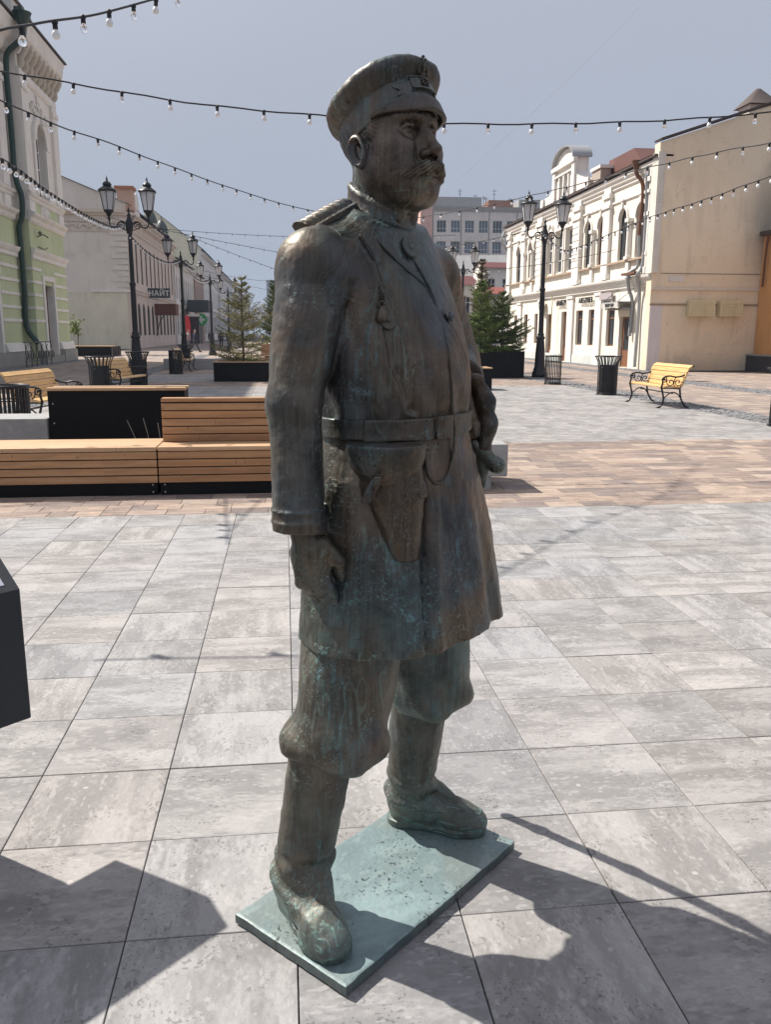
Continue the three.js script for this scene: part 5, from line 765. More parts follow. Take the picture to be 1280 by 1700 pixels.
// ---------------------------------------------------------------- distant passers-by
{
  const person = (label, pos, turn, top, low, stride, bag) => {
    const t = thing('person', label, 'person', pos, turn);
    const f = (x, y, z) => { let d = ell(x, y, z, 0, 1.62, 0.01, 0.085, 0.12, 0.1); d = smin(d, cap(x, y, z, [0, 1.40, 0], [0, 1.56, 0], 0.07, 0.055), 0.04);
      d = smin(d, ell(x, y, z, 0, 1.22, 0, 0.20, 0.28, 0.13), 0.05); d = smin(d, ell(x, y, z, 0, 0.95, 0, 0.175, 0.16, 0.13), 0.06);
      for (const s of [-1, 1]) { const k = s * stride; d = smin(d, cap(x, y, z, [s * 0.09, 0.9, 0], [s * 0.10, 0.48, k * 0.16], 0.095, 0.06), 0.03); d = smin(d, cap(x, y, z, [s * 0.10, 0.48, k * 0.16], [s * 0.10, 0.06, k * 0.34 - (k < 0 ? 0.1 : 0)], 0.06, 0.045), 0.02); d = smin(d, cap(x, y, z, [s * 0.10, 0.045, k * 0.34 - 0.04], [s * 0.11, 0.04, k * 0.34 + 0.13], 0.045, 0.04), 0.03);
        d = smin(d, bend(x, y, z, [[s * 0.19, 1.38, 0], [s * 0.25, 1.10, -k * 0.06], [s * 0.24, 0.86, -k * 0.14]], [0.062, 0.05, 0.04], 0.02), 0.03); }
      return d; };
    const g = sdfMesh(f, [-0.4, 0, -0.5], [0.4, 1.8, 0.5], 0.026, (o, x, y, z) => { const c = y > 1.72 || (y > 1.6 && z < -0.02) ? [0.03, 0.022, 0.018] : y > 1.47 ? [0.42, 0.27, 0.2] : y < 0.07 ? [0.03, 0.03, 0.03] : y < 0.88 ? low : (Math.abs(x) > 0.19 && y < 0.9) ? [0.42, 0.27, 0.2] : top; o[0] = c[0]; o[1] = c[1]; o[2] = c[2]; });
    part('body', g, new THREE.MeshStandardMaterial({ color: 0xffffff, vertexColors: true, roughness: 0.85 }), t);
  };
  person('person in dark clothes striding across the far street', [-6.9, 0, -68], 1.7, [0.02, 0.025, 0.05], [0.03, 0.03, 0.04], 1.0);
  person('person in a grey-pink jacket behind the striding walker', [-7.5, 0, -69], 2.2, [0.28, 0.2, 0.21], [0.10, 0.10, 0.13], 0.3);
  person('person in black standing by the shop doors', [-7.0, 0, -84], 0.3, [0.02, 0.02, 0.022], [0.02, 0.02, 0.03], 0.1);
  person('person in black with a pale face, one of the two at the right', [-5.9, 0, -82], 0.1, [0.018, 0.018, 0.02], [0.02, 0.02, 0.025], 0.15);
  person('person in black nearest the third lamp post', [-5.2, 0, -82.5], -0.2, [0.015, 0.015, 0.02], [0.02, 0.02, 0.025], 0.05);
  const fl = thing('feather_flag', 'tall red feather flag on the far pavement', 'flag', [-7.9, 0, -72], 0.5);
  part('cloth', at(lathe([[0, 1.6], [0.42, 1.9], [0.40, 3.2], [0.28, 3.8], [0, 4.1]], 14).scale(0.75, 0.64, 0.25), 0, 0.28, 0), mat(0.42, 0.02, 0.025, 0.8), fl); part('pole', cyl(0.02, 0.02, 1.5), IRON, fl);
}
// ---------------------------------------------------------------- buildings
const PLASTER_TEX = tex(1024, 1024, (u, v) => { const a = fbmP(u * 5, v * 5, 5, 5, 2), b = fbmP(u * 30, v * 8, 30, 3, 9), g = noiseP(u * 250, v * 250, 250, 4), st = sst(0.55, 0.75, fbmP(u * 14, v * 3, 14, 4, 15)); const k = 0.90 + 0.16 * (a - 0.5) + 0.08 * (b - 0.5) + 0.05 * (g - 0.5) - 0.07 * st; return [k, k * 0.995, k * 0.985]; });
const BRICK_BUMP = tex(512, 512, (u, v) => { const row = Math.floor(v * 28), x = u * 8 + (row & 1) * 0.5, fx = x - Math.floor(x), fy = v * 28 - row; const m = fx < 0.05 || fy < 0.13 ? 0.15 : 0.75; return m + 0.25 * (fbmP(u * 40, v * 40, 40, 3, 6) - 0.5); }, false);
const wallMat = (r, g, b, k = 0.22, brick = false, rough = 0.9) => new THREE.MeshStandardMaterial({ color: lin(r, g, b), map: rep(PLASTER_TEX, k), roughness: rough, ...(brick ? { bumpMap: rep(BRICK_BUMP, 0.47), bumpScale: 0.012 } : { bumpMap: rep(SLAB_BUMP, 0.8), bumpScale: 0.002 }) });
const CREAM = wallMat(0.88, 0.825, 0.72), TRIM = wallMat(0.84, 0.81, 0.76, 0.3), TRIMBRICK = wallMat(0.82, 0.77, 0.69, 0.3, true), BEIGE = wallMat(0.72, 0.585, 0.43, 0.16), GREEN = wallMat(0.57, 0.63, 0.39), WHITE_W = wallMat(0.84, 0.80, 0.74), OLDWHITE = wallMat(0.80, 0.73, 0.665, 0.12, true), STONE = wallMat(0.34, 0.335, 0.31, 0.5);
const GLASS = new THREE.MeshStandardMaterial({ color: lin(0.035, 0.042, 0.05), roughness: 0.06, metalness: 0 }), GLASS_DULL = new THREE.MeshPhysicalMaterial({ color: lin(0.03, 0.034, 0.04), roughness: 0.5, specularIntensity: 0.25 }), GLASS_BLUE = new THREE.MeshStandardMaterial({ color: lin(0.10, 0.125, 0.16), roughness: 0.08 }), FRAME_W = mat(0.72, 0.71, 0.69, 0.5), FRAME_B = mat(0.22, 0.095, 0.045, 0.55), FRAME_D = mat(0.05, 0.04, 0.035, 0.6), TIN = new THREE.MeshStandardMaterial({ color: lin(0.33, 0.34, 0.35), roughness: 0.55, metalness: 0.4 }), RUST = wallMat(0.16, 0.07, 0.035, 0.6, false, 0.8), ROOF_D = wallMat(0.075, 0.052, 0.045, 0.5, false, 0.7), ROOF_R = wallMat(0.13, 0.028, 0.024, 0.5, false, 0.7), PIPE_G = new THREE.MeshStandardMaterial({ color: lin(0.012, 0.04, 0.032), roughness: 0.35, metalness: 0.1 });
const GABLE_TEX = tex(1024, 1024, (u, v) => { // 20 m of old render: patches, damp runs, hair cracks and a soot smear near the low neighbour
  const x = u * 20, y = v * 20, a = fbm3(x * 0.35, y * 0.3, 3, 4), b = fbm3(x * 3.2, y * 0.45, 9, 3), g = noise3(x * 14, y * 14, 2); let k = 0.94 + 0.20 * (a - 0.5) + 0.05 * (g - 0.5) - 0.10 * sst(0.56, 0.72, b) * sst(11, 4, y);
  const patch = sst(0.60, 0.63, fbm3(x * 0.8 + 30, y * 0.9, 5, 3)); k *= 1 - 0.05 * patch; const ck = Math.abs(fbm3(x * 0.9, y * 0.7 + 9, 12, 4) - 0.5); k *= 1 - 0.16 * sst(0.006, 0.0, ck); k *= 1 - 0.25 * sst(0.9, 0.0, y) * (0.4 + 0.6 * b);
  const so = sst(2.2, 0.2, hyp2((x - 19.9) * 1.25, (y - 5.9) * 0.8) + 1.1 * (fbm3(x * 0.9, y * 0.6, 22, 3) - 0.5)); k *= 1 - 0.5 * so; return [k, k * (0.99 + 0.02 * so), k * (0.97 + 0.06 * so)]; });
const GABLE_M = new THREE.MeshStandardMaterial({ color: lin(0.88, 0.74, 0.56), map: rep(GABLE_TEX, 0.05), roughness: 0.92, bumpMap: rep(SLAB_BUMP, 0.6), bumpScale: 0.004 });
function wallGeo(outline, holes, t) { // wall with real openings, front face at z = 0
  const s = new THREE.Shape(outline.map(p => new THREE.Vector2(...p)));
  for (const h of holes) { const p = new THREE.Path(); const [x0, x1, y0, y1, arch] = h; p.moveTo(x0, y0); p.lineTo(x1, y0); if (arch) { const r = (x1 - x0) / 2; p.lineTo(x1, y1 - r); p.absarc((x0 + x1) / 2, y1 - r, r, 0, Math.PI, false); p.lineTo(x0, y0); } else { p.lineTo(x1, y1); p.lineTo(x0, y1); p.lineTo(x0, y0); } s.holes.push(p); }
  const g = new THREE.ExtrudeGeometry(s, { depth: t, bevelEnabled: false, curveSegments: 10 }); g.translate(0, 0, -t); return uvBox(g);
}
function windowIn(t, [x0, x1, y0, y1, arch], deep, fm, gm, bars = [0.68], verts = [0.5], name = 'window') {
  const z = -deep, w = 0.06, L = [], cx = (x0 + x1) / 2, r = (x1 - x0) / 2;
  L.push(slab(x0, x0 + w, y0, y1 - (arch ? r : 0), z - 0.05, z), slab(x1 - w, x1, y0, y1 - (arch ? r : 0), z - 0.05, z), slab(x0 + w, x1 - w, y0, y0 + w, z - 0.05, z));
  if (arch) { const s = new THREE.Shape(); s.absarc(cx, y1 - r, r, 0, Math.PI, false); s.lineTo(cx - r + w, y1 - r); s.absarc(cx, y1 - r, r - w, Math.PI, 0, true); const g = new THREE.ExtrudeGeometry(s, { depth: 0.05, bevelEnabled: false, curveSegments: 10 }); g.translate(0, 0, z - 0.05); L.push(g); } else L.push(slab(x0 + w, x1 - w, y1 - w, y1, z - 0.05, z));
  for (const b of bars) L.push(slab(x0 + w, x1 - w, lerp(y0, y1, b) - 0.03, lerp(y0, y1, b) + 0.03, z - 0.045, z - 0.004)); for (const v of verts) L.push(slab(lerp(x0, x1, v) - 0.025, lerp(x0, x1, v) + 0.025, y0 + w, y1 - (arch ? 0.04 : w), z - 0.047, z - 0.006));
  const f = part(name, L.map(g => uvBox(g)), fm, t); part('pane', uvBox(slab(x0 + 0.01, x1 - 0.01, y0 + 0.01, y1 - (arch ? r * 0.25 : 0.01), z - 0.035, z - 0.028)), gm, f); return f;
}
function doorIn(t, [x0, x1, y0, y1], deep, m, glass = true) { const z = -deep, L = [slab(x0, x0 + 0.08, y0, y1, z - 0.06, z), slab(x1 - 0.08, x1, y0, y1, z - 0.06, z), slab(x0 + 0.08, x1 - 0.08, y1 - 0.08, y1, z - 0.06, z), slab(x0 + 0.08, x1 - 0.08, y0, y0 + 0.75, z - 0.055, z - 0.01), slab(x0 + 0.16, x1 - 0.16, y0 + 0.15, y0 + 0.62, z - 0.02, z + 0.006), slab(x0 + 0.08, x0 + 0.2, y0 + 0.75, y1 - 0.08, z - 0.055, z - 0.012), slab(x1 - 0.2, x1 - 0.08, y0 + 0.75, y1 - 0.08, z - 0.055, z - 0.012)];
  const d = part('door', L.map(g => uvBox(g)), m, t); part('pane', uvBox(slab(x0 + 0.2, x1 - 0.2, y0 + 0.75, y1 - 0.08, z - 0.04, z - 0.03)), GLASS, d); part('handle', bar(V(x0 + 0.14, y0 + 0.9, z + 0.03), V(x0 + 0.14, y0 + 1.25, z + 0.03), 0.015), STEEL, d); return d; }
const molding = (x0, x1, prof) => { // horizontal moulding along x from an outline of [out, y]
  const s = new THREE.Shape([[-0.02, prof[0][1]], ...prof, [-0.02, prof[prof.length - 1][1]]].map(p => new THREE.Vector2(p[0], p[1]))), g = new THREE.ExtrudeGeometry(s, { depth: x1 - x0, bevelEnabled: false }); g.rotateY(-Math.PI / 2); g.scale(1, 1, 1); g.translate(x1, 0, 0); return uvBox(g); };

{ // ---- cream two-storey shop building on the right, street front facing left
  const t = thing('cream_building', 'long cream two-storey building with arched windows and a curved gable on the right', 'building', [15.2, 0, -58.2], -Math.PI / 2), q = (z) => z + 58.2, Wd = 23.9;
  const arch = [[-36.62, -35.55], [-38.55, -37.6], [-41.2, -40.25], [-43.0, -42.05], [-53.1, -52.2], [-55.85, -54.85], [-51.9, -51.1]].map(([a, b]) => [q(a), q(b), 4.75, 6.98, true]);
  const rect = [[-45.75, -44.7], [-47.5, -46.35], [-49.1, -48.1]].map(([a, b]) => [q(a), q(b), 4.8, 6.95]);
  const low = [[-39.45, -38.45], [-41.9, -40.9], [-43.75, -42.75], [-51.3, -50.5], [-53.6, -52.8], [-56, -55.2]].map(([a, b]) => [q(a), q(b), 0.93, 2.68]);
  const doors = [[-37.85, -36.65], [-46.15, -45.05], [-48.9, -48.0]].map(([a, b], i) => [q(a), q(b), 0.02, [2.26, 2.68, 2.6][i]]);
  part('wall', wallGeo([[0, 0], [Wd, 0], [Wd, 8.3], [0, 8.3]], [...arch, ...rect, ...low, ...doors], 0.42), CREAM, t);
  arch.forEach((a, i) => windowIn(t, a, 0.12, i === 0 || i === 2 ? FRAME_B : FRAME_D, GLASS, [0.66], [0.5])); rect.forEach(a => windowIn(t, a, 0.11, FRAME_W, GLASS, [0.62, 0.3])); low.forEach(a => windowIn(t, a, 0.13, FRAME_B, GLASS, [0.74], [])); doors.forEach(a => doorIn(t, a, 0.16, FRAME_B));
  part('plinth', uvBox(slab(0, q(-46.25), 0, 0.42, 0.002, 0.05)), wallMat(0.66, 0.69, 0.66), t); part('plinth', uvBox(slab(q(-44.95), q(-37.95), 0, 0.42, 0.002, 0.05)), wallMat(0.66, 0.69, 0.66), t);
  const cor = [[0.05, 3.45], [0.10, 3.50], [0.10, 3.58], [0.16, 3.62], [0.20, 3.74], [0.30, 3.82], [0.32, 3.90], [0.04, 3.97]]; part('cornice', molding(0, Wd, cor), wallMat(0.80, 0.78, 0.73, 0.5), t);
  part('sill', uvBox(slab(0, Wd, 4.62, 4.70, 0.003, 0.16)), wallMat(0.44, 0.33, 0.24, 0.5), t);
  part('cornice', molding(0, Wd, [[0.04, 7.85], [0.08, 7.9], [0.08, 8.0], [0.16, 8.06], [0.18, 8.16], [0.26, 8.24], [0.28, 8.36], [0.05, 8.42]]), TRIM, t);
  part('string_course', molding(q(-44.3), Wd, [[0.03, 7.28], [0.07, 7.31], [0.07, 7.38], [0.02, 7.41]]), TRIM, t); part('string_course', molding(0, q(-50.9), [[0.03, 7.28], [0.07, 7.31], [0.07, 7.38], [0.02, 7.41]]), TRIM, t);
  part('eave', uvBox(slab(-0.1, Wd + 0.05, 8.44, 8.52, -0.4, 0.38)), ROOF_D, t);
  for (const [a, b, y0, y1, d] of [[-40.2, -39.4, 3.98, 8.3, 0.16], [-44.35, -43.35, 3.98, 8.3, 0.18], [-50.9, -49.9, 3.98, 8.3, 0.18], [-35.3, -34.9, 3.98, 8.3, 0.2], [-57.8, -57.0, 3.98, 8.3, 0.16], [-54.4, -53.6, 3.98, 8.3, 0.14], [-40.85, -40.05, 0, 3.44, 0.1], [-45.0, -44.1, 0, 3.44, 0.1], [-50.3, -49.5, 0, 3.44, 0.1], [-54.9, -54.1, 0, 3.44, 0.1], [-58.1, -57.4, 0, 3.44, 0.1]]) part('pilaster', [slab(q(a), q(b), y0, y1, 0.003, d), ...(y0 > 1 ? [slab(q(a) - 0.06, q(b) + 0.06, 7.18, 7.30, 0.004, d + 0.07), slab(q(a) - 0.05, q(b) + 0.05, 3.99, 4.25, 0.004, d + 0.05), slab(q(a) - 0.06, q(b) + 0.06, 7.62, 7.80, 0.004, d + 0.08), ...(b - a > 0.95 ? [0, 1, 2, 3, 4, 5, 6].map(k => slab(q(a) - 0.015, q(b) + 0.015, 4.85 + k * 0.33, 5.08 + k * 0.33, 0.005, d + 0.025)) : [])] : [slab(q(a) - 0.04, q(b) + 0.04, 3.30, 3.44, 0.004, d + 0.05)])].map(g => uvBox(g)), TRIM, t);
  for (const a of arch) { const s = new THREE.Shape(), cx = (a[0] + a[1]) / 2, r = (a[1] - a[0]) / 2, y = a[3] - r; s.absarc(cx, y, r + 0.13, 0, Math.PI, false); s.lineTo(cx - r - 0.003, y); s.absarc(cx, y, r + 0.003, Math.PI, 0, true); const g = new THREE.ExtrudeGeometry(s, { depth: 0.06, bevelEnabled: false, curveSegments: 12 }); g.translate(0, 0, 0.004); part('archivolt', [uvBox(g), uvBox(slab(cx - 0.07, cx + 0.07, y + r - 0.02, y + r + 0.32, 0.066, 0.12)), uvBox(slab(cx - 0.16, cx + 0.16, y + r + 0.30, y + r + 0.36, 0.066, 0.15))], TRIM, t); }
  for (const x of [-37.12, -41.62, -53.65, -51.98, -35.1]) part('half_column', [uvBox(at(new THREE.CylinderGeometry(0.13, 0.15, 1.62, 10), q(x), 5.5, 0.06)), uvBox(slab(q(x) - 0.2, q(x) + 0.2, 6.29, 6.44, 0.004, 0.24)), uvBox(slab(q(x) - 0.19, q(x) + 0.19, 4.71, 4.84, 0.004, 0.22)), uvBox(slab(q(x) - 0.16, q(x) + 0.16, 4.0, 4.6, 0.004, 0.12))], TRIM, t);
  for (const r of rect) { const cx = (r[0] + r[1]) / 2, g = new THREE.TorusGeometry(0.36, 0.07, 6, 16, Math.PI); g.translate(cx, 7.18, 0.05); part('hood', [uvBox(slab(r[0] - 0.16, r[1] + 0.16, 7.02, 7.12, 0.004, 0.14)), uvBox(g), uvBox(slab(cx - 0.3, cx + 0.3, 7.12, 7.3, 0.003, 0.04)), uvBox(slab(r[0] - 0.2, r[0] - 0.06, 4.72, 7.02, 0.004, 0.09)), uvBox(slab(r[1] + 0.06, r[1] + 0.2, 4.72, 7.02, 0.004, 0.09))], TRIM, t); }
  // curved attic gable
  { const c = q(-46.65), P = [[-3.85, 8.42], [-3.85, 8.98], [-3.7, 9.12], [-2.9, 9.16], [-2.25, 9.35], [-1.66, 9.75], [-1.66, 10.45], [1.66, 10.45], [1.66, 9.75], [2.25, 9.35], [2.9, 9.16], [3.7, 9.12], [3.85, 8.98], [3.85, 8.42]], hole = [[-0.62, -0.14], [0.14, 0.62]];
    const seg = new THREE.Shape(); seg.absarc(0, 0, 1.66, 0, Math.PI, false); const sg = new THREE.ExtrudeGeometry(seg, { depth: 0.7, bevelEnabled: false, curveSegments: 18 }); sg.scale(1, 0.42, 1); sg.translate(c, 10.45, -0.7);
    part('gable_attic', [wallGeo(P.map(([x, y]) => [c + x, y]), hole.map(([a, b]) => [c + a, c + b, 8.72, 9.75]), 0.7), uvBox(sg)], TRIM, t);
    const rim = new THREE.Shape(); rim.absarc(0, 0, 1.86, 0, Math.PI, false); rim.lineTo(-1.69, 0); rim.absarc(0, 0, 1.69, Math.PI, 0, true); const rg = new THREE.ExtrudeGeometry(rim, { depth: 1.05, bevelEnabled: false, curveSegments: 18 }); rg.scale(1, 0.44, 1); rg.translate(c, 10.46, -0.82);
    part('gable_hood', uvBox(rg), TIN, t);
    [[-1.9, 1.9, 10.22, 10.44, 0.2], [-1.86, 1.86, 9.86, 9.96, 0.12], [-1.84, -1.40, 8.5, 10.2, 0.13], [1.40, 1.84, 8.5, 10.2, 0.13], [-0.09, 0.09, 8.6, 9.84, 0.09], [-0.84, -0.68, 8.6, 9.84, 0.08], [0.68, 0.84, 8.6, 9.84, 0.08], [-4.0, -3.5, 8.5, 9.1, 0.12], [3.5, 4.0, 8.5, 9.1, 0.12]].forEach(([a, b, y0, y1, d]) => part('gable_trim', uvBox(slab(c + a, c + b, y0, y1, 0.004, d)), TRIM, t));
    hole.forEach(([a, b]) => windowIn(t, [c + a, c + b, 8.72, 9.75], 0.14, FRAME_W, GLASS, [0.6], []));
    part('chimney', uvBox(slab(c + 3.95, c + 5.1, 8.53, 9.3, -0.62, -0.1)), wallMat(0.50, 0.42, 0.36, 0.5, true), t); part('chimney_cap', uvBox(slab(c + 3.85, c + 5.2, 9.303, 9.45, -0.7, -0.03)), TRIM, t);
    const dm = new THREE.Shape([[-2.4, 8.6], [2.4, 8.6], [1.0, 9.72], [-2.0, 9.72]].map(p => new THREE.Vector2(c + 6.6 + p[0], p[1]))), dg = new THREE.ExtrudeGeometry(dm, { depth: 1.6, bevelEnabled: false }); dg.translate(0, 0, -2.3); part('dormer_roof', uvBox(dg), wallMat(0.17, 0.075, 0.06, 0.4, false, 0.6), t); }
  // gable end towards the square and the roof
  const G = new THREE.Group(); // built in world metres, then turned into the building's own frame
  const gb = wallGeo([[15.02, 0], [33, 0], [33, 8.6], [24.0, 11.9], [15.02, 8.95]], [], 0.5); const toLocal = (g) => { g.translate(-15.2, 0, 58.2); g.rotateY(Math.PI / 2); return g; };
  gb.translate(0, 0, -34.25); part('gable_wall', toLocal(gb), GABLE_M, t);
  const rf = new THREE.BufferGeometry(), e = 0.35; rf.setAttribute('position', new THREE.Float32BufferAttribute([14.85, 8.56, -58.4, 14.85, 8.56, -34.8, 24, 11.7, -34.8, 14.85, 8.56, -58.4, 24, 11.7, -34.8, 24, 11.7, -58.4, 33.2, 8.5, -34.8, 33.2, 8.5, -58.4, 24, 11.7, -58.4, 33.2, 8.5, -34.8, 24, 11.7, -58.4, 24, 11.7, -34.8], 3)); rf.computeVertexNormals(); part('roof', toLocal(uvBox(rf)), wallMat(0.14, 0.065, 0.055, 0.4, false, 0.6), t);
  const cap1 = slab(0.25, 10.0, 0, 0.07, -34.85, -34.15); cap1.rotateZ(Math.atan2(2.95, 8.98)); cap1.translate(14.8, 8.96, 0); part('roof_edge', toLocal(uvBox(cap1)), ROOF_D, t);
  const W2 = (x0, x1, y0, y1, z0, z1) => toLocal(uvBox(slab(x0, x1, y0, y1, z0, z1)));
  part('band', W2(15.0, 19.9, 3.28, 3.38, -34.247, -34.18), wallMat(0.74, 0.66, 0.58), t); part('band', W2(15.0, 19.9, 2.66, 2.73, -34.247, -34.205), wallMat(0.36, 0.27, 0.18), t); part('band', W2(15.4, 19.9, 3.92, 3.95, -34.247, -34.235), wallMat(0.30, 0.25, 0.2), t);
  part('panel', W2(15.03, 15.56, 0.03, 2.655, -34.246, -34.225), wallMat(0.74, 0.69, 0.69), t); part('plaque', W2(15.75, 16.4, 3.62, 3.84, -34.246, -34.225), wallMat(0.74, 0.70, 0.66), t);
  part('corner_pier', W2(14.95, 15.25, 3.95, 8.6, -34.75, -34.16), TRIMBRICK, t);
  part('chimney', W2(19.2, 20.3, 10.0, 10.75, -36.2, -35.3), OLDWHITE, t); const hood = toLocal(uvBox(at(new THREE.CylinderGeometry(0.1, 0.95, 0.7, 4), 19.75, 11.1, -35.75, Math.PI / 4))); part('chimney_hood', hood, ROOF_D, t);
  const pp = (pts, r) => tube(pts.map(p => V(...p)), r, 40, 8); part('drainpipe', [pp([[q(-36.1), 8.4, 0.36], [q(-36.1), 8.1, 0.34], [q(-35.95), 7.7, 0.12], [q(-35.95), 5.6, 0.12]], 0.085), at(new THREE.CylinderGeometry(0.22, 0.09, 0.35, 10), q(-36.1), 8.42, 0.36)], RUST, t); part('drainpipe', pp([[q(-35.95), 5.6, 0.12], [q(-35.95), 4.3, 0.12], [q(-36.1), 4.05, 0.40], [q(-36.25), 3.4, 0.30], [q(-36.3), 3.0, 0.12], [q(-36.3), 1.4, 0.12]], 0.08), TIN, t); part('drainpipe', pp([[q(-35.2), 8.2, 0.3], [q(-35.15), 7.6, 0.26], [q(-35.15), 4.2, 0.26], [q(-35.2), 3.95, 0.42], [q(-35.45), 3.3, 0.16], [q(-35.5), 0.1, 0.14]], 0.075), TIN, t); part('drainpipe', pp([[q(-58.0), 8.2, 0.3], [q(-58.0), 7.6, 0.5], [q(-58.0), 7.0, 0.14], [q(-58.0), 4.2, 0.14], [q(-58.1), 3.7, 0.4], [q(-58.05), 3.2, 0.14], [q(-58.05), 0.1, 0.14]], 0.09), TIN, t);
  part('drain_box', uvBox(slab(q(-36.75), q(-35.3), 3.98, 4.08, 0.1, 0.5)), RUST, t);
}
{ // vent boxes, orange neighbour, shop signs
  const mk = (label, x, w) => { const t = thing('vent_box', label, 'air conditioner cage', [x, 2.22, -34.24]), m = wallMat(0.76, 0.67, 0.43, 0.6); part('cabinet', uvBox(rbx(w, 0.64, 0.34, 0.012, 0, 0.32, 0.18)), m, t); const s = []; for (let r = 0; r < 9; r++) for (let k = 0; k < 16; k++) s.push(slab(-w / 2 + 0.05 + k * (w - 0.1) / 16, -w / 2 + 0.05 + k * (w - 0.1) / 16 + 0.03, 0.06 + r * 0.06, 0.072 + r * 0.06, 0.351, 0.356)); part('louvre', s, mat(0.2, 0.165, 0.10, 0.8), t, { kind: 'stuff' }); };
  mk('left one of two pale perforated vent boxes on the beige gable', 17.15, 1.08); mk('right one of two pale perforated vent boxes on the beige gable', 18.42, 0.98);
  const o = thing('orange_building', 'orange building with dark stone plinth cut off by the right edge', 'building', [19.72, 0, -34.2]);
  const OR = wallMat(0.72, 0.38, 0.15); part('wall', uvBox(slab(0, 9, 0, 5.45, 0, 7)), OR, o); part('plinth', uvBox(slab(-0.32, -0.005, 0, 0.62, 0.02, 7)), wallMat(0.055, 0.05, 0.05, 0.6), o); part('plinth_cap', uvBox(slab(-0.36, -0.005, 0.624, 0.68, 0.01, 7)), STONE, o); part('roof_edge', uvBox(slab(-0.2, 9, 5.452, 5.62, -0.0, 7.2)), ROOF_D, o); part('drainpipe', tube([V(-0.1, 5.4, 0.5), V(-0.14, 5.0, 0.5), V(-0.14, 3.4, 0.45)], 0.05, 12, 7), RUST, o);
  const font = await new FontLoader().loadAsync('fonts/droid/droid_sans_bold.typeface.json'), q = (z) => z;
  const sign = (label, txt, z, y, size, m, back = null, cat = 'sign') => { const t = thing('shop_sign', label, cat, [15.08, y, z], -Math.PI / 2); const g = new TextGeometry(txt, { font, size, depth: 0.025, curveSegments: 4 }); g.computeBoundingBox(); const w = g.boundingBox.max.x; g.translate(-w / 2, 0, 0); if (back) part('board', uvBox(slab(-w / 2 - 0.12, w / 2 + 0.12, -0.1, size + 0.1, -0.06, -0.002)), back, t); part('letters', uvBox(g), m, t); return t; };
  const DK = mat(0.03, 0.028, 0.03, 0.5);
  sign('dark letter sign over the brown shop door, nearer the lamp post', 'ЛАМБУР', -45.9, 3.0, 0.30, DK); sign('dark letter sign over the two narrow ground-floor windows', 'АЛЕБУШЕВ', -42.1, 3.02, 0.27, DK);
  sign('small lettered board over the narrow window by the entrance', 'НОТАРИУС', -39.2, 2.86, 0.13, DK, mat(0.55, 0.52, 0.5, 0.6));
  const pl = thing('sign_board', 'pale pinkish board over the small lettered sign', 'sign', [15.06, 3.08, -39.3], -Math.PI / 2); part('board', uvBox(slab(-0.75, 0.75, 0, 0.3, -0.04, 0.04)), mat(0.44, 0.39, 0.40, 0.5), pl);
  const rd = thing('round_sign', 'round grey hanging sign beside the right lamp post', 'sign', [15.0, 3.12, -49.2], -Math.PI / 2); part('disc', at(new THREE.CylinderGeometry(0.38, 0.38, 0.06, 28), 0, 0, 0.03, 0, Math.PI / 2), mat(0.42, 0.42, 0.42, 0.5), rd); part('rim', at(new THREE.TorusGeometry(0.38, 0.025, 8, 32), 0, 0, 0.06), DK, rd); part('lettering', [slab(-0.24, 0.24, -0.04, 0.0, 0.061, 0.066), slab(-0.17, 0.17, 0.06, 0.09, 0.061, 0.066), slab(-0.2, 0.2, -0.13, -0.10, 0.061, 0.066)], DK, rd);
  const cn = thing('door_canopy', 'ironwork canopy with a lettered front over the near entrance door', 'canopy', [15.18, 2.55, -37.2], -Math.PI / 2); part('roof', uvBox(slab(-0.95, 0.95, 0.30, 0.34, 0, 0.75)), TIN, cn); part('fascia', uvBox(slab(-0.95, 0.95, 0.08, 0.30, 0.72, 0.75)), mat(0.55, 0.53, 0.5, 0.6), cn); { const g = new TextGeometry('ТЕАТР БАР', { font, size: 0.15, depth: 0.015, curveSegments: 3 }); g.computeBoundingBox(); g.translate(-g.boundingBox.max.x / 2, 0.12, 0.752); part('letters', uvBox(g), DK, cn); } part('bracket', [-0.9, 0.9].map(x => bar(V(x, 0.9, 0.02), V(x, 0.34, 0.72), 0.014)), IRON, cn); part('soffit', uvBox(slab(-0.9, 0.9, 0.0, 0.07, 0.02, 0.5)), mat(0.25, 0.24, 0.24, 0.7), cn);
  const vp = thing('flag_pole', 'thin leaning pole with a yellowish tip on the cream wall', 'pole', [14.9, 0, -47.0]); part('pole', tube([V(0, 0.6, 0), V(0, 2.6, 0.0), V(0, 3.2, 0.05), V(0.1, 3.5, -0.4), V(0.25, 3.62, -1.2)], 0.025, 20, 6), mat(0.25, 0.22, 0.1, 0.6), vp);
}
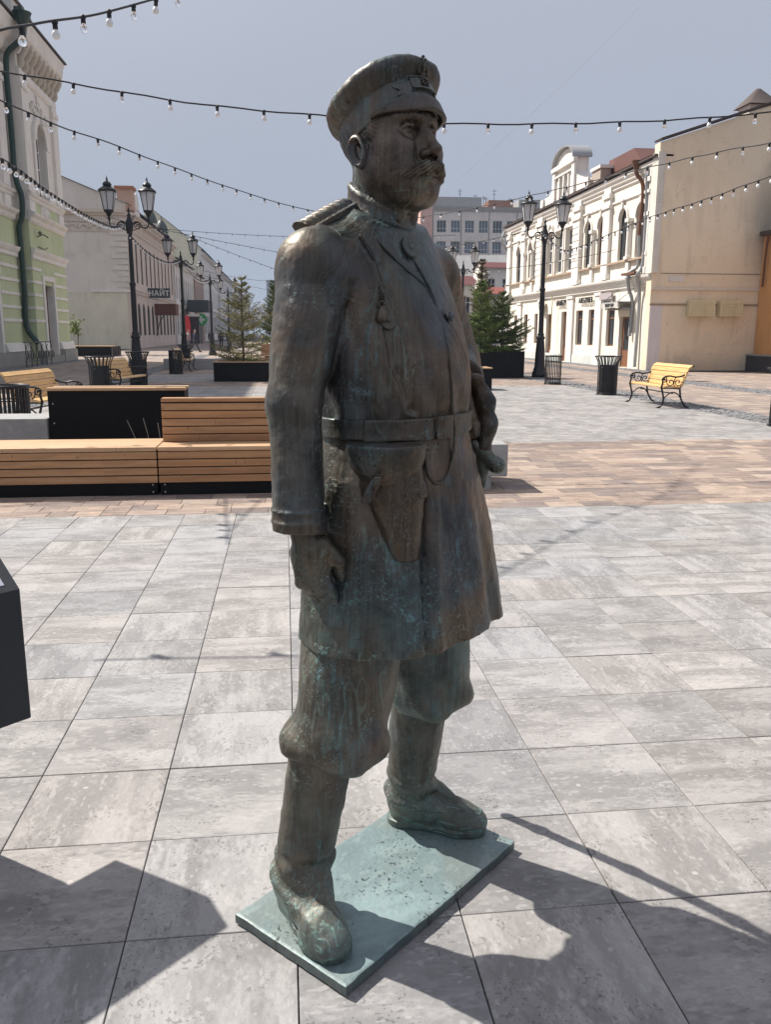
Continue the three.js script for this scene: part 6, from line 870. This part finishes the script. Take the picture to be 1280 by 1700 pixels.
{ // ---- green and white corner building on the left (local x runs away from the camera, z out to the street)
  const t = thing('green_building', 'ornate green and white building with dark green drainpipe on the left', 'building', [-12.25, 0, -26], Math.PI / 2), q = (z) => -z - 26;
  const bay0 = q(-42.75), bay1 = q(-49.0), b = 0.55, door = [q(-44.45), q(-46.1), 0.35, 3.75], win2 = [q(-44.75), q(-46.5), 7.95, 11.35, true];
  const near = [[q(-34.6), q(-37.9), 0.75, 3.85], [q(-39.05 + 3.1), 0, 0, 0]].slice(0, 1), nearW = [q(-35.4), q(-39.1), 0.6, 3.9];
  part('wall', wallGeo([[0, 0], [bay0, 0], [bay0, 7.0], [0, 7.0]], [nearW], 0.4), GREEN, t);
  part('upper_wall', wallGeo([[0, 7.0], [bay0, 7.0], [bay0, 15], [0, 15]], [[q(-34.6), q(-36.2), 7.95, 11.35, true], [q(-38.6), q(-40.2), 7.95, 11.35, true]], 0.4), WHITE_W, t);
  const bw = wallGeo([[bay0, 0], [bay1, 0], [bay1, 6.62], [bay0, 6.62]], [door], 0.55); bw.translate(0, 0, b); part('bay_wall', bw, GREEN, t);
  const bu = wallGeo([[bay0, 6.62], [bay1, 6.62], [bay1, 14.6], [bay0, 14.6]], [win2], 0.55); bu.translate(0, 0, b); part('bay_upper_wall', bu, WHITE_W, t);
  part('side_wall', uvBox(slab(bay1 - 0.4, bay1 - 0.001, 0, 14.6, -14, -0.002)), WHITE_W, t);
  const win = (a, d, z, fm, bars, v) => { const w = windowIn(t, a, d - z, fm, GLASS, bars, v); return w; };
  win(win2, 0.28, b, FRAME_W, [0.42, 0.66], [0.5]); win([q(-34.6), q(-36.2), 7.95, 11.35, true], 0.25, 0, FRAME_W, [0.42, 0.66], [0.5]); win([q(-38.6), q(-40.2), 7.95, 11.35, true], 0.25, 0, FRAME_W, [0.42, 0.66], [0.5]);
  windowIn(t, nearW, 0.24, FRAME_B, new THREE.MeshPhysicalMaterial({ color: lin(0.04, 0.075, 0.07), roughness: 0.15, specularIntensity: 0.35 }), [], [0.33, 0.66]); doorIn(t, door, 0.30 - b, mat(0.20, 0.12, 0.08, 0.6));
  const mo = (prof, m = TRIM) => { part('cornice', molding(0, bay0 + 0.0, prof), m, t); const g = molding(bay0 - 0.0, bay1, prof); g.translate(0, 0, b); part('cornice', g, m, t); };
  mo([[0.03, 4.85], [0.08, 4.9], [0.08, 5.05], [0.14, 5.12], [0.2, 5.24], [0.22, 5.32], [0.02, 5.38]]); mo([[0.04, 6.5], [0.12, 6.6], [0.14, 6.72], [0.28, 6.84], [0.32, 6.95], [0.04, 7.02]]); mo([[0.04, 7.5], [0.10, 7.56], [0.12, 7.66], [0.22, 7.74], [0.24, 7.82], [0.03, 7.88]]);
  mo([[0.05, 12.75], [0.12, 12.85], [0.12, 13.1], [0.02, 13.15]]); mo([[0.10, 13.7], [0.22, 13.85], [0.30, 14.1], [0.55, 14.35], [0.62, 14.75], [0.70, 14.95], [0.1, 15.05]]);
  part('roof_edge', [uvBox(slab(0, bay0, 15.05, 15.12, -0.3, 0.75)), uvBox(slab(bay0, bay1 + 0.3, 15.05, 15.12, -0.3, b + 0.75))], ROOF_D, t);
  part('parapet', [uvBox(slab(bay0 + 0.4, bay0 + 2.0, 15.13, 16.1, -0.4, b - 0.1)), uvBox(slab(0, bay0 + 0.3, 15.13, 16.4, -0.9, -0.2))], WHITE_W, t); part('parapet_cap', uvBox(slab(bay0 + 0.3, bay0 + 2.1, 16.103, 16.22, -0.5, b)), ROOF_D, t); part('parapet_panel', uvBox(slab(0, bay0 - 1.4, 15.3, 16.1, -0.199, -0.17)), GREEN, t);
  for (let k = 0; k < 6; k++) { const y = 1.95 + k * 0.60 - (k > 4 ? 0.1 : 0); if (y > 4.6) break; [[bay0, door[0] - 0.3, b], [door[1] + 0.3, bay1, b]].map(([x0, x1, z]) => uvBox(slab(x0, x1, y, y + 0.13, z + 0.003, z + 0.035))).concat([uvBox(slab(nearW[1] + 0.5, bay0, y, y + 0.13, 0.003, 0.035)), uvBox(slab(bay0 - 0.036, bay0 - 0.003, y, y + 0.13, 0.04, b))]).forEach(g => part('rustication', g, TRIM, t)); }
  part('door_reveal', [uvBox(slab(door[0] + 0.002, door[0] + 0.02, 0.36, 3.74, b - 0.29, b + 0.002)), uvBox(slab(door[1] - 0.02, door[1] - 0.002, 0.36, 3.74, b - 0.29, b + 0.002))], TRIM, t); part('window_reveal', [uvBox(slab(nearW[1] - 0.02, nearW[1] - 0.002, 0.61, 3.89, -0.235, 0.002))], TRIM, t); part('door_surround', [uvBox(slab(door[0] - 0.28, door[0] - 0.003, 0.35, 3.95, b + 0.003, b + 0.08)), uvBox(slab(door[1] + 0.003, door[1] + 0.28, 0.35, 3.95, b + 0.003, b + 0.08)), uvBox(slab(door[0] - 0.28, door[1] + 0.28, 3.953, 4.2, b + 0.003, b + 0.09))], TRIM, t);
  part('window_surround', [uvBox(slab(nearW[0] - 0.3, nearW[0] - 0.003, 0.6, 4.0, 0.003, 0.08)), uvBox(slab(nearW[1] + 0.003, nearW[1] + 0.3, 0.6, 4.0, 0.003, 0.08)), uvBox(slab(nearW[0] - 0.4, nearW[1] + 0.4, 4.003, 4.28, 0.003, 0.12))], TRIM, t);
  const pr = [[0.34, 0], [0.34, 0.58], [0.30, 0.6], [0.26, 0.62], [0.16, 0.95], [0.08, 1.0]]; const pg = [[bay0 - 0.02, door[0] - 0.3], [door[1] + 0.3, bay1 + 0.05]].map(([x0, x1]) => { const g = molding(x0, x1, pr.slice(3)); g.translate(0, 0, b); return g; }); part('plinth_slope', [...pg, molding(0, nearW[0] - 0.2, pr.slice(3)), molding(nearW[1] + 0.2, bay0, pr.slice(3))], TRIM, t);
  part('plinth', [uvBox(slab(bay0 - 0.02, door[0] - 0.3, 0, 0.6, b + 0.003, b + 0.34)), uvBox(slab(door[1] + 0.3, bay1 + 0.05, 0, 0.6, b + 0.003, b + 0.34)), uvBox(slab(0, bay0 - 0.03, 0, 0.6, 0.003, 0.34)), uvBox(slab(door[0] - 0.28, door[1] + 0.28, 0, 0.34, b - 0.4, b + 0.3))], STONE, t);
  for (const [x0, x1, z] of [[bay0, bay0 + 0.95, b], [bay1 - 0.95, bay1, b], [q(-37.0), q(-37.8), 0], [q(-41.0), q(-41.9), 0]]) part('pilaster', [uvBox(slab(x0, x1, 7.9, 12.74, z + 0.003, z + 0.14)), uvBox(slab(x0 + 0.02, x1 - 0.02, 7.03, 7.49, z + 0.003, z + 0.12)), uvBox(slab(x0 - 0.05, x1 + 0.05, 12.3, 12.5, z + 0.145, z + 0.2))], TRIM, t);
  part('panel', uvBox(slab(bay0 + 1.0, bay1 - 1.0, 7.05, 7.48, b + 0.003, b + 0.03)), GREEN, t); { const L = []; seed = 77; for (let i = 0; i < 16; i++) L.push(uvBox(at(new THREE.SphereGeometry(rr(0.06, 0.12), 7, 5), q(-45.6) + rr(-0.6, 0.6), 7.27 + rr(-0.16, 0.16), b + 0.06))); part('relief', [...L, uvBox(slab(q(-44.9), q(-46.3), 7.06, 7.47, b + 0.031, b + 0.06))], TRIM, t); }
  { const s = new THREE.Shape(), cx = (win2[0] + win2[1]) / 2, r = (win2[1] - win2[0]) / 2, y = win2[3] - r; s.absarc(cx, y, r + 0.30, 0, Math.PI, false); s.lineTo(cx - r - 0.003, y); s.absarc(cx, y, r + 0.003, Math.PI, 0, true); const g = new THREE.ExtrudeGeometry(s, { depth: 0.12, bevelEnabled: true, bevelSize: 0.02, bevelThickness: 0.02, bevelSegments: 1, curveSegments: 14 }); g.translate(0, 0, b + 0.022); part('archivolt', [uvBox(g), uvBox(slab(cx - 0.12, cx + 0.12, y + r - 0.05, y + r + 0.5, b + 0.15, b + 0.28)), uvBox(slab(win2[0] - 0.32, win2[0] - 0.01, 7.95, y, b + 0.003, b + 0.09)), uvBox(slab(win2[1] + 0.01, win2[1] + 0.32, 7.95, y, b + 0.003, b + 0.09)), uvBox(slab(win2[1] + 0.01, win2[1] + 0.5, y - 0.16, y, b + 0.091, b + 0.16))], TRIM, t);
    const orn = []; for (let i = 0; i < 46; i++) { const a = rnd() * Math.PI, d = r + rr(0.42, 1.2), px = cx + Math.cos(a) * d * 1.2, py = Math.min(12.6, y + Math.sin(a) * d); if (py < 11.5 || px < bay0 + 1 || px > bay1 - 1) continue; const gg = new THREE.TorusGeometry(rr(0.08, 0.17), 0.035, 5, 10, 4.5); gg.rotateZ(rnd() * 6); gg.translate(px, py, b + 0.04); orn.push(uvBox(gg)); } part('stucco_scroll', orn, TRIM, t); }
  for (let k = 0; k < 9; k++) { const x = bay0 + 0.35 + k * 0.72; if (x > bay1 - 0.1) break; const g = tube([V(0, 13.2, 0.02), V(0, 13.35, 0.16), V(0, 13.62, 0.16), V(0, 13.8, 0.30), V(0, 14.05, 0.34)], 0.13, 14, 7); g.translate(x, 0, b); part('console', [uvBox(g), uvBox(at(new THREE.SphereGeometry(0.15, 8, 6), x, 13.95, b + 0.36)), uvBox(at(new THREE.SphereGeometry(0.11, 8, 6), x, 13.28, b + 0.12)), uvBox(slab(x - 0.16, x + 0.16, 14.02, 14.3, b + 0.05, b + 0.5))], wallMat(0.60, 0.54, 0.46, 0.4), t); }
  const pipeX = bay0 - 0.30; part('drainpipe', [tube([V(pipeX, 14.7, 1.05), V(pipeX, 14.25, 1.0), V(pipeX, 13.6, 0.32), V(pipeX, 13.0, 0.2), V(pipeX, 11.5, 0.2), V(pipeX, 10, 0.2), V(pipeX, 8.5, 0.2), V(pipeX, 8.0, 0.30), V(pipeX, 7.7, 0.40), V(pipeX, 6.9, 0.40), V(pipeX, 6.55, 0.32), V(pipeX, 6.3, 0.2), V(pipeX, 5.5, 0.2), V(pipeX, 3.5, 0.2), V(pipeX, 1.6, 0.2), V(pipeX, 1.15, 0.5), V(pipeX, 0.95, 0.62)], 0.125, 90, 10), at(new THREE.CylinderGeometry(0.42, 0.14, 0.6, 12), pipeX, 14.95, 1.05), uvBox(slab(pipeX - 0.5, pipeX + 0.9, 15.2, 15.34, 0.85, 1.2))], PIPE_G, t);
  part('brass_bracket', [tube([V(q(-43.9), 5.95, b + 0.02), V(q(-43.9), 6.05, b + 0.3), V(q(-44.2), 5.95, b + 0.45)], 0.03, 10, 6), at(new THREE.SphereGeometry(0.09, 8, 6), q(-43.8), 6.12, b + 0.2), tube([V(q(-44.0), 5.5, b + 0.03), V(q(-44.7), 5.45, b + 0.15), V(q(-45.0), 5.55, b + 0.2)], 0.025, 10, 6)], mat(0.12, 0.10, 0.07, 0.6), t);
  const rl = thing('iron_railing', 'low ornate iron railing before the green building door', 'railing', [-11.0, 0, -39.0]); const L = [bar(V(0, 1.05, 1.0), V(0, 1.05, -3.4), 0.025), bar(V(0, 0.25, 1.0), V(0, 0.25, -3.4), 0.02)]; for (let k = 0; k < 6; k++) { const z = 0.8 - k * 0.8; L.push(bar(V(0, 0, z), V(0, 1.05, z), 0.018), tube([V(0, 0.3, z - 0.1), V(0, 0.55, z - 0.3), V(0, 0.85, z - 0.12), V(0, 0.95, z - 0.35)], 0.016, 14, 5), at(new THREE.TorusGeometry(0.12, 0.015, 5, 14), 0, 0.45, z - 0.45, Math.PI / 2)); } part('bars', L, IRON, rl);
}
// ---- generic row houses: a box with street front along local x, windows with frames and panes, cornices, roof
function rowHouse(name, label, pos, turn, W, H, D, m, o) {
  const t = thing(name, label, 'building', pos, turn), holes = []; const nx = o.nx, pitch = W / nx;
  o.rows.forEach(([y0, y1, w, arch]) => { for (let i = 0; i < nx; i++) { const cx = (i + 0.5) * pitch; holes.push([cx - w / 2, cx + w / 2, y0, y1, arch]); } });
  part('wall', wallGeo([[0, 0], [W, 0], [W, H], [0, H]], holes, 0.35), m, t); holes.forEach(h => windowIn(t, h, o.deep ?? 0.06, o.frame || FRAME_W, GLASS_DULL, [0.65], [0.5]));
  [[0, 0.35, -D, -0.351], [W - 0.35, W, -D, -0.351], [0.351, W - 0.351, -D, -D + 0.3]].forEach(([a, b, c, d]) => part('end_wall', uvBox(slab(a, b, 0, H, c, d)), o.end || m, t));
  (o.bands || []).forEach(([y, d]) => part('cornice', molding(0, W, [[0.03, y], [d * 0.5, y + 0.1], [d * 0.6, y + 0.25], [d, y + 0.36], [d, y + 0.46], [0.02, y + 0.52]]), o.trim || TRIM, t));
  const rh = o.roof ?? 2, rf = new THREE.BufferGeometry(); rf.setAttribute('position', new THREE.Float32BufferAttribute([-0.2, H, 0.45, W + 0.2, H, 0.45, W + 0.2, H + rh, -D / 2, -0.2, H, 0.45, W + 0.2, H + rh, -D / 2, -0.2, H + rh, -D / 2, W + 0.2, H, -D - 0.3, -0.2, H, -D - 0.3, -0.2, H + rh, -D / 2, W + 0.2, H, -D - 0.3, -0.2, H + rh, -D / 2, W + 0.2, H + rh, -D / 2], 3)); rf.computeVertexNormals(); part('roof', uvBox(rf), o.roofMat || ROOF_D, t);
  if (rh > 0.3) [0, W].forEach(x => { const s = new THREE.Shape([[0.3, 0], [-D / 2, rh - 0.05], [-D, 0]].map(p => new THREE.Vector2(-p[0], p[1]))), g = new THREE.ExtrudeGeometry(s, { depth: 0.3, bevelEnabled: false }); g.rotateY(Math.PI / 2); g.translate(x ? W - 0.3 : 0, H + 0.002, 0); part('gable', uvBox(g), o.end || m, t); });
  return t;
}
{ // white-washed brick building with the blank gable
  const X = -13.6, Z = -80, len = 31, t = rowHouse('white_brick_building', 'old white-washed brick building with blank gable, chimney and toothed cornice', [X, 0, Z], Math.PI / 2, len, 12.4, 16, wallMat(0.74, 0.62, 0.54, 0.3, true), { nx: 11, frame: FRAME_D, rows: [[6.0, 9.6, 1.0, false], [1.2, 4.2, 1.6, true]], bands: [[4.9, 0.3], [11.3, 0.7], [10.3, 0.3]], roof: 3.4, end: OLDWHITE, trim: wallMat(0.76, 0.67, 0.60, 0.4, true), roofMat: ROOF_D });
  // gable face towards the camera: local x = 0 plane, facing -x
  const zz = (a, b) => [-b, -a]; const onG = (a, b, y0, y1, d) => uvBox(slab(-d, -0.003, y0, y1, -b, -a));
  part('quoin', Array.from({ length: 12 }, (_, k) => onG(0.02, k % 2 ? 1.5 : 1.05, 5.4 + k * 0.5, 5.78 + k * 0.5, 0.09)), wallMat(0.78, 0.73, 0.67, 0.4, true), t);
  part('gable_cornice', [onG(0, 16, 11.5, 11.72, 0.32), onG(0, 16, 11.72, 12.0, 0.5), onG(0, 16, 10.15, 10.25, 0.10), onG(0, 16, 10.95, 11.1, 0.16)], wallMat(0.70, 0.60, 0.50, 0.4, true), t);
  const ar = []; for (let k = 0; k < 15; k++) { const g = new THREE.TorusGeometry(0.34, 0.11, 5, 10, Math.PI); g.rotateY(Math.PI / 2); g.scale(1.8, 1, 1); g.translate(-0.04, 10.42, -1.9 - k * 0.9); ar.push(uvBox(g)); } part('arch_frieze', ar, wallMat(0.78, 0.70, 0.61, 0.4, true), t);
  part('lower_render', onG(0.3, 16, 0.02, 5.0, 0.05), wallMat(0.76, 0.71, 0.57, 0.2), t); part('ledge', onG(0, 3.4, 5.0, 5.2, 0.16), TRIM, t);
  const ra = new THREE.Shape([[0, 12.0], [0, 12.7], [2.6, 13.6], [3.2, 13.0], [8.5, 15.6], [16, 15.6], [16, 12.0]].map(p => new THREE.Vector2(p[0], p[1]))), rg = new THREE.ExtrudeGeometry(ra, { depth: 0.5, bevelEnabled: false }); rg.rotateY(Math.PI / 2); rg.translate(0.02, 0.003, -0.0); part('gable_parapet', uvBox(rg), wallMat(0.72, 0.64, 0.55, 0.14, true), t);
  part('chimney', uvBox(slab(0.1, 1.4, 12.0, 13.75, -0.75, 0.6)), wallMat(0.62, 0.40, 0.31, 0.3, true), t); part('chimney_cap', uvBox(slab(-0.05, 1.55, 13.753, 14.0, -0.9, 0.75)), wallMat(0.42, 0.17, 0.09, 0.4), t); { const s = new THREE.Shape(); s.moveTo(0, 11.9); s.lineTo(2.8, 11.9); s.lineTo(2.8, 12.5); s.absarc(1.4, 12.5, 1.4, 0, Math.PI, false); const g = new THREE.ExtrudeGeometry(s, { depth: 0.5, bevelEnabled: false }); g.translate(2.2, 0, -0.1); part('parapet_arch', uvBox(g), WHITE_W, t); }
  const dp = tube([V(0.7, 11.6, 0.6), V(0.9, 10.8, 0.2), V(0.9, 0.3, 0.2)], 0.11, 20, 7); part('drainpipe', dp, TIN, t);
  const dome = thing('roof_dome', 'small dark dome above the white brick building cornice', 'dome', [-14.2, 13.0, -98]); part('shell', lathe([[0.8, 0], [0.8, 0.2], [0.75, 0.4], [0.6, 0.9], [0.35, 1.3], [0.1, 1.5], [0.04, 1.9], [0, 2.0]], 16), mat(0.05, 0.065, 0.06, 0.5), dome); part('drum', cyl(0.75, 0.75, 0.6, 0, -0.6, 0), TRIM, dome);
  const dome2 = copyOf(dome, 'roof_dome', 'second dark dome farther along the same roof', [-14.2, 13.0, -107]);
  const font = await new FontLoader().loadAsync('fonts/droid/droid_sans_bold.typeface.json');
  const s = thing('shop_sign', 'dark hanging shop sign on the white brick building', 'sign', [-12.7, 4.9, -90]); part('board', uvBox(slab(-1.0, 1.3, 0, 0.95, -0.06, 0)), mat(0.02, 0.045, 0.05, 0.5), s); const g = new TextGeometry('НАЙТ', { font, size: 0.55, depth: 0.03, curveSegments: 3 }); g.translate(-0.85, 0.2, 0.003); part('letters', uvBox(g), mat(0.6, 0.6, 0.58, 0.5), s);
  const aw = thing('awning', 'rust-brown awning below the hanging shop sign', 'awning', [-12.9, 3.3, -94]); part('cover', uvBox(slab(-0.7, 1.5, 0, 1.15, -2.5, 0)), mat(0.12, 0.035, 0.018, 0.7), aw); part('bracket', [tube([V(0.2, 0, -0.2), V(-0.3, -0.9, -0.2), V(-0.6, -2.2, -0.2)], 0.05, 10, 5)], IRON, aw);
}
rowHouse('terrace_building', 'narrow white terrace building beyond the white brick house', [-13.4, 0, -111.3], Math.PI / 2, 22, 10.6, 14, wallMat(0.80, 0.76, 0.72), { nx: 8, rows: [[5.6, 8.6, 1.2, true], [1.2, 4.0, 1.6, false]], bands: [[4.5, 0.3], [9.6, 0.6]], roof: 1.5 });
rowHouse('terrace_building', 'brick-red and white terrace building with plain windows', [-13.2, 0, -133.6], Math.PI / 2, 14, 10.2, 14, wallMat(0.45, 0.33, 0.28), { nx: 5, rows: [[5.6, 8.4, 1.2, false], [1.2, 4.0, 1.6, false]], bands: [[4.5, 0.3], [9.2, 0.5]], roof: 1.5 });
rowHouse('yellow_building', 'taller pale yellow building with steep gable down the left side', [-13.5, 0, -148], Math.PI / 2, 34, 15.0, 15, wallMat(0.80, 0.80, 0.78), { nx: 10, rows: [[10.0, 12.6, 1.1, false], [6.0, 8.8, 1.1, false], [1.2, 4.4, 2.2, false]], bands: [[5.0, 0.3], [14.0, 0.6]], roof: 6.2, end: wallMat(0.84, 0.80, 0.60) });
rowHouse('grey_terrace', 'pale grey building behind the yellow one on the left', [-13.0, 0, -183], Math.PI / 2, 46, 14.0, 16, wallMat(0.80, 0.80, 0.80), { nx: 12, rows: [[9.6, 12.0, 1.3, false], [5.6, 8.2, 1.3, false], [1.2, 4.2, 2.2, false]], bands: [[4.7, 0.3], [13.0, 0.6]], roof: 2.5 });
rowHouse('far_terrace', 'farthest pale terrace at the end of the street on the left', [-12.0, 0, -231], Math.PI / 2, 70, 12.0, 16, wallMat(0.7, 0.7, 0.7), { nx: 14, rows: [[7.0, 9.6, 1.6, false], [1.6, 4.6, 2.4, false]], bands: [[5.5, 0.3]], roof: 2.5 });
{ // shop fronts with dark awnings far down the left side
  const a = thing('awning', 'dark grey awning over the far shop doors with a green sign below', 'awning', [-12.4, 4.3, -120]); part('cover', uvBox(slab(-0.6, 2.2, 0, 1.5, -7, 0)), mat(0.03, 0.035, 0.04, 0.7), a);
  const g = thing('pharmacy_sign', 'round green sign under the far dark awning', 'sign', [-11.2, 3.2, -119.8]); part('disc', at(new THREE.CylinderGeometry(0.8, 0.8, 0.15, 20), 0, 0, 0, 0, Math.PI / 2), mat(0.03, 0.30, 0.08, 0.5), g); part('mark', [slab(-0.5, 0.5, -0.14, 0.14, 0.078, 0.09), slab(-0.14, 0.14, -0.5, 0.5, 0.091, 0.10)], mat(0.6, 0.65, 0.6, 0.5), g);
  const d = thing('shop_entrance', 'dark maroon shop doors behind the far standing people', 'entrance', [-12.9, 0, -119]); part('doors', uvBox(slab(0, 1.4, 0, 3.6, -6, 0)), mat(0.03, 0.012, 0.014, 0.5), d); part('frame', [uvBox(slab(-0.05, 1.5, 3.6, 3.9, -6.1, 0.1))], TRIM, d);
}
{ // ---- grey office block far away, and the small red-roofed houses before it
  const t = thing('office_block', 'grey concrete office block far behind the right shoulder of the statue', 'building', [29.5, 0, -172], -0.04), W = 26, H = 25.0, P = wallMat(0.82, 0.74, 0.68, 0.12), holes = [];
  for (let r = 0; r < 5; r++) for (let c = 0; c < 9; c++) holes.push([0.9 + c * 2.8, 2.75 + c * 2.8, 5.2 + r * 3.95, 7.5 + r * 3.95]);
  part('wall', wallGeo([[0, 0], [W, 0], [W, H], [0, H]], holes, 0.5), P, t); holes.forEach((h, i) => windowIn(t, h, 0.25, FRAME_W, i % 4 ? GLASS_BLUE : GLASS, [0.35], [0.33, 0.66]));
  part('side_wall', uvBox(slab(-2.4, -0.01, 0, 27.2, -14, 0.2)), wallMat(0.76, 0.46, 0.38, 0.15), t); part('core', uvBox(slab(0, W, 0, H - 0.1, -14, -0.52)), P, t); part('parapet', uvBox(slab(-0.01, W, H, H + 0.9, -14, 0.15)), wallMat(0.35, 0.32, 0.30), t); part('rooftop_block', [uvBox(slab(0.0, 10, H + 0.9, H + 2.9, -12, -1.5)), uvBox(slab(17.5, 25, H + 0.9, H + 2.6, -12, -1.5))], wallMat(0.42, 0.425, 0.42), t); part('rooftop_brick', uvBox(slab(11.5, 16.5, H + 0.9, H + 2.5, -8, -2)), wallMat(0.34, 0.16, 0.10), t);
  part('seam', Array.from({ length: 5 }, (_, i) => slab(0.1 + i * 5.6 + 5.55 - 5.6, 0.25 + i * 5.6 + 5.55 - 5.6, 0, H, 0.003, 0.06)).map(g => uvBox(g)), wallMat(0.24, 0.23, 0.22), t);
  const ae = []; seed = 91; for (let i = 0; i < 9; i++) { const x = rr(-2, 25), h = rr(1.2, 3.4), y = H + (x < 0 ? 2.2 : 1.8); ae.push(bar(V(x, y, -3), V(x, y + h, -3), 0.05, 4), bar(V(x - 0.5, y + h * 0.85, -3), V(x + 0.5, y + h * 0.85, -3), 0.035, 4), bar(V(x - 0.35, y + h * 0.65, -3), V(x + 0.35, y + h * 0.65, -3), 0.035, 4)); } part('antenna', ae, IRON, t, { kind: 'stuff' });
  rowHouse('low_house', 'pale low house with grey sloping roof before the office block', [20.0, 0, -120], -0.25, 14, 9.0, 9, wallMat(0.52, 0.45, 0.40), { nx: 5, rows: [[5, 7.4, 1.2, false]], bands: [[8.0, 0.4]], roof: 3.4, roofMat: wallMat(0.30, 0.30, 0.30) });
  const hs = (label, x, z, w, h, d, col, rc) => rowHouse('red_roofed_house', label, [x, 0, z], 0.1, w, h, d, col, { nx: 2, rows: [[h - 3, h - 1.2, 0.9, false]], bands: [], roof: 0.8, roofMat: rc });
  hs('white tower-like house with a dark red roof beside the cream building', 23.4, -100, 3.6, 9.0, 4, WHITE_W, ROOF_R); hs('low white house with a small red roof right of the statue', 19.6, -100, 2.8, 7.4, 4, WHITE_W, ROOF_R); hs('pale house with orange-red roof in front of the red-roofed tower', 21.2, -90, 3.6, 5.6, 4, wallMat(0.6, 0.55, 0.5), wallMat(0.26, 0.07, 0.05, 0.5)); hs('cream low house behind the bright green fir', 17.4, -92, 3.0, 6.6, 4, CREAM, ROOF_R);
  rowHouse('white_gatehouse', 'white low building closing the gap left of the cream building', [16.6, 0, -66], -Math.PI / 2 + 0.0, 7, 4.2, 8, WHITE_W, { nx: 2, rows: [[1.2, 3, 1.0, false]], bands: [[3.6, 0.3]], roof: 0.8, roofMat: wallMat(0.30, 0.20, 0.09, 0.5) });
  rowHouse('far_tower_block', 'hazy tower block at the far end of the street', [-8, 0, -420], 0, 22, 26, 16, wallMat(0.40, 0.40, 0.42), { nx: 7, rows: Array.from({ length: 8 }, (_, i) => [2 + i * 3, 3.8 + i * 3, 1.6, false]), bands: [], roof: 0.2 });
  rowHouse('far_tower_block', 'second hazy low block at the far end of the street', [14, 0, -380], 0, 26, 14, 16, wallMat(0.45, 0.44, 0.44), { nx: 7, rows: Array.from({ length: 4 }, (_, i) => [2 + i * 3, 3.8 + i * 3, 1.8, false]), bands: [], roof: 0.2 });
  for (const [x, z, h, label] of [[-6.5, -120, 6, 'pale budding tree above the olive fir'], [-5, -140, 6, 'second pale budding tree further along the street'], [-3.5, -165, 7, 'third, most distant pale budding tree']]) leafTree(label, [x, 0, z], h, h * 0.62, h * 0.36, h * 0.36, 700, [[0.22, 0.20, 0.17], [0.30, 0.28, 0.26], [0.16, 0.15, 0.10]], 0.34, 60 + x, 'street_tree', true);
}
// ---------------------------------------------------------------- render
const renderer = new THREE.WebGLRenderer({ antialias: true });
renderer.setSize(772, 1024);
renderer.toneMapping = THREE.LinearToneMapping; renderer.toneMappingExposure = EXPOSURE;
renderer.shadowMap.enabled = true; renderer.shadowMap.type = THREE.PCFSoftShadowMap;
renderer.render(scene, camera);
